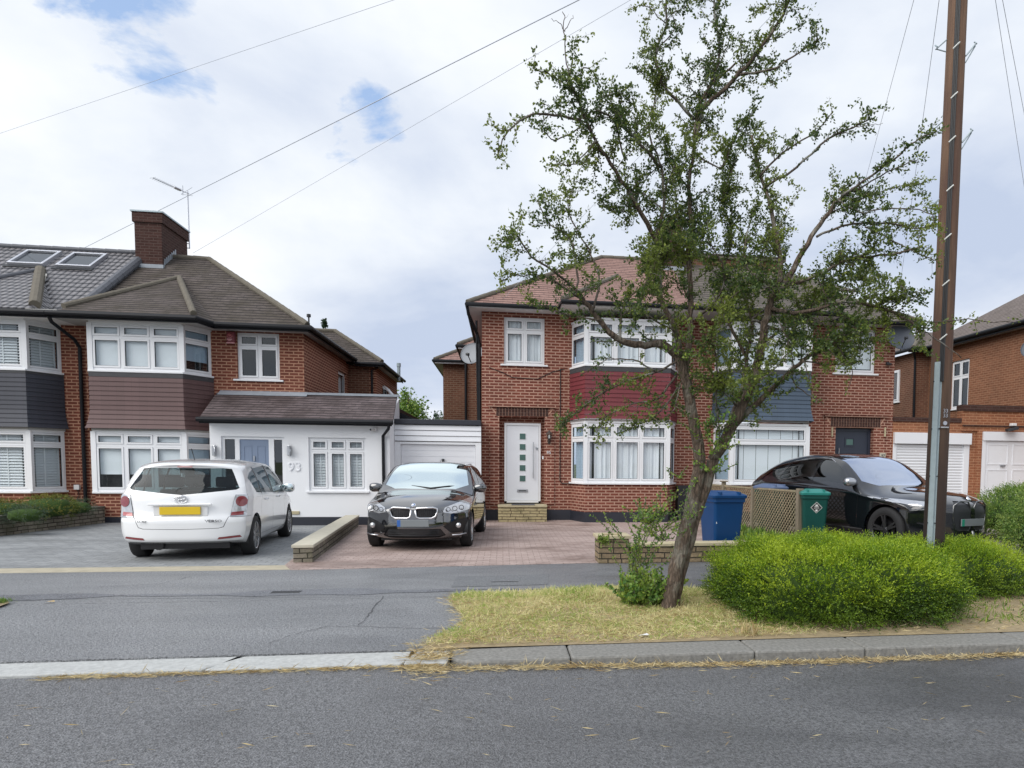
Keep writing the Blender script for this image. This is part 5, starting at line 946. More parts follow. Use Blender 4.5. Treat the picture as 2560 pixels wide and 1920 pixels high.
# ---- the hawthorn tree
tree = thing('hawthorn_tree', (1.68, 6.95, 0), 'leaning hawthorn tree with an open, uneven crown on the grass verge', 'tree')
TY = 7.0
LIMBS = []   # (points, r0, r1, density, twig length)
def limb(pts, y0, y1, r0, r1, dens=1., tl=.42, sub=True):
    P = []; n = len(pts)
    for i, (x, y) in enumerate(pts): f = i/(n-1); P.append(at(x, y, y0+(y1-y0)*f**.9))
    # Catmull-Rom refine with a little wander
    Q = []
    for i in range(n-1):
        a, c, d, e = P[max(0, i-1)], P[i], P[i+1], P[min(n-1, i+2)]
        for k in range(4):
            t = k/4; Q.append(.5*((2*c)+(d-a)*t+(2*a-5*c+4*d-e)*t*t+(3*c-a-3*d+e)*t**3))
    Q.append(P[-1]); Q = [q+Vector(rng.normal(size=3)*.006) for q in Q]; m_ = len(Q)
    LIMBS.append((Q, [r0+(r1-r0)*(i/(m_-1))**.8 for i in range(m_)], dens, tl, sub)); return Q
limb([(1668, 1535), (1682, 1460), (1700, 1380), (1722, 1300), (1738, 1230), (1750, 1165)], 6.93, 7.0, .080, .068, 0)
limb([(1686, 1538), (1694, 1470), (1714, 1390), (1738, 1300), (1762, 1220), (1784, 1150)], 7.0, 7.04, .050, .062, 0)
limb([(1750, 1165), (1742, 1095), (1728, 1020), (1716, 960), (1698, 895)], 7.0, 7.0, .062, .050, .5)
limb([(1698, 895), (1655, 862), (1600, 862), (1545, 845), (1505, 808), (1462, 755), (1440, 725)], 7.0, 6.8, .045, .020, .6, .35)
limb([(1700, 895), (1690, 830), (1655, 760), (1648, 680), (1640, 600), (1660, 520), (1655, 420)], 7.0, 7.1, .034, .012, 1.3)
limb([(1712, 930), (1722, 840), (1727, 740), (1722, 640), (1730, 560), (1722, 470), (1735, 380), (1742, 290), (1775, 215), (1840, 160)], 7.05, 7.35, .036, .010, 1.3)
limb([(1784, 1150), (1826, 1075), (1862, 1005), (1890, 930), (1905, 860), (1918, 790), (1934, 735), (1962, 712)], 7.04, 6.7, .062, .030, .6, .35)
limb([(1830, 1070), (1900, 1000), (1960, 945), (2010, 900), (2060, 868), (2120, 850)], 7.05, 6.5, .036, .010, 1.1)
limb([(1800, 1120), (1840, 1020), (1862, 950), (1868, 880), (1880, 800), (1850, 720)], 7.1, 7.6, .034, .012, 1.3)
limb([(1962, 712), (1990, 660), (2030, 590), (2070, 535), (2105, 492), (2150, 470)], 6.7, 6.5, .032, .014, .9)
limb([(1950, 705), (1948, 640), (1935, 560), (1915, 480), (1895, 420), (1880, 340)], 6.7, 7.2, .03, .012, 1.)
limb([(1962, 712), (2040, 690), (2120, 650), (2200, 640), (2300, 620)], 6.7, 6.3, .022, .008, 1.1)
limb([(1925, 770), (2010, 780), (2110, 755), (2200, 770), (2270, 800), (2300, 830)], 6.75, 6.2, .022, .008, 1.2)
limb([(2270, 800), (2300, 820), (2340, 850), (2405, 893)], 6.3, 6.2, .010, .004, .0)
limb([(2230, 800), (2330, 805), (2420, 800), (2530, 806)], 6.3, 6.4, .007, .004, .45, .15)
limb([(1655, 420), (1600, 360), (1535, 300), (1485, 270)], 7.1, 6.7, .018, .008, 1.2)
limb([(1640, 600), (1590, 510), (1540, 430), (1490, 350), (1452, 270), (1425, 190)], 7.1, 6.5, .028, .008, 1.1)
limb([(1425, 190), (1412, 110), (1409, 55), (1407, 28)], 6.5, 6.5, .007, .003, .25, .12)
limb([(1412, 80), (1424, 55), (1433, 40)], 6.5, 6.5, .004, .002, 0); limb([(1411, 75), (1395, 55), (1376, 46)], 6.5, 6.5, .004, .002, 0)
limb([(1455, 300), (1400, 290), (1340, 285), (1290, 310), (1255, 350), (1241, 388)], 6.55, 6.4, .013, .005, 1.1, .2)
limb([(1450, 320), (1390, 350), (1360, 330)], 6.5, 6.3, .008, .004, 1., .22)
limb([(1430, 220), (1380, 190), (1330, 170)], 6.5, 6.4, .007, .004, 1.1, .2); limb([(1430, 200), (1470, 170), (1500, 210)], 6.5, 6.6, .007, .004, 1., .2)
limb([(1490, 350), (1440, 410), (1395, 405)], 6.6, 6.5, .008, .004, 1., .25)
limb([(1560, 400), (1540, 300), (1555, 240), (1500, 240)], 6.8, 6.9, .010, .005, 1., .25)
limb([(1742, 290), (1800, 230), (1865, 165), (1920, 95), (1965, 20), (1990, -60)], 7.3, 7.0, .026, .010, 1.1)
limb([(1850, 185), (1930, 175), (2000, 130), (2050, 95)], 7.2, 6.9, .014, .005, 1.1, .25)
limb([(1735, 300), (1690, 250), (1655, 205), (1640, 130), (1665, 60), (1660, -40)], 7.3, 7.1, .018, .008, 1.0)
limb([(1665, 60), (1620, 20), (1580, 20)], 7.1, 7.0, .006, .003, .8, .2)
limb([(1640, 130), (1690, 60), (1655, 5)], 7.1, 7.2, .008, .004, .7, .25)
limb([(1742, 350), (1765, 240), (1800, 130), (1785, 20), (1800, -60)], 7.2, 7.6, .018, .008, 1.)
limb([(1655, 420), (1625, 340), (1635, 260), (1650, 200)], 7.1, 7.4, .012, .006, 1., .25)
limb([(1900, 440), (1960, 380), (2040, 330), (2080, 280)], 7.0, 6.8, .012, .005, .9, .25)
limb([(1905, 470), (1990, 420), (2070, 350), (2130, 318), (2170, 300), (2165, 265)], 7.0, 6.6, .014, .005, .8, .22)
limb([(2120, 320), (2160, 312), (2205, 310)], 6.6, 6.6, .005, .002, .1)
limb([(2105, 492), (2180, 440), (2250, 385), (2300, 345), (2340, 332)], 6.5, 6.3, .014, .005, 1., .22)
limb([(2150, 470), (2220, 430), (2290, 400)], 6.5, 6.4, .009, .004, 1., .2)
limb([(2070, 535), (2150, 500), (2230, 470), (2300, 460)], 6.6, 6.9, .010, .004, 1., .25)
limb([(2040, 590), (2130, 560), (2220, 560), (2290, 570), (2340, 560)], 6.6, 6.4, .013, .005, 1., .25)
limb([(2160, 565), (2230, 600), (2310, 640), (2340, 650)], 6.5, 6.3, .008, .004, .6, .2)
limb([(2090, 500), (2150, 530), (2210, 520), (2320, 530), (2335, 560)], 6.5, 6.2, .009, .004, 1., .22)
limb([(1880, 800), (1960, 830), (2050, 850), (2110, 900)], 7.3, 7.5, .016, .006, 1.2)
limb([(2010, 900), (2025, 960), (2040, 1010)], 6.6, 6.5, .007, .003, .9, .2)
limb([(1980, 900), (1985, 960), (2030, 990), (2060, 1010)], 6.9, 6.7, .008, .003, .3, .15)
limb([(1698, 900), (1640, 930), (1570, 950), (1500, 985), (1450, 1025), (1405, 1062)], 7.0, 6.6, .014, .004, 1.4, .22)
limb([(1640, 930), (1580, 900), (1520, 900), (1450, 940)], 6.9, 6.7, .009, .004, .5, .18)
limb([(1690, 940), (1640, 1000), (1580, 1010), (1520, 1040), (1490, 1075)], 7.0, 6.7, .012, .004, 1.2, .22)
limb([(1700, 960), (1640, 1040), (1590, 1060), (1560, 1080)], 7.0, 6.8, .010, .004, 1.1, .2)
limb([(1440, 725), (1400, 690), (1330, 640), (1290, 585), (1268, 610)], 6.8, 6.5, .013, .005, 1.4, .3)
limb([(1445, 735), (1440, 660), (1420, 590), (1370, 560), (1345, 500)], 6.8, 7.0, .013, .005, 1.5, .28)
limb([(1460, 755), (1440, 740), (1360, 690), (1290, 690), (1248, 700)], 6.8, 6.5, .009, .004, 1.3, .22)
limb([(1480, 780), (1500, 700), (1470, 620), (1420, 530), (1435, 470)], 6.8, 7.2, .013, .005, 1.2, .3)
limb([(1500, 800), (1430, 790), (1370, 770), (1310, 760)], 6.8, 6.6, .008, .004, 1., .22)
limb([(1550, 850), (1560, 760), (1620, 700), (1600, 620)], 6.9, 7.3, .014, .005, 1.2, .3)
limb([(1870, 900), (1820, 800), (1800, 700), (1830, 600), (1810, 500), (1840, 400)], 7.4, 7.8, .022, .008, 1.4, .4)
limb([(1905, 860), (1990, 800), (2040, 760), (2100, 700), (2180, 700)], 6.9, 7.4, .016, .006, 1.5, .38)
limb([(1740, 800), (1790, 750), (1810, 680), (1770, 600)], 7.1, 6.6, .014, .006, 1.4, .4)
limb([(1855, 1030), (1800, 960), (1790, 880), (1760, 840)], 7.0, 6.6, .014, .006, 1.4, .35)
limb([(1780, 1150), (1800, 1080), (1790, 1000), (1810, 930)], 6.95, 6.8, .010, .005, 1.3, .25)
limb([(1935, 735), (1880, 680), (1860, 620), (1880, 540)], 6.8, 7.0, .014, .006, 1.4, .35)
limb([(2090, 860), (2130, 930), (2110, 985)], 6.6, 6.6, .007, .003, .4, .12)
limb([(1995, 900), (2080, 910), (2150, 900), (2130, 800)], 6.8, 6.9, .009, .004, 1.2, .25)
limb([(1880, 800), (1930, 740), (1900, 640), (1960, 560)], 7.4, 7.9, .012, .005, 1.5, .4)
limb([(1800, 700), (1750, 640), (1700, 560), (1690, 470)], 7.5, 7.9, .012, .005, 1.3, .4)
limb([(1962, 712), (1900, 720), (1830, 740), (1790, 800)], 6.8, 6.6, .010, .005, 1.3, .35)
limb([(1925, 770), (1970, 850), (1950, 910), (1900, 950)], 6.8, 6.5, .010, .005, 1.4, .35)
limb([(2040, 690), (2080, 760), (2150, 820), (2190, 860)], 6.6, 6.4, .009, .004, 1.3, .3)
limb([(1690, 830), (1620, 790), (1600, 740), (1640, 660)], 6.9, 6.6, .010, .005, 1.2, .35)
limb([(1735, 380), (1800, 420), (1830, 360), (1860, 300)], 7.2, 6.9, .010, .005, 1.2, .35)
limb([(1655, 520), (1590, 480), (1550, 530), (1500, 500)], 7.0, 7.3, .009, .004, 1.2, .3)
limb([(1660, 480), (1690, 400), (1620, 440), (1560, 560)], 7.0, 7.3, .009, .004, 1.2, .35)
limb([(1700, 960), (1690, 1010), (1660, 1050)], 6.95, 6.8, .008, .004, 1.2, .22)
tw = MB(); tk = MB(); LC, LD, LS = [], [], []
def rosette(p, d, k, s0=.031):
    for _ in range(k):
        v = d*.45+rng.normal(size=3)*.85; LC.append(p+rng.normal(size=3)*.013); LD.append(v+np.array([0, 0, .1])); LS.append(s0*rng.uniform(.7, 1.3))
def twig(p, d, L, r, depth, leafy):
    n = max(3, int(L/.07)); pts = [p]; q = p.copy(); dd = d.copy()
    for i in range(n):
        dd = unit(dd+rng.normal(size=3)*.24+np.array([0, 0, .05 if depth == 0 else -.02])); q = q+dd*L/n; pts.append(q.copy())
    tw.tube([Vector(a) for a in pts], [r*(1-.75*i/n) for i in range(n+1)], 4, cap=False)
    st = .030; m_ = int(L/st)
    for k in range(1, m_+1):
        f = k/m_*n; i = min(n-1, int(f)); a = pts[i]+(pts[i+1]-pts[i])*(f-i)
        if rng.random() < leafy: rosette(a, dd, rng.integers(3, 7))
    if depth < 2:
        for k in range(int(L*(11 if depth == 0 else 8)*leafy+.5)):
            f = rng.uniform(.2, 1)*n; i = min(n-1, int(f)); a = pts[i]+(pts[i+1]-pts[i])*(f-i)
            twig(a, unit(dd*.5+rng.normal(size=3)*.8), L*rng.uniform(.25, .55), r*.55, depth+1, leafy)
for Q, R, dens, tl, sub in LIMBS:
    (tk if max(R) > .02 else tw).tube(Q, R, 14 if R[0] > .03 else 6)
    if not dens: continue
    LL = sum((c-a).length for a, c in zip(Q, Q[1:])); n = int(LL*dens*(16 if R[0] < .03 else 14.5)); ctr = np.array([2.0, 7.0, 3.2])
    for k in range(n):
        f = rng.uniform(.12, 1)**.8*(len(Q)-1); i = min(len(Q)-2, int(f)); a = np.array(Q[i].lerp(Q[i+1], f-i)); ld = np.array(Q[i+1]-Q[i]); ld = unit(ld)
        d = unit(ld*.55+rng.normal(size=3)*np.array([.7, .8, .7])+unit(a-ctr)*.25+np.array([0, 0, .12])); twig(a, d, tl*1.2*rng.uniform(.3, 1.)*(1-.3*f/len(Q)), min(.006, R[i]*.5), 0 if tl > .3 else 1, min(1, .55+.4*dens))
    for k in range(int(LL/.05*min(1, dens)) if R[0] < .03 else 0):
        f = rng.uniform(.1, 1)*(len(Q)-1); i = min(len(Q)-2, int(f)); rosette(np.array(Q[i].lerp(Q[i+1], f-i)), unit(np.array(Q[i+1]-Q[i])), 3)
print('leaves', len(LC), 'twig verts', len(tw.v))
trunk = tk.build('trunk', M['bark'], tree, smooth=True, uv=False); tw.build('twigs', M['twig'], tree, smooth=True, uv=False)
leaves('crown', LC, LD, LS, M['hawth'], tree, .62, .08)
# suckers around the trunk, with bright young leaves
def shoots(parent, roots, n, L, mat, stemm, s0=.03, spread=.5, up=1., stepv=.03, name='foliage', stem='stems', rn=(2, 4)):
    C, D, S = [], [], []; b = MB()
    for k in range(n):
        p = np.array(roots[rng.integers(len(roots))], float)+rng.normal(size=3)*np.array([.04, .04, 0]); d = unit(np.array([rng.normal()*spread, rng.normal()*spread, up])); l = L*rng.uniform(.35, 1); m_ = int(l/stepv); pts = [p]
        for i in range(m_):
            d = unit(d+rng.normal(size=3)*.12+np.array([0, 0, .01])); p = p+d*stepv; pts.append(p.copy())
            for _ in range(rng.integers(*rn)): C.append(p); D.append(unit(rng.normal(size=3)*.8+d*.4)); S.append(s0*rng.uniform(.6, 1.25))
        b.tube([Vector(a) for a in pts[::2]] if len(pts) > 4 else [Vector(a) for a in pts], .0035, 4, cap=False)
    b.build(stem, stemm, parent, uv=False); return leaves(name, C, D, S, mat, parent, .66, .08)
sk_ = thing('basal_shoots', (1.5, 6.8, 0), 'bright green young shoots growing from the foot of the leaning trunk', 'shrub')
rt = [gp(x, 1520) for x in range(1575, 1655, 8)]; rt = [(x, y, 0) for x, y in rt]
shoots(sk_, rt, 120, .46, M['sucker'], M['twig'], .042, .42, 1., .03, rn=(4, 7))
rt2 = [(*gp(x, 1480), 0) for x in (1590, 1610, 1625)]+[(*gp(1575, 1475), 0)]
shoots(sk_, rt2, 22, 1.2, M['sucker'], M['twig'], .032, .10, 1., .035, 'foliage', 'stems', (3, 5))
rt3 = [tuple(at(x, y, 6.9)) for x, y in ((1655, 1350), (1640, 1330), (1620, 1310), (1600, 1300), (1650, 1290))]; shoots(sk_, rt3, 60, .36, M['sucker'], M['twig'], .03, .7, .5, .03)
rt4 = [tuple(at(x, y, 6.85)) for x, y in ((1690, 1250), (1700, 1200), (1720, 1240), (1716, 1300), (1705, 1340))]; shoots(sk_, rt4, 22, .28, M['sucker'], M['twig'], .03, .6, .7, .03)
rt5 = [tuple(at(x, y, 6.88)) for x, y in ((1765, 1100), (1770, 1140), (1780, 1060), (1790, 1180), (1800, 1120), (1820, 1060), (1850, 1000), (1740, 1070), (1700, 860), (1680, 880), (1720, 900))]; shoots(sk_, rt5, 60, .28, M['sucker'], M['twig'], .036, .8, .5, .03)
# ---- hedges
def mound(name, C0, R0, n_sh, label, mat, core, pw=2.6, sh=.165, ls=.025, nl=9, cat='hedge', flat=.0, up=.5, group=None, lit_mat=None):
    t = thing(name, (C0[0], C0[1], 0), label, cat, group=group); C0 = np.array(C0, float); R0 = np.array(R0, float)
    def surf(v, s=1.): # superellipsoid with lumps
        k = (np.abs(v[:, 0])**pw+np.abs(v[:, 1])**pw+np.abs(v[:, 2])**pw)**(-1/pw); p = v*k[:, None]
        l = 1+.05*np.sin(v[:, 0]*7+C0[0])*np.cos(v[:, 1]*6)+.04*np.sin(v[:, 2]*9+v[:, 0]*11)+.03*np.sin(v[:, 0]*23+v[:, 1]*17); return C0+p*R0*l[:, None]*s
    b = MB(); nu, nv = 40, 20; vs = []
    for j in range(nv+1):
        for i in range(nu): g, e = 2*PI*i/nu, -PI/2+PI*j/nv; vs.append((math.cos(g)*math.cos(e), math.sin(g)*math.cos(e), math.sin(e)))
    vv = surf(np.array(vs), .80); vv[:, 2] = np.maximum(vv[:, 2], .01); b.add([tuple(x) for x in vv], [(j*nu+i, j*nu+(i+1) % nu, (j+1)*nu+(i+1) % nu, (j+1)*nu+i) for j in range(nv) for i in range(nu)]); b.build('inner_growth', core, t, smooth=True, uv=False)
    v = unit(rng.normal(size=(n_sh, 3))); v[:, 2] = np.where(v[:, 2] < -.75, -v[:, 2], v[:, 2]); P = surf(v, 1)-0; P = C0+(P-C0)*rng.uniform(.82, 1.0, (n_sh, 1)); keep = P[:, 2] > .03; P, v = P[keep], v[keep]; n = len(P)
    D = unit(v*R0[None]*0+v+np.array([0, 0, up])+rng.normal(size=(n, 3))*.35); C, DD, S = [], [], []; ll = sh*rng.uniform(.5, 1.2, (n, 1))
    for k in range(nl):
        f = (k+.5)/nl; sd = unit(np.cross(D, rng.normal(size=(n, 3)))); C.append(P+D*ll*f+np.array([0, 0, -.02])*f*f); DD.append(unit(D*.75+sd*.75)); S.append(ls*rng.uniform(.7, 1.2, n)*(1.1-.4*f))
    C, DD, S = np.concatenate(C), np.concatenate(DD), np.concatenate(S)
    if lit_mat:   # shading put into leaf colour: bright on top and outer ends, dark below
        vz_ = np.tile(v[:, 2]+rng.normal(size=n)*.22-.10+.12*np.sin(P[:, 0]*5)*np.cos(P[:, 1]*4), nl)+np.repeat(np.arange(nl)/nl*.35, n); k_ = vz_ > .30; leaves('lit_leaves', C[k_], DD[k_], S[k_], lit_mat, t, .5, .05); C, DD, S = C[~k_], DD[~k_], S[~k_]
    return leaves('foliage', C, DD, S, mat, t, .5, .05)
mound('hedge', (3.42, 6.84, .25), (1.15, .98, .42), 19000, 'big clipped bright green hedge in front of the telegraph pole', M['hedgeshade'], M['hedgein'], pw=3.4, lit_mat=M['hedge'])
mound('hedge', (5.38, 7.72, .20), (.80, .82, .36), 7500, 'smaller dark green hedge mound right of the telegraph pole', M['hedgeshade'], M['hedgein'], pw=2.8, lit_mat=M['hedge'])
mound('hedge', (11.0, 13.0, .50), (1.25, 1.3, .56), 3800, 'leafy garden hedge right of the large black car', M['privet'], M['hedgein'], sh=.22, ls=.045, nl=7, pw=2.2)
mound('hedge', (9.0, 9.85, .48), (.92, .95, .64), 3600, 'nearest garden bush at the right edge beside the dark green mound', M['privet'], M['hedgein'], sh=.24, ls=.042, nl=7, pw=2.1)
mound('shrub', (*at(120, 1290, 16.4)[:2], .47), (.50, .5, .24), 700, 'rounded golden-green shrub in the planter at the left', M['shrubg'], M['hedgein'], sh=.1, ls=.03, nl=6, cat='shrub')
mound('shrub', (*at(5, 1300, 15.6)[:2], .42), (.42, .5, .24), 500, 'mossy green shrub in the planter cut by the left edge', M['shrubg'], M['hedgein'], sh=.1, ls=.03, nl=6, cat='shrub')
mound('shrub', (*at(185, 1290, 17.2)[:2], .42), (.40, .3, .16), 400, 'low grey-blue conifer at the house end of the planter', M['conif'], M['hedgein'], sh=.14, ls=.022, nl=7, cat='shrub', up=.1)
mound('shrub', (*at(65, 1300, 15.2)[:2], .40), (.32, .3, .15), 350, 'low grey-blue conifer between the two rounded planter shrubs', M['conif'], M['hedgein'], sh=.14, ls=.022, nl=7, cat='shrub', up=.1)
# far trees and house
def far_tree(name, base, h, w_, label, mat, n, ls, shape=0):
    t = thing(name, (base[0], base[1], 0), label, 'tree'); b = MB(); b.tube([(base[0], base[1], 0), (base[0], base[1], h*.9)], [.14, .03], 6); b.build('trunk', M['bark'], t, uv=False)
    if shape == 0:
        k = 26; cs = unit(rng.normal(size=(k, 3)))*rng.uniform(.3, .8, (k, 1))*np.array([w_, w_, h*.32])+np.array([base[0], base[1], h*.68]); ix = rng.integers(k, size=n); C = cs[ix]+rng.normal(size=(n, 3))*w_*.2
    else:
        f = rng.random(n)**.7; a = rng.random(n)*2*PI; lay = np.floor(f*14)/14+rng.normal(size=n)*.012; rr = w_*(1-lay)*rng.random(n)**.5; C = np.stack([base[0]+rr*np.cos(a), base[1]+rr*np.sin(a), h*(.15+.85*lay)-rr*.1], 1)
    leaves('crown', C, rng.normal(size=(n, 3)), ls*rng.uniform(.6, 1.3, n), mat, t, .6)
p = at(1030, 1045, 38); far_tree('tree', (p.x-.15, 38), 5.6, 1.0, 'leafy green tree far behind in the gap between the two houses', M['hawth'] if 0 else M['privet'], 3500, .16)
p = at(812, 840, 42); far_tree('conifer', (p.x, 42), 9.9, .9, 'thin conifer top above the rear roof of the plum-bay house', M['conif'], 2600, .16, 1)
p = at(1084, 1045, 44); far_tree('tree', (p.x, 44), 4.75, .9, 'dark rounded evergreen beside the far roof in the gap', M['conif'], 2500, .2)
fh = thing('bungalow', (0, 50, 0), 'far brown-roofed house just visible beside the rear wing in the gap', 'house'); a = at(1096, 1040, 50); b = MB(); b.box(a.x-.2, a.x+9, 50, 58, 0, 4.3); b.build('wall', M['brickside'], fh); b = MB(); b.slab([(a.x-.5, 49.6, 4.35), (a.x+9, 49.6, 4.35), (a.x+9, 54, 6.8), (a.x+2.4, 54, 6.0)], .1); b.slab([(a.x-.5, 49.6, 4.35), (a.x-.5, 58, 4.35), (a.x+2.4, 54, 6.0)], .1); b.build('roof', M['roof99'], fh)
# ---- grass, straw, litter
n = 52000; yy = rng.uniform(5.74, 8.2, n); xx = np.array([verge_left(y) for y in yy])+rng.uniform(-.03, 3.4, n)
dens = .5+.5*np.sin(xx*3.1+yy*1.7)*np.sin(yy*4.3+1.)+.35*np.sin(xx*9+2)*np.sin(yy*8); keep = (rng.random(n) < .40+.6*np.clip(dens+.25, 0, 1))&~((yy < 5.95)&(rng.random(n) < .5)); xx, yy = xx[keep], yy[keep]; n = len(xx)
zb = np.array([verge_h(x, y) for x, y in zip(xx, yy)])*.9; hh = rng.uniform(.025, .07, n)*(1+.5*(yy > 7.6)*rng.random(n)); D = np.stack([rng.normal(size=n)*.65, rng.normal(size=n)*.65, np.full(n, .46)], 1)
gr2 = leaves('grass', np.stack([xx, yy, zb], 1), D, hh, M['grassb'], None, .11, .12); tag(gr2, kind='stuff'); gr2['label'] = 'sunburnt grass of the verge round the tree'
n = 9500; yy = rng.uniform(5.72, 7.9, n); xx = np.array([verge_left(y) for y in yy])+rng.uniform(-.1, 3.2, n)**1.; s1 = np.stack([xx, yy, .012+np.array([max(0, verge_h(x, y)) for x, y in zip(xx, yy)])], 1)
m2 = 3600; xk = rng.uniform(-.75, 4.7, m2); yk = 5.30-np.abs(rng.normal(size=m2))*.05; zk = np.where(xk < -1.2, -.03, np.where(xk < 2, -.03-.057*(xk+1.2)/3.2, -.087))+.006; s2 = np.stack([xk, yk, zk], 1)
m3 = 1200; xk = rng.uniform(-3.2, -.5, m3); s3 = np.stack([xk, 5.345-np.abs(rng.normal(size=m3))*.03, np.full(m3, -.028)], 1)
m4 = 900; s4 = np.stack([-.55+rng.normal(size=m4)*.10, 5.5+rng.normal(size=m4)*.22, np.full(m4, .0)], 1); s4[:, 2] = np.where(s4[:, 1] < 5.35, -.028, .006)
m5 = 160; s5 = np.stack([rng.uniform(-3, 4.5, m5), rng.uniform(3.6, 5.2, m5), np.full(m5, -.03)], 1); s5[:, 2] = np.where(s5[:, 0] > -1.2, -.03-.057*np.clip((s5[:, 0]+1.2)/3.2, 0, 1), -.032)+.004
m6 = 3200; s6 = np.stack([rng.uniform(2.2, 7.5, m6), rng.uniform(5.72, 7.4, m6), np.full(m6, .02)], 1); s6[:, 2] = .008+np.array([max(0, verge_h(x, y)) for x, y in s6[:, :2]])
P = np.concatenate([s1, s2, s3, s4, s5, s6]); n = len(P); D = np.stack([rng.normal(size=n), rng.normal(size=n)*.6, np.abs(rng.normal(size=n))*.12], 1); st_ = leaves('straw', P, D, rng.uniform(.03, .11, n), M['straw'], None, .06, .02); tag(st_, kind='stuff'); st_['label'] = 'dry cut grass strewn along the kerb and verge edge'
n = 700; x0, y0 = gp(5, 1511); C = np.stack([x0+rng.normal(size=n)*.05-.05, y0+rng.normal(size=n)*.05, np.full(n, .02)], 1); o = leaves('grass', C, rng.normal(size=(n, 3))*.5+np.array([0, 0, .6]), rng.uniform(.03, .06, n), M['privet'], None, .12); tag(o, kind='stuff'); o['label'] = 'tuft of grass at the left edge of the footway'
n = 1600; fx = rng.uniform(4.7, 6.2, n); C = np.stack([5.0+rng.uniform(-.25, .30, n), rng.uniform(12.0, 15.5, n), np.full(n, .0)], 1); o = leaves('weeds', C, rng.normal(size=(n, 3))*.4+np.array([0, 0, .9]), rng.uniform(.08, .32, n), M['privet'], None, .16); tag(o, kind='stuff'); o['label'] = 'long weeds at the foot of the lattice fence'
n = 1500; C = np.stack([rng.normal(size=n)*.35+rng.choice([4.75, 5.5, 6.2, 6.7], n), rng.normal(size=n)*.12+rng.choice([6.1, 6.5, 6.9], n), np.full(n, .02)], 1); o = leaves('weeds', C, rng.normal(size=(n, 3))*.6+np.array([0, 0, .8]), rng.uniform(.03, .11, n), M['privet'], None, .16); tag(o, kind='stuff'); o['label'] = 'low weeds on the bare soil right of the hedge'
def stalk_tuft(x, y, n, h, label):
    C = np.stack([x+rng.normal(size=n)*.05, y+rng.normal(size=n)*.04, np.full(n, .0)], 1); o = leaves('dry_tuft', C, rng.normal(size=(n, 3))*.22+np.array([0, 0, 1]), h*rng.uniform(.5, 1, n), M['straw'], None, .05); tag(o, label, 'grass tuft')
x0, y0 = gp(1870, 1592); stalk_tuft(x0, y0, 40, .20, 'dry straw-coloured grass tuft at the front left foot of the big hedge')
wall_weed = thing('wall_plant', (1.5, 10.38, 0), 'small creeping plant on the sandstone pier', 'plant'); C = np.array([tuple(at(1507+rng.normal()*7, 1349+rng.normal()*5, 10.37)) for _ in range(160)]); leaves('foliage', C, rng.normal(size=(160, 3)), np.full(160, .04), M['privet'], wall_weed, .7)
# dead leaves, each a small thing
for k, (px, py, lb) in enumerate(((125, 1508, 'curled dead leaf on the wet footway at the left'), (1610, 1598, 'pale crumpled leaf on the soil above the kerb'), (1290, 1494, 'small pale leaf at the back edge of the verge'))):
    x, y = gp(px, py); b = MB((x, y, 0.01 if k != 1 else .03)); b.add([(-.055, 0, 0), (-.02, -.02, .012), (.05, -.005, .006), (.03, .022, .018), (-.02, .018, .006)], [(0, 1, 2, 3, 4)]); tag(b.build('dead_leaf', M['leaflitter'] if k == 0 else M['white']), lb, 'leaf')

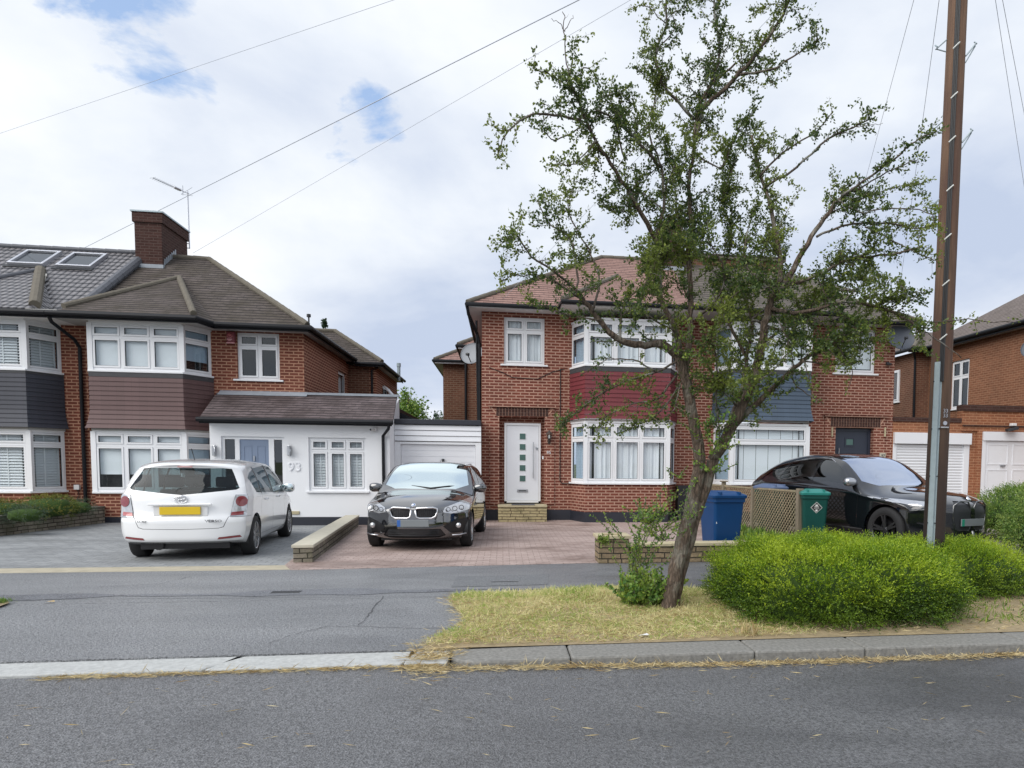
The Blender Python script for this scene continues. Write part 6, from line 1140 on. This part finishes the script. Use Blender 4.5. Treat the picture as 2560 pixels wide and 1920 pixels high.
# ================================================================= CARS
def lerp_tab(tab, x):
    """smooth (monotone cubic) interpolation of a table"""
    X = [p[0] for p in tab]; Y = [p[1] for p in tab]
    if x <= X[0]: return Y[0]
    if x >= X[-1]: return Y[-1]
    n = len(X); dl = [(Y[i+1]-Y[i])/(X[i+1]-X[i]) for i in range(n-1)]; m_ = [dl[0]]+[0 if dl[i-1]*dl[i] <= 0 else 2*dl[i-1]*dl[i]/(dl[i-1]+dl[i]) for i in range(1, n-1)]+[dl[-1]]
    i = max(k for k in range(n-1) if X[k] <= x); h = X[i+1]-X[i]; t = (x-X[i])/h
    return (2*t**3-3*t*t+1)*Y[i]+(t**3-2*t*t+t)*h*m_[i]+(-2*t**3+3*t*t)*Y[i+1]+(t**3-t*t)*h*m_[i+1]
class Car:
    def __init__(s, name, spec, loc, rz, label, ox, paint):
        s.t = thing(name, loc, label, 'car', rz, 'cars parked in the front drives'); s.sp = spec; s.ox = ox; s.bm = bmesh.new(); s.parts = {}; s.paint = paint; s.names = [('body', paint, 0)]
        L, W_ = spec['L'], spec['W']/2; NX, NY, NZ = 110, 30, 30; V = {}
        def pos(a, bb, c):
            t = a; h = c; x0 = L*t; zt = lerp_tab(spec['top'], x0); zb = lerp_tab(spec['bot'], x0); crown = lerp_tab(spec['crown'], x0) if 'crown' in spec else .04
            z = zb+h*(zt-zb); belt = lerp_tab(spec['belt'], x0); Wx = W_*lerp_tab(spec['plan'], x0)
            f = 1.
            if z > belt: f -= spec['tum']*((z-belt)/(1.5-belt))**1.15
            if z < .55: f -= .07*((.55-z)/.4)**2
            f += spec.get('flank', .012)*math.exp(-((z-belt+.06)/.05)**2)
            y = bb*Wx*f; edge = abs(bb)
            z -= crown*edge**3.2*h**6*min(1, (zt-zb)/.8)
            y *= 1-.035*h**14-.04*(1-h)**14
            ro = lerp_tab(spec['rear'], z)+spec['rplan']*edge**spec.get('rpw', 3.4); fo = lerp_tab(spec['front'], z)+spec['fplan']*edge**spec.get('fpw', 2.6)
            x = x0+ro*(1-t)**5-fo*t**9
            return Vector((x-s.ox, y, z))
        def vid(i, j, k):
            if (i, j, k) not in V: V[i, j, k] = s.bm.verts.new(pos(i/NX, -1+2*j/NY, k/NZ))
            return V[i, j, k]
        def q(a, b_, c, d):
            try: s.bm.faces.new((vid(*a), vid(*b_), vid(*c), vid(*d)))
            except ValueError: pass
        for i in range(NX):
            for j in range(NY): q((i, j, NZ), (i+1, j, NZ), (i+1, j+1, NZ), (i, j+1, NZ)); q((i, j, 0), (i, j+1, 0), (i+1, j+1, 0), (i+1, j, 0))
            for k in range(NZ): q((i, 0, k), (i+1, 0, k), (i+1, 0, k+1), (i, 0, k+1)); q((i, NY, k), (i, NY, k+1), (i+1, NY, k+1), (i+1, NY, k))
        for j in range(NY):
            for k in range(NZ): q((0, j, k), (0, j, k+1), (0, j+1, k+1), (0, j+1, k)); q((NX, j, k), (NX, j+1, k), (NX, j+1, k+1), (NX, j, k+1))
        s.bm.normal_update(); s.wells = []
    def cut(s, poly, ax, sel, cls=None):
        """imprint polygon (2D, axes ax) on faces chosen by sel, return faces inside"""
        A = {'x': 0, 'y': 1, 'z': 2}; i, j = A[ax[0]], A[ax[1]]; k = 3-i-j
        lo = [min(p[d] for p in poly)-.02 for d in (0, 1)]; hi = [max(p[d] for p in poly)+.02 for d in (0, 1)]
        def cand():
            r = []
            for f in s.bm.faces:
                c0 = [v.co[i] for v in f.verts]; c1 = [v.co[j] for v in f.verts]
                if max(c0) < lo[0] or min(c0) > hi[0] or max(c1) < lo[1] or min(c1) > hi[1]: continue
                if sel(f): r.append(f)
            return r
        n = len(poly)
        for e in range(n):
            a, c = poly[e], poly[(e+1) % n]; nr = Vector((0, 0, 0)); nr[i] = -(c[1]-a[1]); nr[j] = c[0]-a[0]; co = Vector((0, 0, 0)); co[i] = a[0]; co[j] = a[1]
            if nr.length < 1e-6: continue
            fs = cand(); g = set(fs)
            for f in fs: g.update(f.edges); g.update(f.verts)
            bmesh.ops.bisect_plane(s.bm, geom=list(g), dist=1e-5, plane_co=co, plane_no=nr.normalized())
        def inside(p):
            r = False
            for e in range(n):
                a, c = poly[e], poly[(e+1) % n]
                if (a[1] > p[1]) != (c[1] > p[1]) and p[0] < (c[0]-a[0])*(p[1]-a[1])/(c[1]-a[1])+a[0]: r = not r
            return r
        out = []
        for f in cand():
            c = f.calc_center_median()
            if inside((c[i], c[j])): out.append(f)
        return out
    def part(s, name, mat, poly, ax, sel, off=0.002, only_body=True):
        fs = s.cut(poly, ax, sel); idx = len(s.names); s.names.append((name, mat, off))
        for f in fs:
            if f.material_index == 0 or not only_body: f.material_index = idx
        return idx
    def side(s, name, mat, poly, off=-.004, nmin=.35):
        for sg in (1, -1): s.part(name, mat, poly, 'xz', lambda f, sg=sg: f.normal.y*sg > nmin, off)
    def finish(s):
        # wheel openings
        for wx, wr in s.wells:
            poly = [(wx+wr*math.cos(2*PI*k/28), s.sp['wz']+wr*math.sin(2*PI*k/28)) for k in range(28)]
            for sg in (1, -1):
                fs = s.cut(poly, 'xz', lambda f, sg=sg: f.calc_center_median().y*sg > s.sp['W']*.27 and f.calc_center_median().z < .95)
                bmesh.ops.delete(s.bm, geom=fs, context='FACES')
        s.bm.normal_update(); VN = {v: v.normal.copy() for v in s.bm.verts}
        for idx, (nm, mat, off) in enumerate(s.names):
            fs = [f for f in s.bm.faces if f.material_index == idx]
            if not fs: continue
            vs = []; mp = {}; ff = []
            for f in fs:
                l = []
                for v in f.verts:
                    if v not in mp: mp[v] = len(vs); vs.append(v.co+VN[v]*off)
                    l.append(mp[v])
                ff.append(l)
            b = MB(); b.add(vs, ff, raw=True); o = b.build(nm, mat, s.t, smooth=True, local=True, uv=False)
            if idx == 0: s.body = o
        for wx, wr in s.wells:
            for sg in (1, -1):
                b = MB(); n = 24; w1, w0 = sg*(s.sp['W']/2*.965), sg*(s.sp['W']/2-.36); vs = []
                for k in range(n+1): g = -.25+(PI+.5)*k/n; vs += [(wx+wr*1.005*math.cos(g), w1*.985, s.sp['wz']+wr*1.005*math.sin(g)), (wx+wr*1.005*math.cos(g), w0, s.sp['wz']+wr*1.005*math.sin(g))]
                vs.append((wx, w0, s.sp['wz'])); b.add(vs, [(2*k, 2*k+1, 2*k+3, 2*k+2) for k in range(n)]+[(2*k+1, 2*n+2, 2*k+3) for k in range(n)], raw=True); b.build('wheel_arch', M['trim'], s.t, local=True, uv=False)
    def wheel(s, x, y, r, w_, rimm, spokes, kind='v', steer=0):
        sg = 1 if y > 0 else -1; ax = Vector((math.sin(-steer)*1., math.cos(steer), 0))*sg; c = Vector((x, y, r))
        b = MB(); b.lathe([(r*.60, -w_/2+.01), (0, -w_/2+.01)], 20, c, ax); b.lathe([(r*.40, w_*.12), (0, w_*.12)], 20, c, ax); hub = b.build('wheel', M['trim'], s.t, local=True, uv=False)
        b = MB(); b.lathe([(r*.66, w_*.42), (r*.72, w_*.49), (r*.86, w_*.5), (r*.955, w_*.44), (r, w_*.30), (r, -w_*.3), (r*.955, -w_*.44), (r*.8, -w_*.5), (r*.62, -w_*.45)], 40, c, ax); b.build('tyre', M['tyre'], hub, smooth=True, local=True, uv=False)
        b = MB(); rr = r*.70; b.lathe([(rr, w_*.40), (rr*.985, w_*.46), (rr*.93, w_*.42), (rr*.90, w_*.1), (rr*.9, -w_*.3)], 40, c, ax); b.lathe([(0, w_*.40), (r*.09, w_*.39), (r*.14, w_*.33), (r*.16, w_*.2)], 20, c, ax)
        X = ax.orthogonal().normalized(); X = Vector((0, 0, 1)); Y_ = ax.cross(X)
        for k in range(spokes):
            g = 2*PI*k/spokes+.15
            for dg in ((-.13, .13) if kind == 'v' else (0,)):
                e0 = X*math.cos(g+dg*.35)+Y_*math.sin(g+dg*.35); e1 = X*math.cos(g+dg)+Y_*math.sin(g+dg); tn = ax.cross(e1).normalized(); wd = r*(.055 if kind == 'v' else .085)
                p0 = c+e0*r*.10+ax*w_*.37; p1 = c+e1*rr*.93+ax*w_*.43; vs = [p0-tn*wd, p0+tn*wd, p1+tn*wd*.8, p1-tn*wd*.8]; vs = vs+[v-ax*.035 for v in vs]; b.add(vs, [(0, 1, 2, 3), (7, 6, 5, 4), (0, 4, 5, 1), (1, 5, 6, 2), (2, 6, 7, 3), (3, 7, 4, 0)], raw=True)
        b.build('rim', rimm, hub, local=True, uv=False)
    def mirror(s, x, y, z, sg, sz, m1, m2=None):
        n1, n2 = 10, 14; vs = []
        def blob(b, cx, cy, cz, a, d, c, p=2.6):
            v = []; 
            for j in range(n1+1):
                for i in range(n2):
                    g, e = 2*PI*i/n2, -PI/2+PI*j/n1; u = (math.cos(g)*math.cos(e), math.sin(g)*math.cos(e), math.sin(e)); k = (abs(u[0])**p+abs(u[1])**p+abs(u[2])**p)**(-1/p); v.append((cx+u[0]*k*a, cy+u[1]*k*d, cz+u[2]*k*c*(1+.12*u[1]*sg)))
            b.add(v, [(j*n2+i, j*n2+(i+1) % n2, (j+1)*n2+(i+1) % n2, (j+1)*n2+i) for j in range(n1) for i in range(n2)], raw=True)
        b = MB(); blob(b, x, y+sg*sz[1], z, sz[0], sz[1], sz[2]); mo = b.build('wing_mirror', m1, s.t, smooth=True, local=True, uv=False)
        b = MB(); b.tube([(x+.03, y-sg*.12, z-.07), (x, y+sg*.06, z-.04)], [.035, .025], 6); b.build('mirror_arm', M['trim'], mo, local=True, uv=False)
        b = MB(); blob(b, x-sz[0]*.55, y+sg*sz[1], z, sz[0]*.5, sz[1]*.86, sz[2]*.84); b.build('mirror_glass', M['screenb'], mo, smooth=True, local=True, uv=False)
    def box(s, name, mat, x0, x1, y0, y1, z0, z1, bevel=.004, par=None): b = MB(); b.box(x0, x1, y0, y1, z0, z1); return b.build(name, mat, par or s.t, local=True, bevel=bevel, uv=False)
    def tube(s, name, mat, paths, r, n=6, par=None):
        b = MB()
        for p in paths: b.tube(p, r, n)
        return b.build(name, mat, par or s.t, local=True, uv=False, smooth=True)
    def interior(s, x0, x1, xs, y=.36, zt=1.18):
        s.box('dashboard', M['trim'], x1-.35, x1, -.62, .62, .6, .92); s.box('cabin_floor', M['trim'], x0, x1, -.66, .66, .35, .4)
        for x in xs:
            for sg in (1, -1):
                b = MB(); b.prism([(x-.10, sg*y-.22, .5), (x+.10, sg*y-.22, .5), (x-.04, sg*y-.22, zt-.10), (x-.16, sg*y-.22, zt-.10)], (0, .44, 0)); b.box(x-.18, x-.08, sg*y-.13, sg*y+.13, zt-.07, zt+.10); b.build('seat', M['seat'], s.t, local=True, bevel=.03, uv=False)
rearf = lambda f: f.normal.x < -.25
frontf = lambda f: f.normal.x > .25
def ell(cy, cz, a, c, n=20, a0=0, a1=2*PI): return [(cy+a*math.cos(a0+(a1-a0)*k/n), cz+c*math.sin(a0+(a1-a0)*k/n)) for k in range(n)]
def ring_path(x, cy, cz, a, c, n=24, dx=0): return [(x+dx*((math.cos(2*PI*k/n)*a)**2), cy+a*math.cos(2*PI*k/n), cz+c*math.sin(2*PI*k/n)) for k in range(n+1)]

# ---- white people carrier seen from behind (origin: rear axle)
sp = dict(L=4.44, W=1.73, wz=.31, tum=.165,
    top=[(0, 1.43), (.25, 1.47), (.8, 1.515), (1.5, 1.535), (2.2, 1.52), (2.7, 1.44), (3.1, 1.23), (3.5, 1.0), (3.75, .93), (4.1, .86), (4.44, .66)],
    bot=[(0, .30), (.25, .24), (.8, .19), (3.6, .19), (4.1, .2), (4.44, .26)], belt=[(0, .98), (1.2, .98), (2.6, .93), (3.5, .90), (4.44, .70)],
    plan=[(0, .965), (.5, .995), (1.5, 1.), (3.2, 1.), (4.0, .965), (4.44, .90)], rear=[(.2, .07), (.35, .0), (.60, .0), (.70, .05), (.95, .09), (1.1, .16), (1.40, .34), (1.46, .27), (1.52, .25)], rplan=.20, rpw=3.2,
    front=[(.2, .10), (.4, .0), (.6, .03), (.9, .2)], fplan=.42, crown=[(0, .05), (1, .07), (2.6, .07), (3.4, .10), (4.44, .12)])
vz = Car('parked_car', sp, (-4.785, 11.85, 0), math.radians(95.9), 'white people carrier parked tail to the street before the white porch', .78, M['paintw'])
o = .78
vz.part('rear_window', M['carglass'], [(-.74, 1.085), (-.70, 1.06), (0, .985), (.70, 1.06), (.74, 1.085), (.60, 1.375), (.50, 1.385), (-.50, 1.385), (-.60, 1.375)], 'yz', rearf, -.004)
for sg in (1, -1):
    vz.part('tail_lamp', M['lampc'], [(sg*.70, .985), (sg*1.0, .985), (sg*1.0, .66), (sg*.635, .655)], 'yz', rearf, .012)
    vz.part('tail_lamp_side', M['lampc'], [(-.80, .985), (-.44, .99), (-.50, .80), (-.56, .67), (-.80, .66)], 'xz', lambda f, sg=sg: f.normal.y*sg > .25 and f.normal.x >= -.25, .012)
    s_ = ell(sg*.775, .885, .072, .078); vz.part('brake_lamp', M['lampr'], s_, 'yz', lambda f: f.normal.x < -.1, .018, only_body=False)
    vz.part('fog_lamp', M['lampr' if sg < 0 else 'lampo'], [(sg*.655, .725), (sg*.80, .735), (sg*.80, .675), (sg*.645, .668)], 'yz', lambda f: f.normal.x < -.1, .018, only_body=False)
    vz.part('reflector', M['lampr'], [(sg*.48, .325), (sg*.78, .345), (sg*.76, .375), (sg*.5, .355)], 'yz', rearf, .006)
    # dark seams of tailgate
    vz.part('panel_gap', M['gasket'], [(sg*.630, .66), (sg*.622, .66), (sg*.56, .515), (sg*.50, .495), (0, .485), (0, .478), (sg*.50, .488), (sg*.566, .508)], 'yz', rearf, -.002)
    vz.part('bumper_gap', M['gasket'], [(-.62, .662), (-.30, .655), (-.30, .649), (-.62, .656)], 'xz', lambda f, sg=sg: f.normal.y*sg > .25, -.002)
for nm, pl in (('quarter_window', [(-.18, 1.01), (.26, .985), (.22, 1.38), (.04, 1.36), (-.10, 1.32)] if 0 else [(.06, 1.0), (.34, .985), (.30, 1.36), (.0, 1.31), (-.18, 1.23)]), ('side_window', [(.40, .982), (1.20, .955), (1.14, 1.42), (.36, 1.38)]), ('side_window', [(1.30, .95), (2.22, .925), (1.78, 1.30), (1.60, 1.40), (1.24, 1.42)])): vz.side(nm, M['carglass'], pl)
vz.side('quarter_window', M['carglass'], [(2.28, .925), (2.56, .915), (2.30, 1.06), (1.92, 1.27), (1.86, 1.27)])
vz.side('pillar_trim', M['trim'], [(.34, .97), (.40, .97), (.36, 1.4), (.30, 1.4)]); vz.side('pillar_trim', M['trim'], [(1.20, .955), (1.30, .95), (1.24, 1.43), (1.14, 1.43)])
vz.part('windscreen', M['carglass'], [(2.02, -.60), (2.02, .60), (2.60, .76), (2.74, .3), (2.76, 0), (2.74, -.3), (2.60, -.76)], 'xy', lambda f: f.normal.z > .2, -.003)
for a, c in (((1.25, .30), (1.23, .93)), ((.36, .62), (.40, .96)), ((2.22, .30), (2.34, .9))): vz.side('door_gap', M['gasket'], [(a[0]-.003, a[1]), (a[0]+.003, a[1]), (c[0]+.003, c[1]), (c[0]-.003, c[1])], -.002)
vz.side('door_gap', M['gasket'], [(.46, .297), (2.2, .297), (2.2, .303), (.46, .303)], -.002)
vz.wells = [(0, .365), (2.78, .365)]; vz.finish()
for x, y in ((0, .762), (0, -.762), (2.78, .762), (2.78, -.762)): vz.wheel(x, y, .315, .205, M['rimS'], 7, 'v')
for sg in (1, -1): vz.mirror(2.28, sg*.81, 1.0, sg, (.07, .12, .09), M['paintw'])
vz.box('tailgate_trim', M['paintw'], -.775, -.72, -.42, .42, .835, .865, .01); vz.box('plate_recess', M['paintw'], -.735, -.70, -.36, .36, .68, .83, .01); vz.box('number_plate', M['platey'], -.768, -.742, -.27, .27, .70, .815)
vz.box('brake_light', M['lampo'], -.50, -.47, -.10, .10, 1.395, 1.41)
vz.tube('emblem', M['chrome'], [ring_path(-.715, 0, .925, .085, .055), ring_path(-.717, 0, .925, .028, .052), ring_path(-.717, 0, .945, .058, .022)], .007)
b = MB(); b.tube([(-.62, .05, 1.03), (-.60, -.16, 1.045), (-.585, -.42, 1.055)], [.022, .014, .010], 6); b.lathe([(0, -.03), (.04, -.02), (.045, .02)], 12, (-.63, .03, 1.035), (-1, 0, .4)); b.build('rear_wiper', M['trim'], vz.t, local=True, uv=False)
vz.tube('roof_antenna', M['trim'], [[(-.02, 0, 1.50), (-.16, 0, 1.68)]], .006, 5)
text('VERSO', 'badge', .055, (-.765, -.44, .60), (PI/2, 0, -PI/2), M['gasket'], vz.t, local=True, sx=1.4); text('D-4D', 'badge', .042, (-.765, .50, .60), (PI/2, 0, -PI/2), M['gasket'], vz.t, local=True, sx=1.2)
for x in (.62, 1.55):
    b = MB()
    for sg in (1, -1): b.tube([(x, sg*.87, .86), (x+.03, sg*.89, .865), (x+.15, sg*.89, .865), (x+.18, sg*.87, .86)], .013, 6)
    b.build('door_handle', M['paintw'], vz.t, local=True, uv=False)
b = MB(); b.box(-.55, 3.2, -.60, .60, .17, .30); b.tube([(-.6, .35, .23), (.1, .35, .23)], .07, 10); b.build('underbody', M['trim'], vz.t, local=True, uv=False)
vz.interior(-.4, 2.6, (.35, 1.25), zt=1.14)

# ---- small black people carrier seen from the front (origin: front axle)
sp = dict(L=4.34, W=1.80, wz=.315, tum=.17,
    top=[(0, 1.30), (.3, 1.40), (.9, 1.49), (1.6, 1.52), (2.1, 1.50), (2.5, 1.38), (2.95, 1.12), (3.2, 1.01), (3.45, .97), (3.9, .90), (4.15, .84), (4.34, .73)],
    bot=[(0, .30), (.4, .19), (3.6, .18), (4.1, .18), (4.34, .22)], belt=[(0, 1.02), (1.5, .99), (3.0, .95), (3.8, .86), (4.34, .72)],
    plan=[(0, .92), (.6, .99), (3.3, 1.), (3.9, .985), (4.34, .93)], rear=[(.2, .1), (.5, 0), (.9, .06), (1.4, .40)], rplan=.2,
    front=[(.15, .13), (.25, .02), (.45, .0), (.62, .02), (.75, .05), (.85, .16), (1.0, .3)], fplan=.50, fpw=2.7, crown=[(0, .05), (1, .07), (2.4, .06), (3.0, .10), (3.6, .13), (4.34, .10)])
bx = Car('parked_car', sp, (-1.44, 12.88, 0), math.radians(-93.4), 'black people carrier facing the street in front of the narrow garage', 3.48, M['paintk'])
kid = lambda sg: [(sg*.035, .70), (sg*.06, .735), (sg*.33, .745), (sg*.385, .725), (sg*.395, .68), (sg*.36, .595), (sg*.30, .565), (sg*.10, .565), (sg*.05, .59)]
for sg in (1, -1):
    bx.part('grille', M['trim'], kid(sg), 'yz', frontf, -.02)
    bx.part('headlight', M['lampc'], [(sg*.47, .66), (sg*.50, .735), (sg*.66, .80), (sg*.80, .865), (sg*.93, .90), (sg*.93, .72), (sg*.80, .665), (sg*.60, .635)], 'yz', lambda f: f.normal.x > .12, .004)
    bx.part('air_intake', M['trim'], [(sg*.48, .42), (sg*.62, .50), (sg*.86, .56), (sg*.88, .40), (sg*.80, .30), (sg*.60, .30)], 'yz', frontf, -.012)
    bx.part('door_gap', M['gasket'], [(-.62, .30), (-.614, .30), (-.574, .95), (-.58, .95)], 'xz', lambda f, sg=sg: f.normal.y*sg > .35, -.002)
    bx.part('door_gap', M['gasket'], [(-1.62, .30), (-1.614, .30), (-1.604, .98), (-1.61, .98)], 'xz', lambda f, sg=sg: f.normal.y*sg > .35, -.002)
bx.part('lower_grille', M['trim'], [(-.44, .385), (.44, .385), (.52, .27), (.42, .235), (-.42, .235), (-.52, .27)], 'yz', frontf, -.015)
bx.part('windscreen', M['screenb'], [(-1.42, -.60), (-1.42, .60), (-.62, .765), (-.40, .55), (-.34, .25), (-.33, 0), (-.34, -.25), (-.40, -.55), (-.62, -.765)], 'xy', lambda f: f.normal.z > .2, -.003)
for nm, pl in (('side_window', [(-.80, 1.0), (-1.58, 1.03), (-1.58, 1.42), (-1.36, 1.42), (-1.1, 1.28)]), ('side_window', [(-1.66, 1.03), (-2.45, 1.05), (-2.42, 1.36), (-1.66, 1.42)]), ('quarter_window', [(-2.52, 1.06), (-2.95, 1.12), (-2.85, 1.26), (-2.5, 1.33)]), ('quarter_window', [(-.56, .985), (-.74, .99), (-1.02, 1.22)])): bx.side(nm, M['carglassk'], pl)
bx.part('bonnet_gap', M['gasket'], [(.735, -.55), (.741, -.55), (.80, 0), (.741, .55), (.735, .55), (.794, 0)], 'xy', lambda f: f.normal.z > .3, -.002)
bx.wells = [(0, .37), (-2.67, .37)]; bx.finish()
for x in (0, -2.67):
    for y in (.79, -.79): bx.wheel(x, y, .32, .21, M['rimS'], 5, 'v')
for sg in (1, -1): bx.mirror(-.72, sg*.84, 1.03, sg, (.08, .125, .085), M['paintk'])
for sg in (1, -1):
    P = [Vector((.86-.46*abs(y/.9)**2.7*1.02-.02, y, z)) for y, z in kid(sg)]; bx.tube('grille_frame', M['chrome'], [P+[P[0]]], .016, 8)
    b = MB()
    for k in range(11):
        y = sg*(.065+.03*k); 
        if abs(y) > .37: continue
        x = .855-.47*abs(y/.9)**2.7; b.tube([(x-.03, y, .735), (x-.02, y, .575)], .005, 4)
    b.build('grille_bars', M['gasket'], bx.t, local=True, uv=False)
    b = MB(); b.lathe([(0, .02), (.035, .015), (.045, 0)], 16, (.61, sg*.72, .43), (1, 0, 0)); b.build('fog_lamp', M['lampc'], bx.t, local=True, smooth=True, uv=False)
    b = MB()
    for dy, r in ((.56, .038), (.66, .045), (.76, .045)): b.lathe([(r, .0), (r*.9, .012), (r*.75, .0)], 16, (.86-.50*(dy/.9)**2.7-.035, sg*dy, .70+.13*(dy-.5)), (1, 0, 0))
    b.build('lamp_ring', M['trim'], bx.t, local=True, uv=False)
    bx.tube('bumper_trim', M['chrome' if sg < 0 else 'alu'], [[(.50, sg*.84, .285), (.60, sg*.74, .27), (.66, sg*.62, .268)]], .011, 5)
b = MB(); b.lathe([(0, .012), (.036, .008), (.041, -.004)], 20, (.80, 0, .785), (1, 0, .55)); rb = b.build('emblem', M['chrome'], bx.t, local=True, smooth=True, uv=False)
b = MB(); X_ = Vector((1, 0, .55)).normalized(); C_ = Vector((.80, 0, .785))+X_*.013; U_ = Vector((0, 1, 0)); V_ = X_.cross(U_)
for q in (0, 2):
    vs = [C_]+[C_+U_*(.024*math.cos(PI/2*(q+k/5)))+V_*(.024*math.sin(PI/2*(q+k/5))) for k in range(6)]; b.add(vs, [tuple(range(7))], raw=True)
b.build('emblem_quarter', M['plateb'], rb, local=True, uv=False)
bx.box('number_plate', M['platex'], .845, .872, -.26, .26, .425, .54); bx.box('plate_band', M['plateb'], .872, .8735, -.26, -.205, .427, .538, 0)
for z in (.27, .30, .33, .36): bx.tube('grille_slat', M['gasket'], [[(.80, -.42, z), (.835, 0, z), (.80, .42, z)]], .007, 4)
b = MB(); b.tube([(-.36, .10, 1.035), (-.47, -.25, 1.07), (-.62, -.58, 1.085)], .011, 5); b.tube([(-.36, .1, 1.035), (-.46, .42, 1.07), (-.56, .62, 1.06)], .011, 5); b.build('wiper', M['trim'], bx.t, local=True, uv=False)
b = MB(); b.prism([(-2.35, 0, 1.505), (-2.2, 0, 1.505), (-2.33, 0, 1.575), (-2.36, 0, 1.575)], (0, .02, 0)); b.build('roof_antenna', M['paintk'], bx.t, local=True, uv=False)
bx.tube('roof_rail', M['steel'], [[(-1.5, sg*.62, 1.465), (-2.2, sg*.64, 1.475), (-2.9, sg*.60, 1.40)] for sg in (1, -1)], .014, 6)
b = MB(); b.box(-3.2, .5, -.60, .60, .16, .28); b.build('underbody', M['trim'], bx.t, local=True, uv=False)
bx.interior(-2.9, -.7, (-1.55, -2.4), zt=1.16)

# ---- large black electric estate behind the hedge (origin: front axle)
sp = dict(L=4.98, W=1.97, wz=.385, tum=.20,
    top=[(0, 1.42), (.3, 1.52), (.8, 1.61), (1.6, 1.68), (2.3, 1.69), (2.8, 1.62), (3.2, 1.42), (3.62, 1.14), (3.9, 1.07), (4.4, 1.02), (4.75, .96), (4.98, .84)],
    bot=[(0, .40), (.5, .26), (4.2, .25), (4.7, .24), (4.98, .28)], belt=[(0, 1.12), (1.0, 1.14), (2.5, 1.08), (3.6, 1.04), (4.4, .96), (4.98, .86)],
    plan=[(0, .90), (.7, .985), (3.6, 1.), (4.4, .985), (4.98, .90)], rear=[(.3, .12), (.6, 0), (1.0, .06), (1.2, .22), (1.5, .52)], rplan=.26,
    front=[(.2, .06), (.3, .0), (.7, .0), (.85, .03), (.95, .14)], fplan=.46, fpw=2.4, flank=.02, crown=[(0, .1), (1, .10), (2.8, .08), (3.6, .14), (4.98, .14)])
ix = Car('parked_car', sp, (7.56, 11.60, 0), math.radians(-73.5), 'large black electric car with tall grilles behind the hedge and pole', 4.07, M['paintx']); ix.t.scale = (1.045, 1.045, 1.045)
kd = lambda sg: [(sg*.04, .60), (sg*.04, .80), (sg*.10, .89), (sg*.26, .90), (sg*.37, .83), (sg*.38, .66), (sg*.33, .45), (sg*.28, .42), (sg*.08, .42), (sg*.04, .46)]
for sg in (1, -1):
    ix.part('grille', M['carglassk'] if 0 else M['gasket'], kd(sg), 'yz', frontf, -.01)
    ix.part('headlight', M['lampc'], [(sg*.52, .80), (sg*.54, .865), (sg*.80, .90), (sg*1.0, .93), (sg*1.0, .86), (sg*.80, .81)], 'yz', lambda f: f.normal.x > .1, .004)
    ix.part('air_intake', M['trim'], [(sg*.50, .50), (sg*.82, .56), (sg*.82, .53), (sg*.52, .46)], 'yz', frontf, -.01)
    for x in (-.62, -1.78): ix.part('door_gap', M['gasket'], [(x, .42), (x+.006, .42), (x+.03, 1.06), (x+.024, 1.06)], 'xz', lambda f, sg=sg: f.normal.y*sg > .35, -.002)
ix.part('lower_grille', M['trim'], [(-.80, .26), (.80, .26), (.70, .38), (-.70, .38)], 'yz', frontf, -.01)
ix.part('windscreen', M['screenx'], [(-1.72, -.60), (-1.72, .60), (-.70, .80), (-.48, .60), (-.40, .3), (-.38, 0), (-.40, -.3), (-.48, -.60), (-.70, -.80)], 'xy', lambda f: f.normal.z > .2, -.003)
for nm, pl in (('side_window', [(-.82, 1.13), (-1.80, 1.17), (-1.76, 1.58), (-1.52, 1.57), (-1.15, 1.40)]), ('side_window', [(-1.88, 1.175), (-2.78, 1.20), (-2.62, 1.50), (-2.2, 1.565), (-1.84, 1.58)]), ('quarter_window', [(-2.86, 1.205), (-3.42, 1.26), (-3.22, 1.40), (-2.74, 1.49)])): ix.side(nm, M['carglassk'], pl)
ix.wells = [(0, .435), (-3.0, .435)]; ix.finish()
for x in (0, -3.0):
    for y in (.86, -.86): ix.wheel(x, y, .385, .24, M['rimK'], 5, 'v', steer=.0)
for sg in (1, -1):
    ix.mirror(-.72, sg*.93, 1.17, sg, (.08, .12, .075), M['steel']); P = [Vector((.90-.50*abs(y/.98)**2.4-.01, y, z)) for y, z in kd(sg)]; ix.tube('grille_frame', M['paintk'], [P+[P[0]]], .014, 8)
b = MB(); b.lathe([(0, .012), (.04, .008), (.045, -.004)], 20, (.82, 0, .94), (1, 0, .8)); b.build('emblem', M['chrome'], ix.t, local=True, smooth=True, uv=False)
ix.box('number_plate', M['platex'], .895, .92, -.26, .26, .50, .615); ix.box('plate_band', M['plateg'], .92, .922, -.26, -.20, .502, .613, 0)
ix.tube('side_trim', M['steel'], [[(-.75, sg*.90, 1.12), (-1.8, sg*.905, 1.16), (-2.9, sg*.88, 1.20)] for sg in (1, -1)], .008, 5)
ix.tube('pillar_trim', M['steel'], [[(-.78, sg*.815, 1.14), (-1.15, sg*.765, 1.38), (-1.55, sg*.70, 1.575), (-2.3, sg*.66, 1.62)] for sg in (1, -1)], .012, 5)
ix.tube('sill_trim', M['trim'], [[(-.5, sg*.93, .36), (-2.5, sg*.93, .36)] for sg in (1, -1)], .04, 6)
ix.tube('bumper_lip', M['paintk'], [[(.45, -.86, .29), (.75, -.6, .26), (.88, -.2, .25), (.88, .2, .25), (.75, .6, .26), (.45, .86, .29)], [(.90, 0, .42), (.93, .04, .26)]], .025, 6)
b = MB(); b.box(-3.7, .6, -.66, .66, .2, .36); b.build('underbody', M['trim'], ix.t, local=True, uv=False); ix.interior(-3.1, -.8, (-1.7, -2.6), zt=1.3)
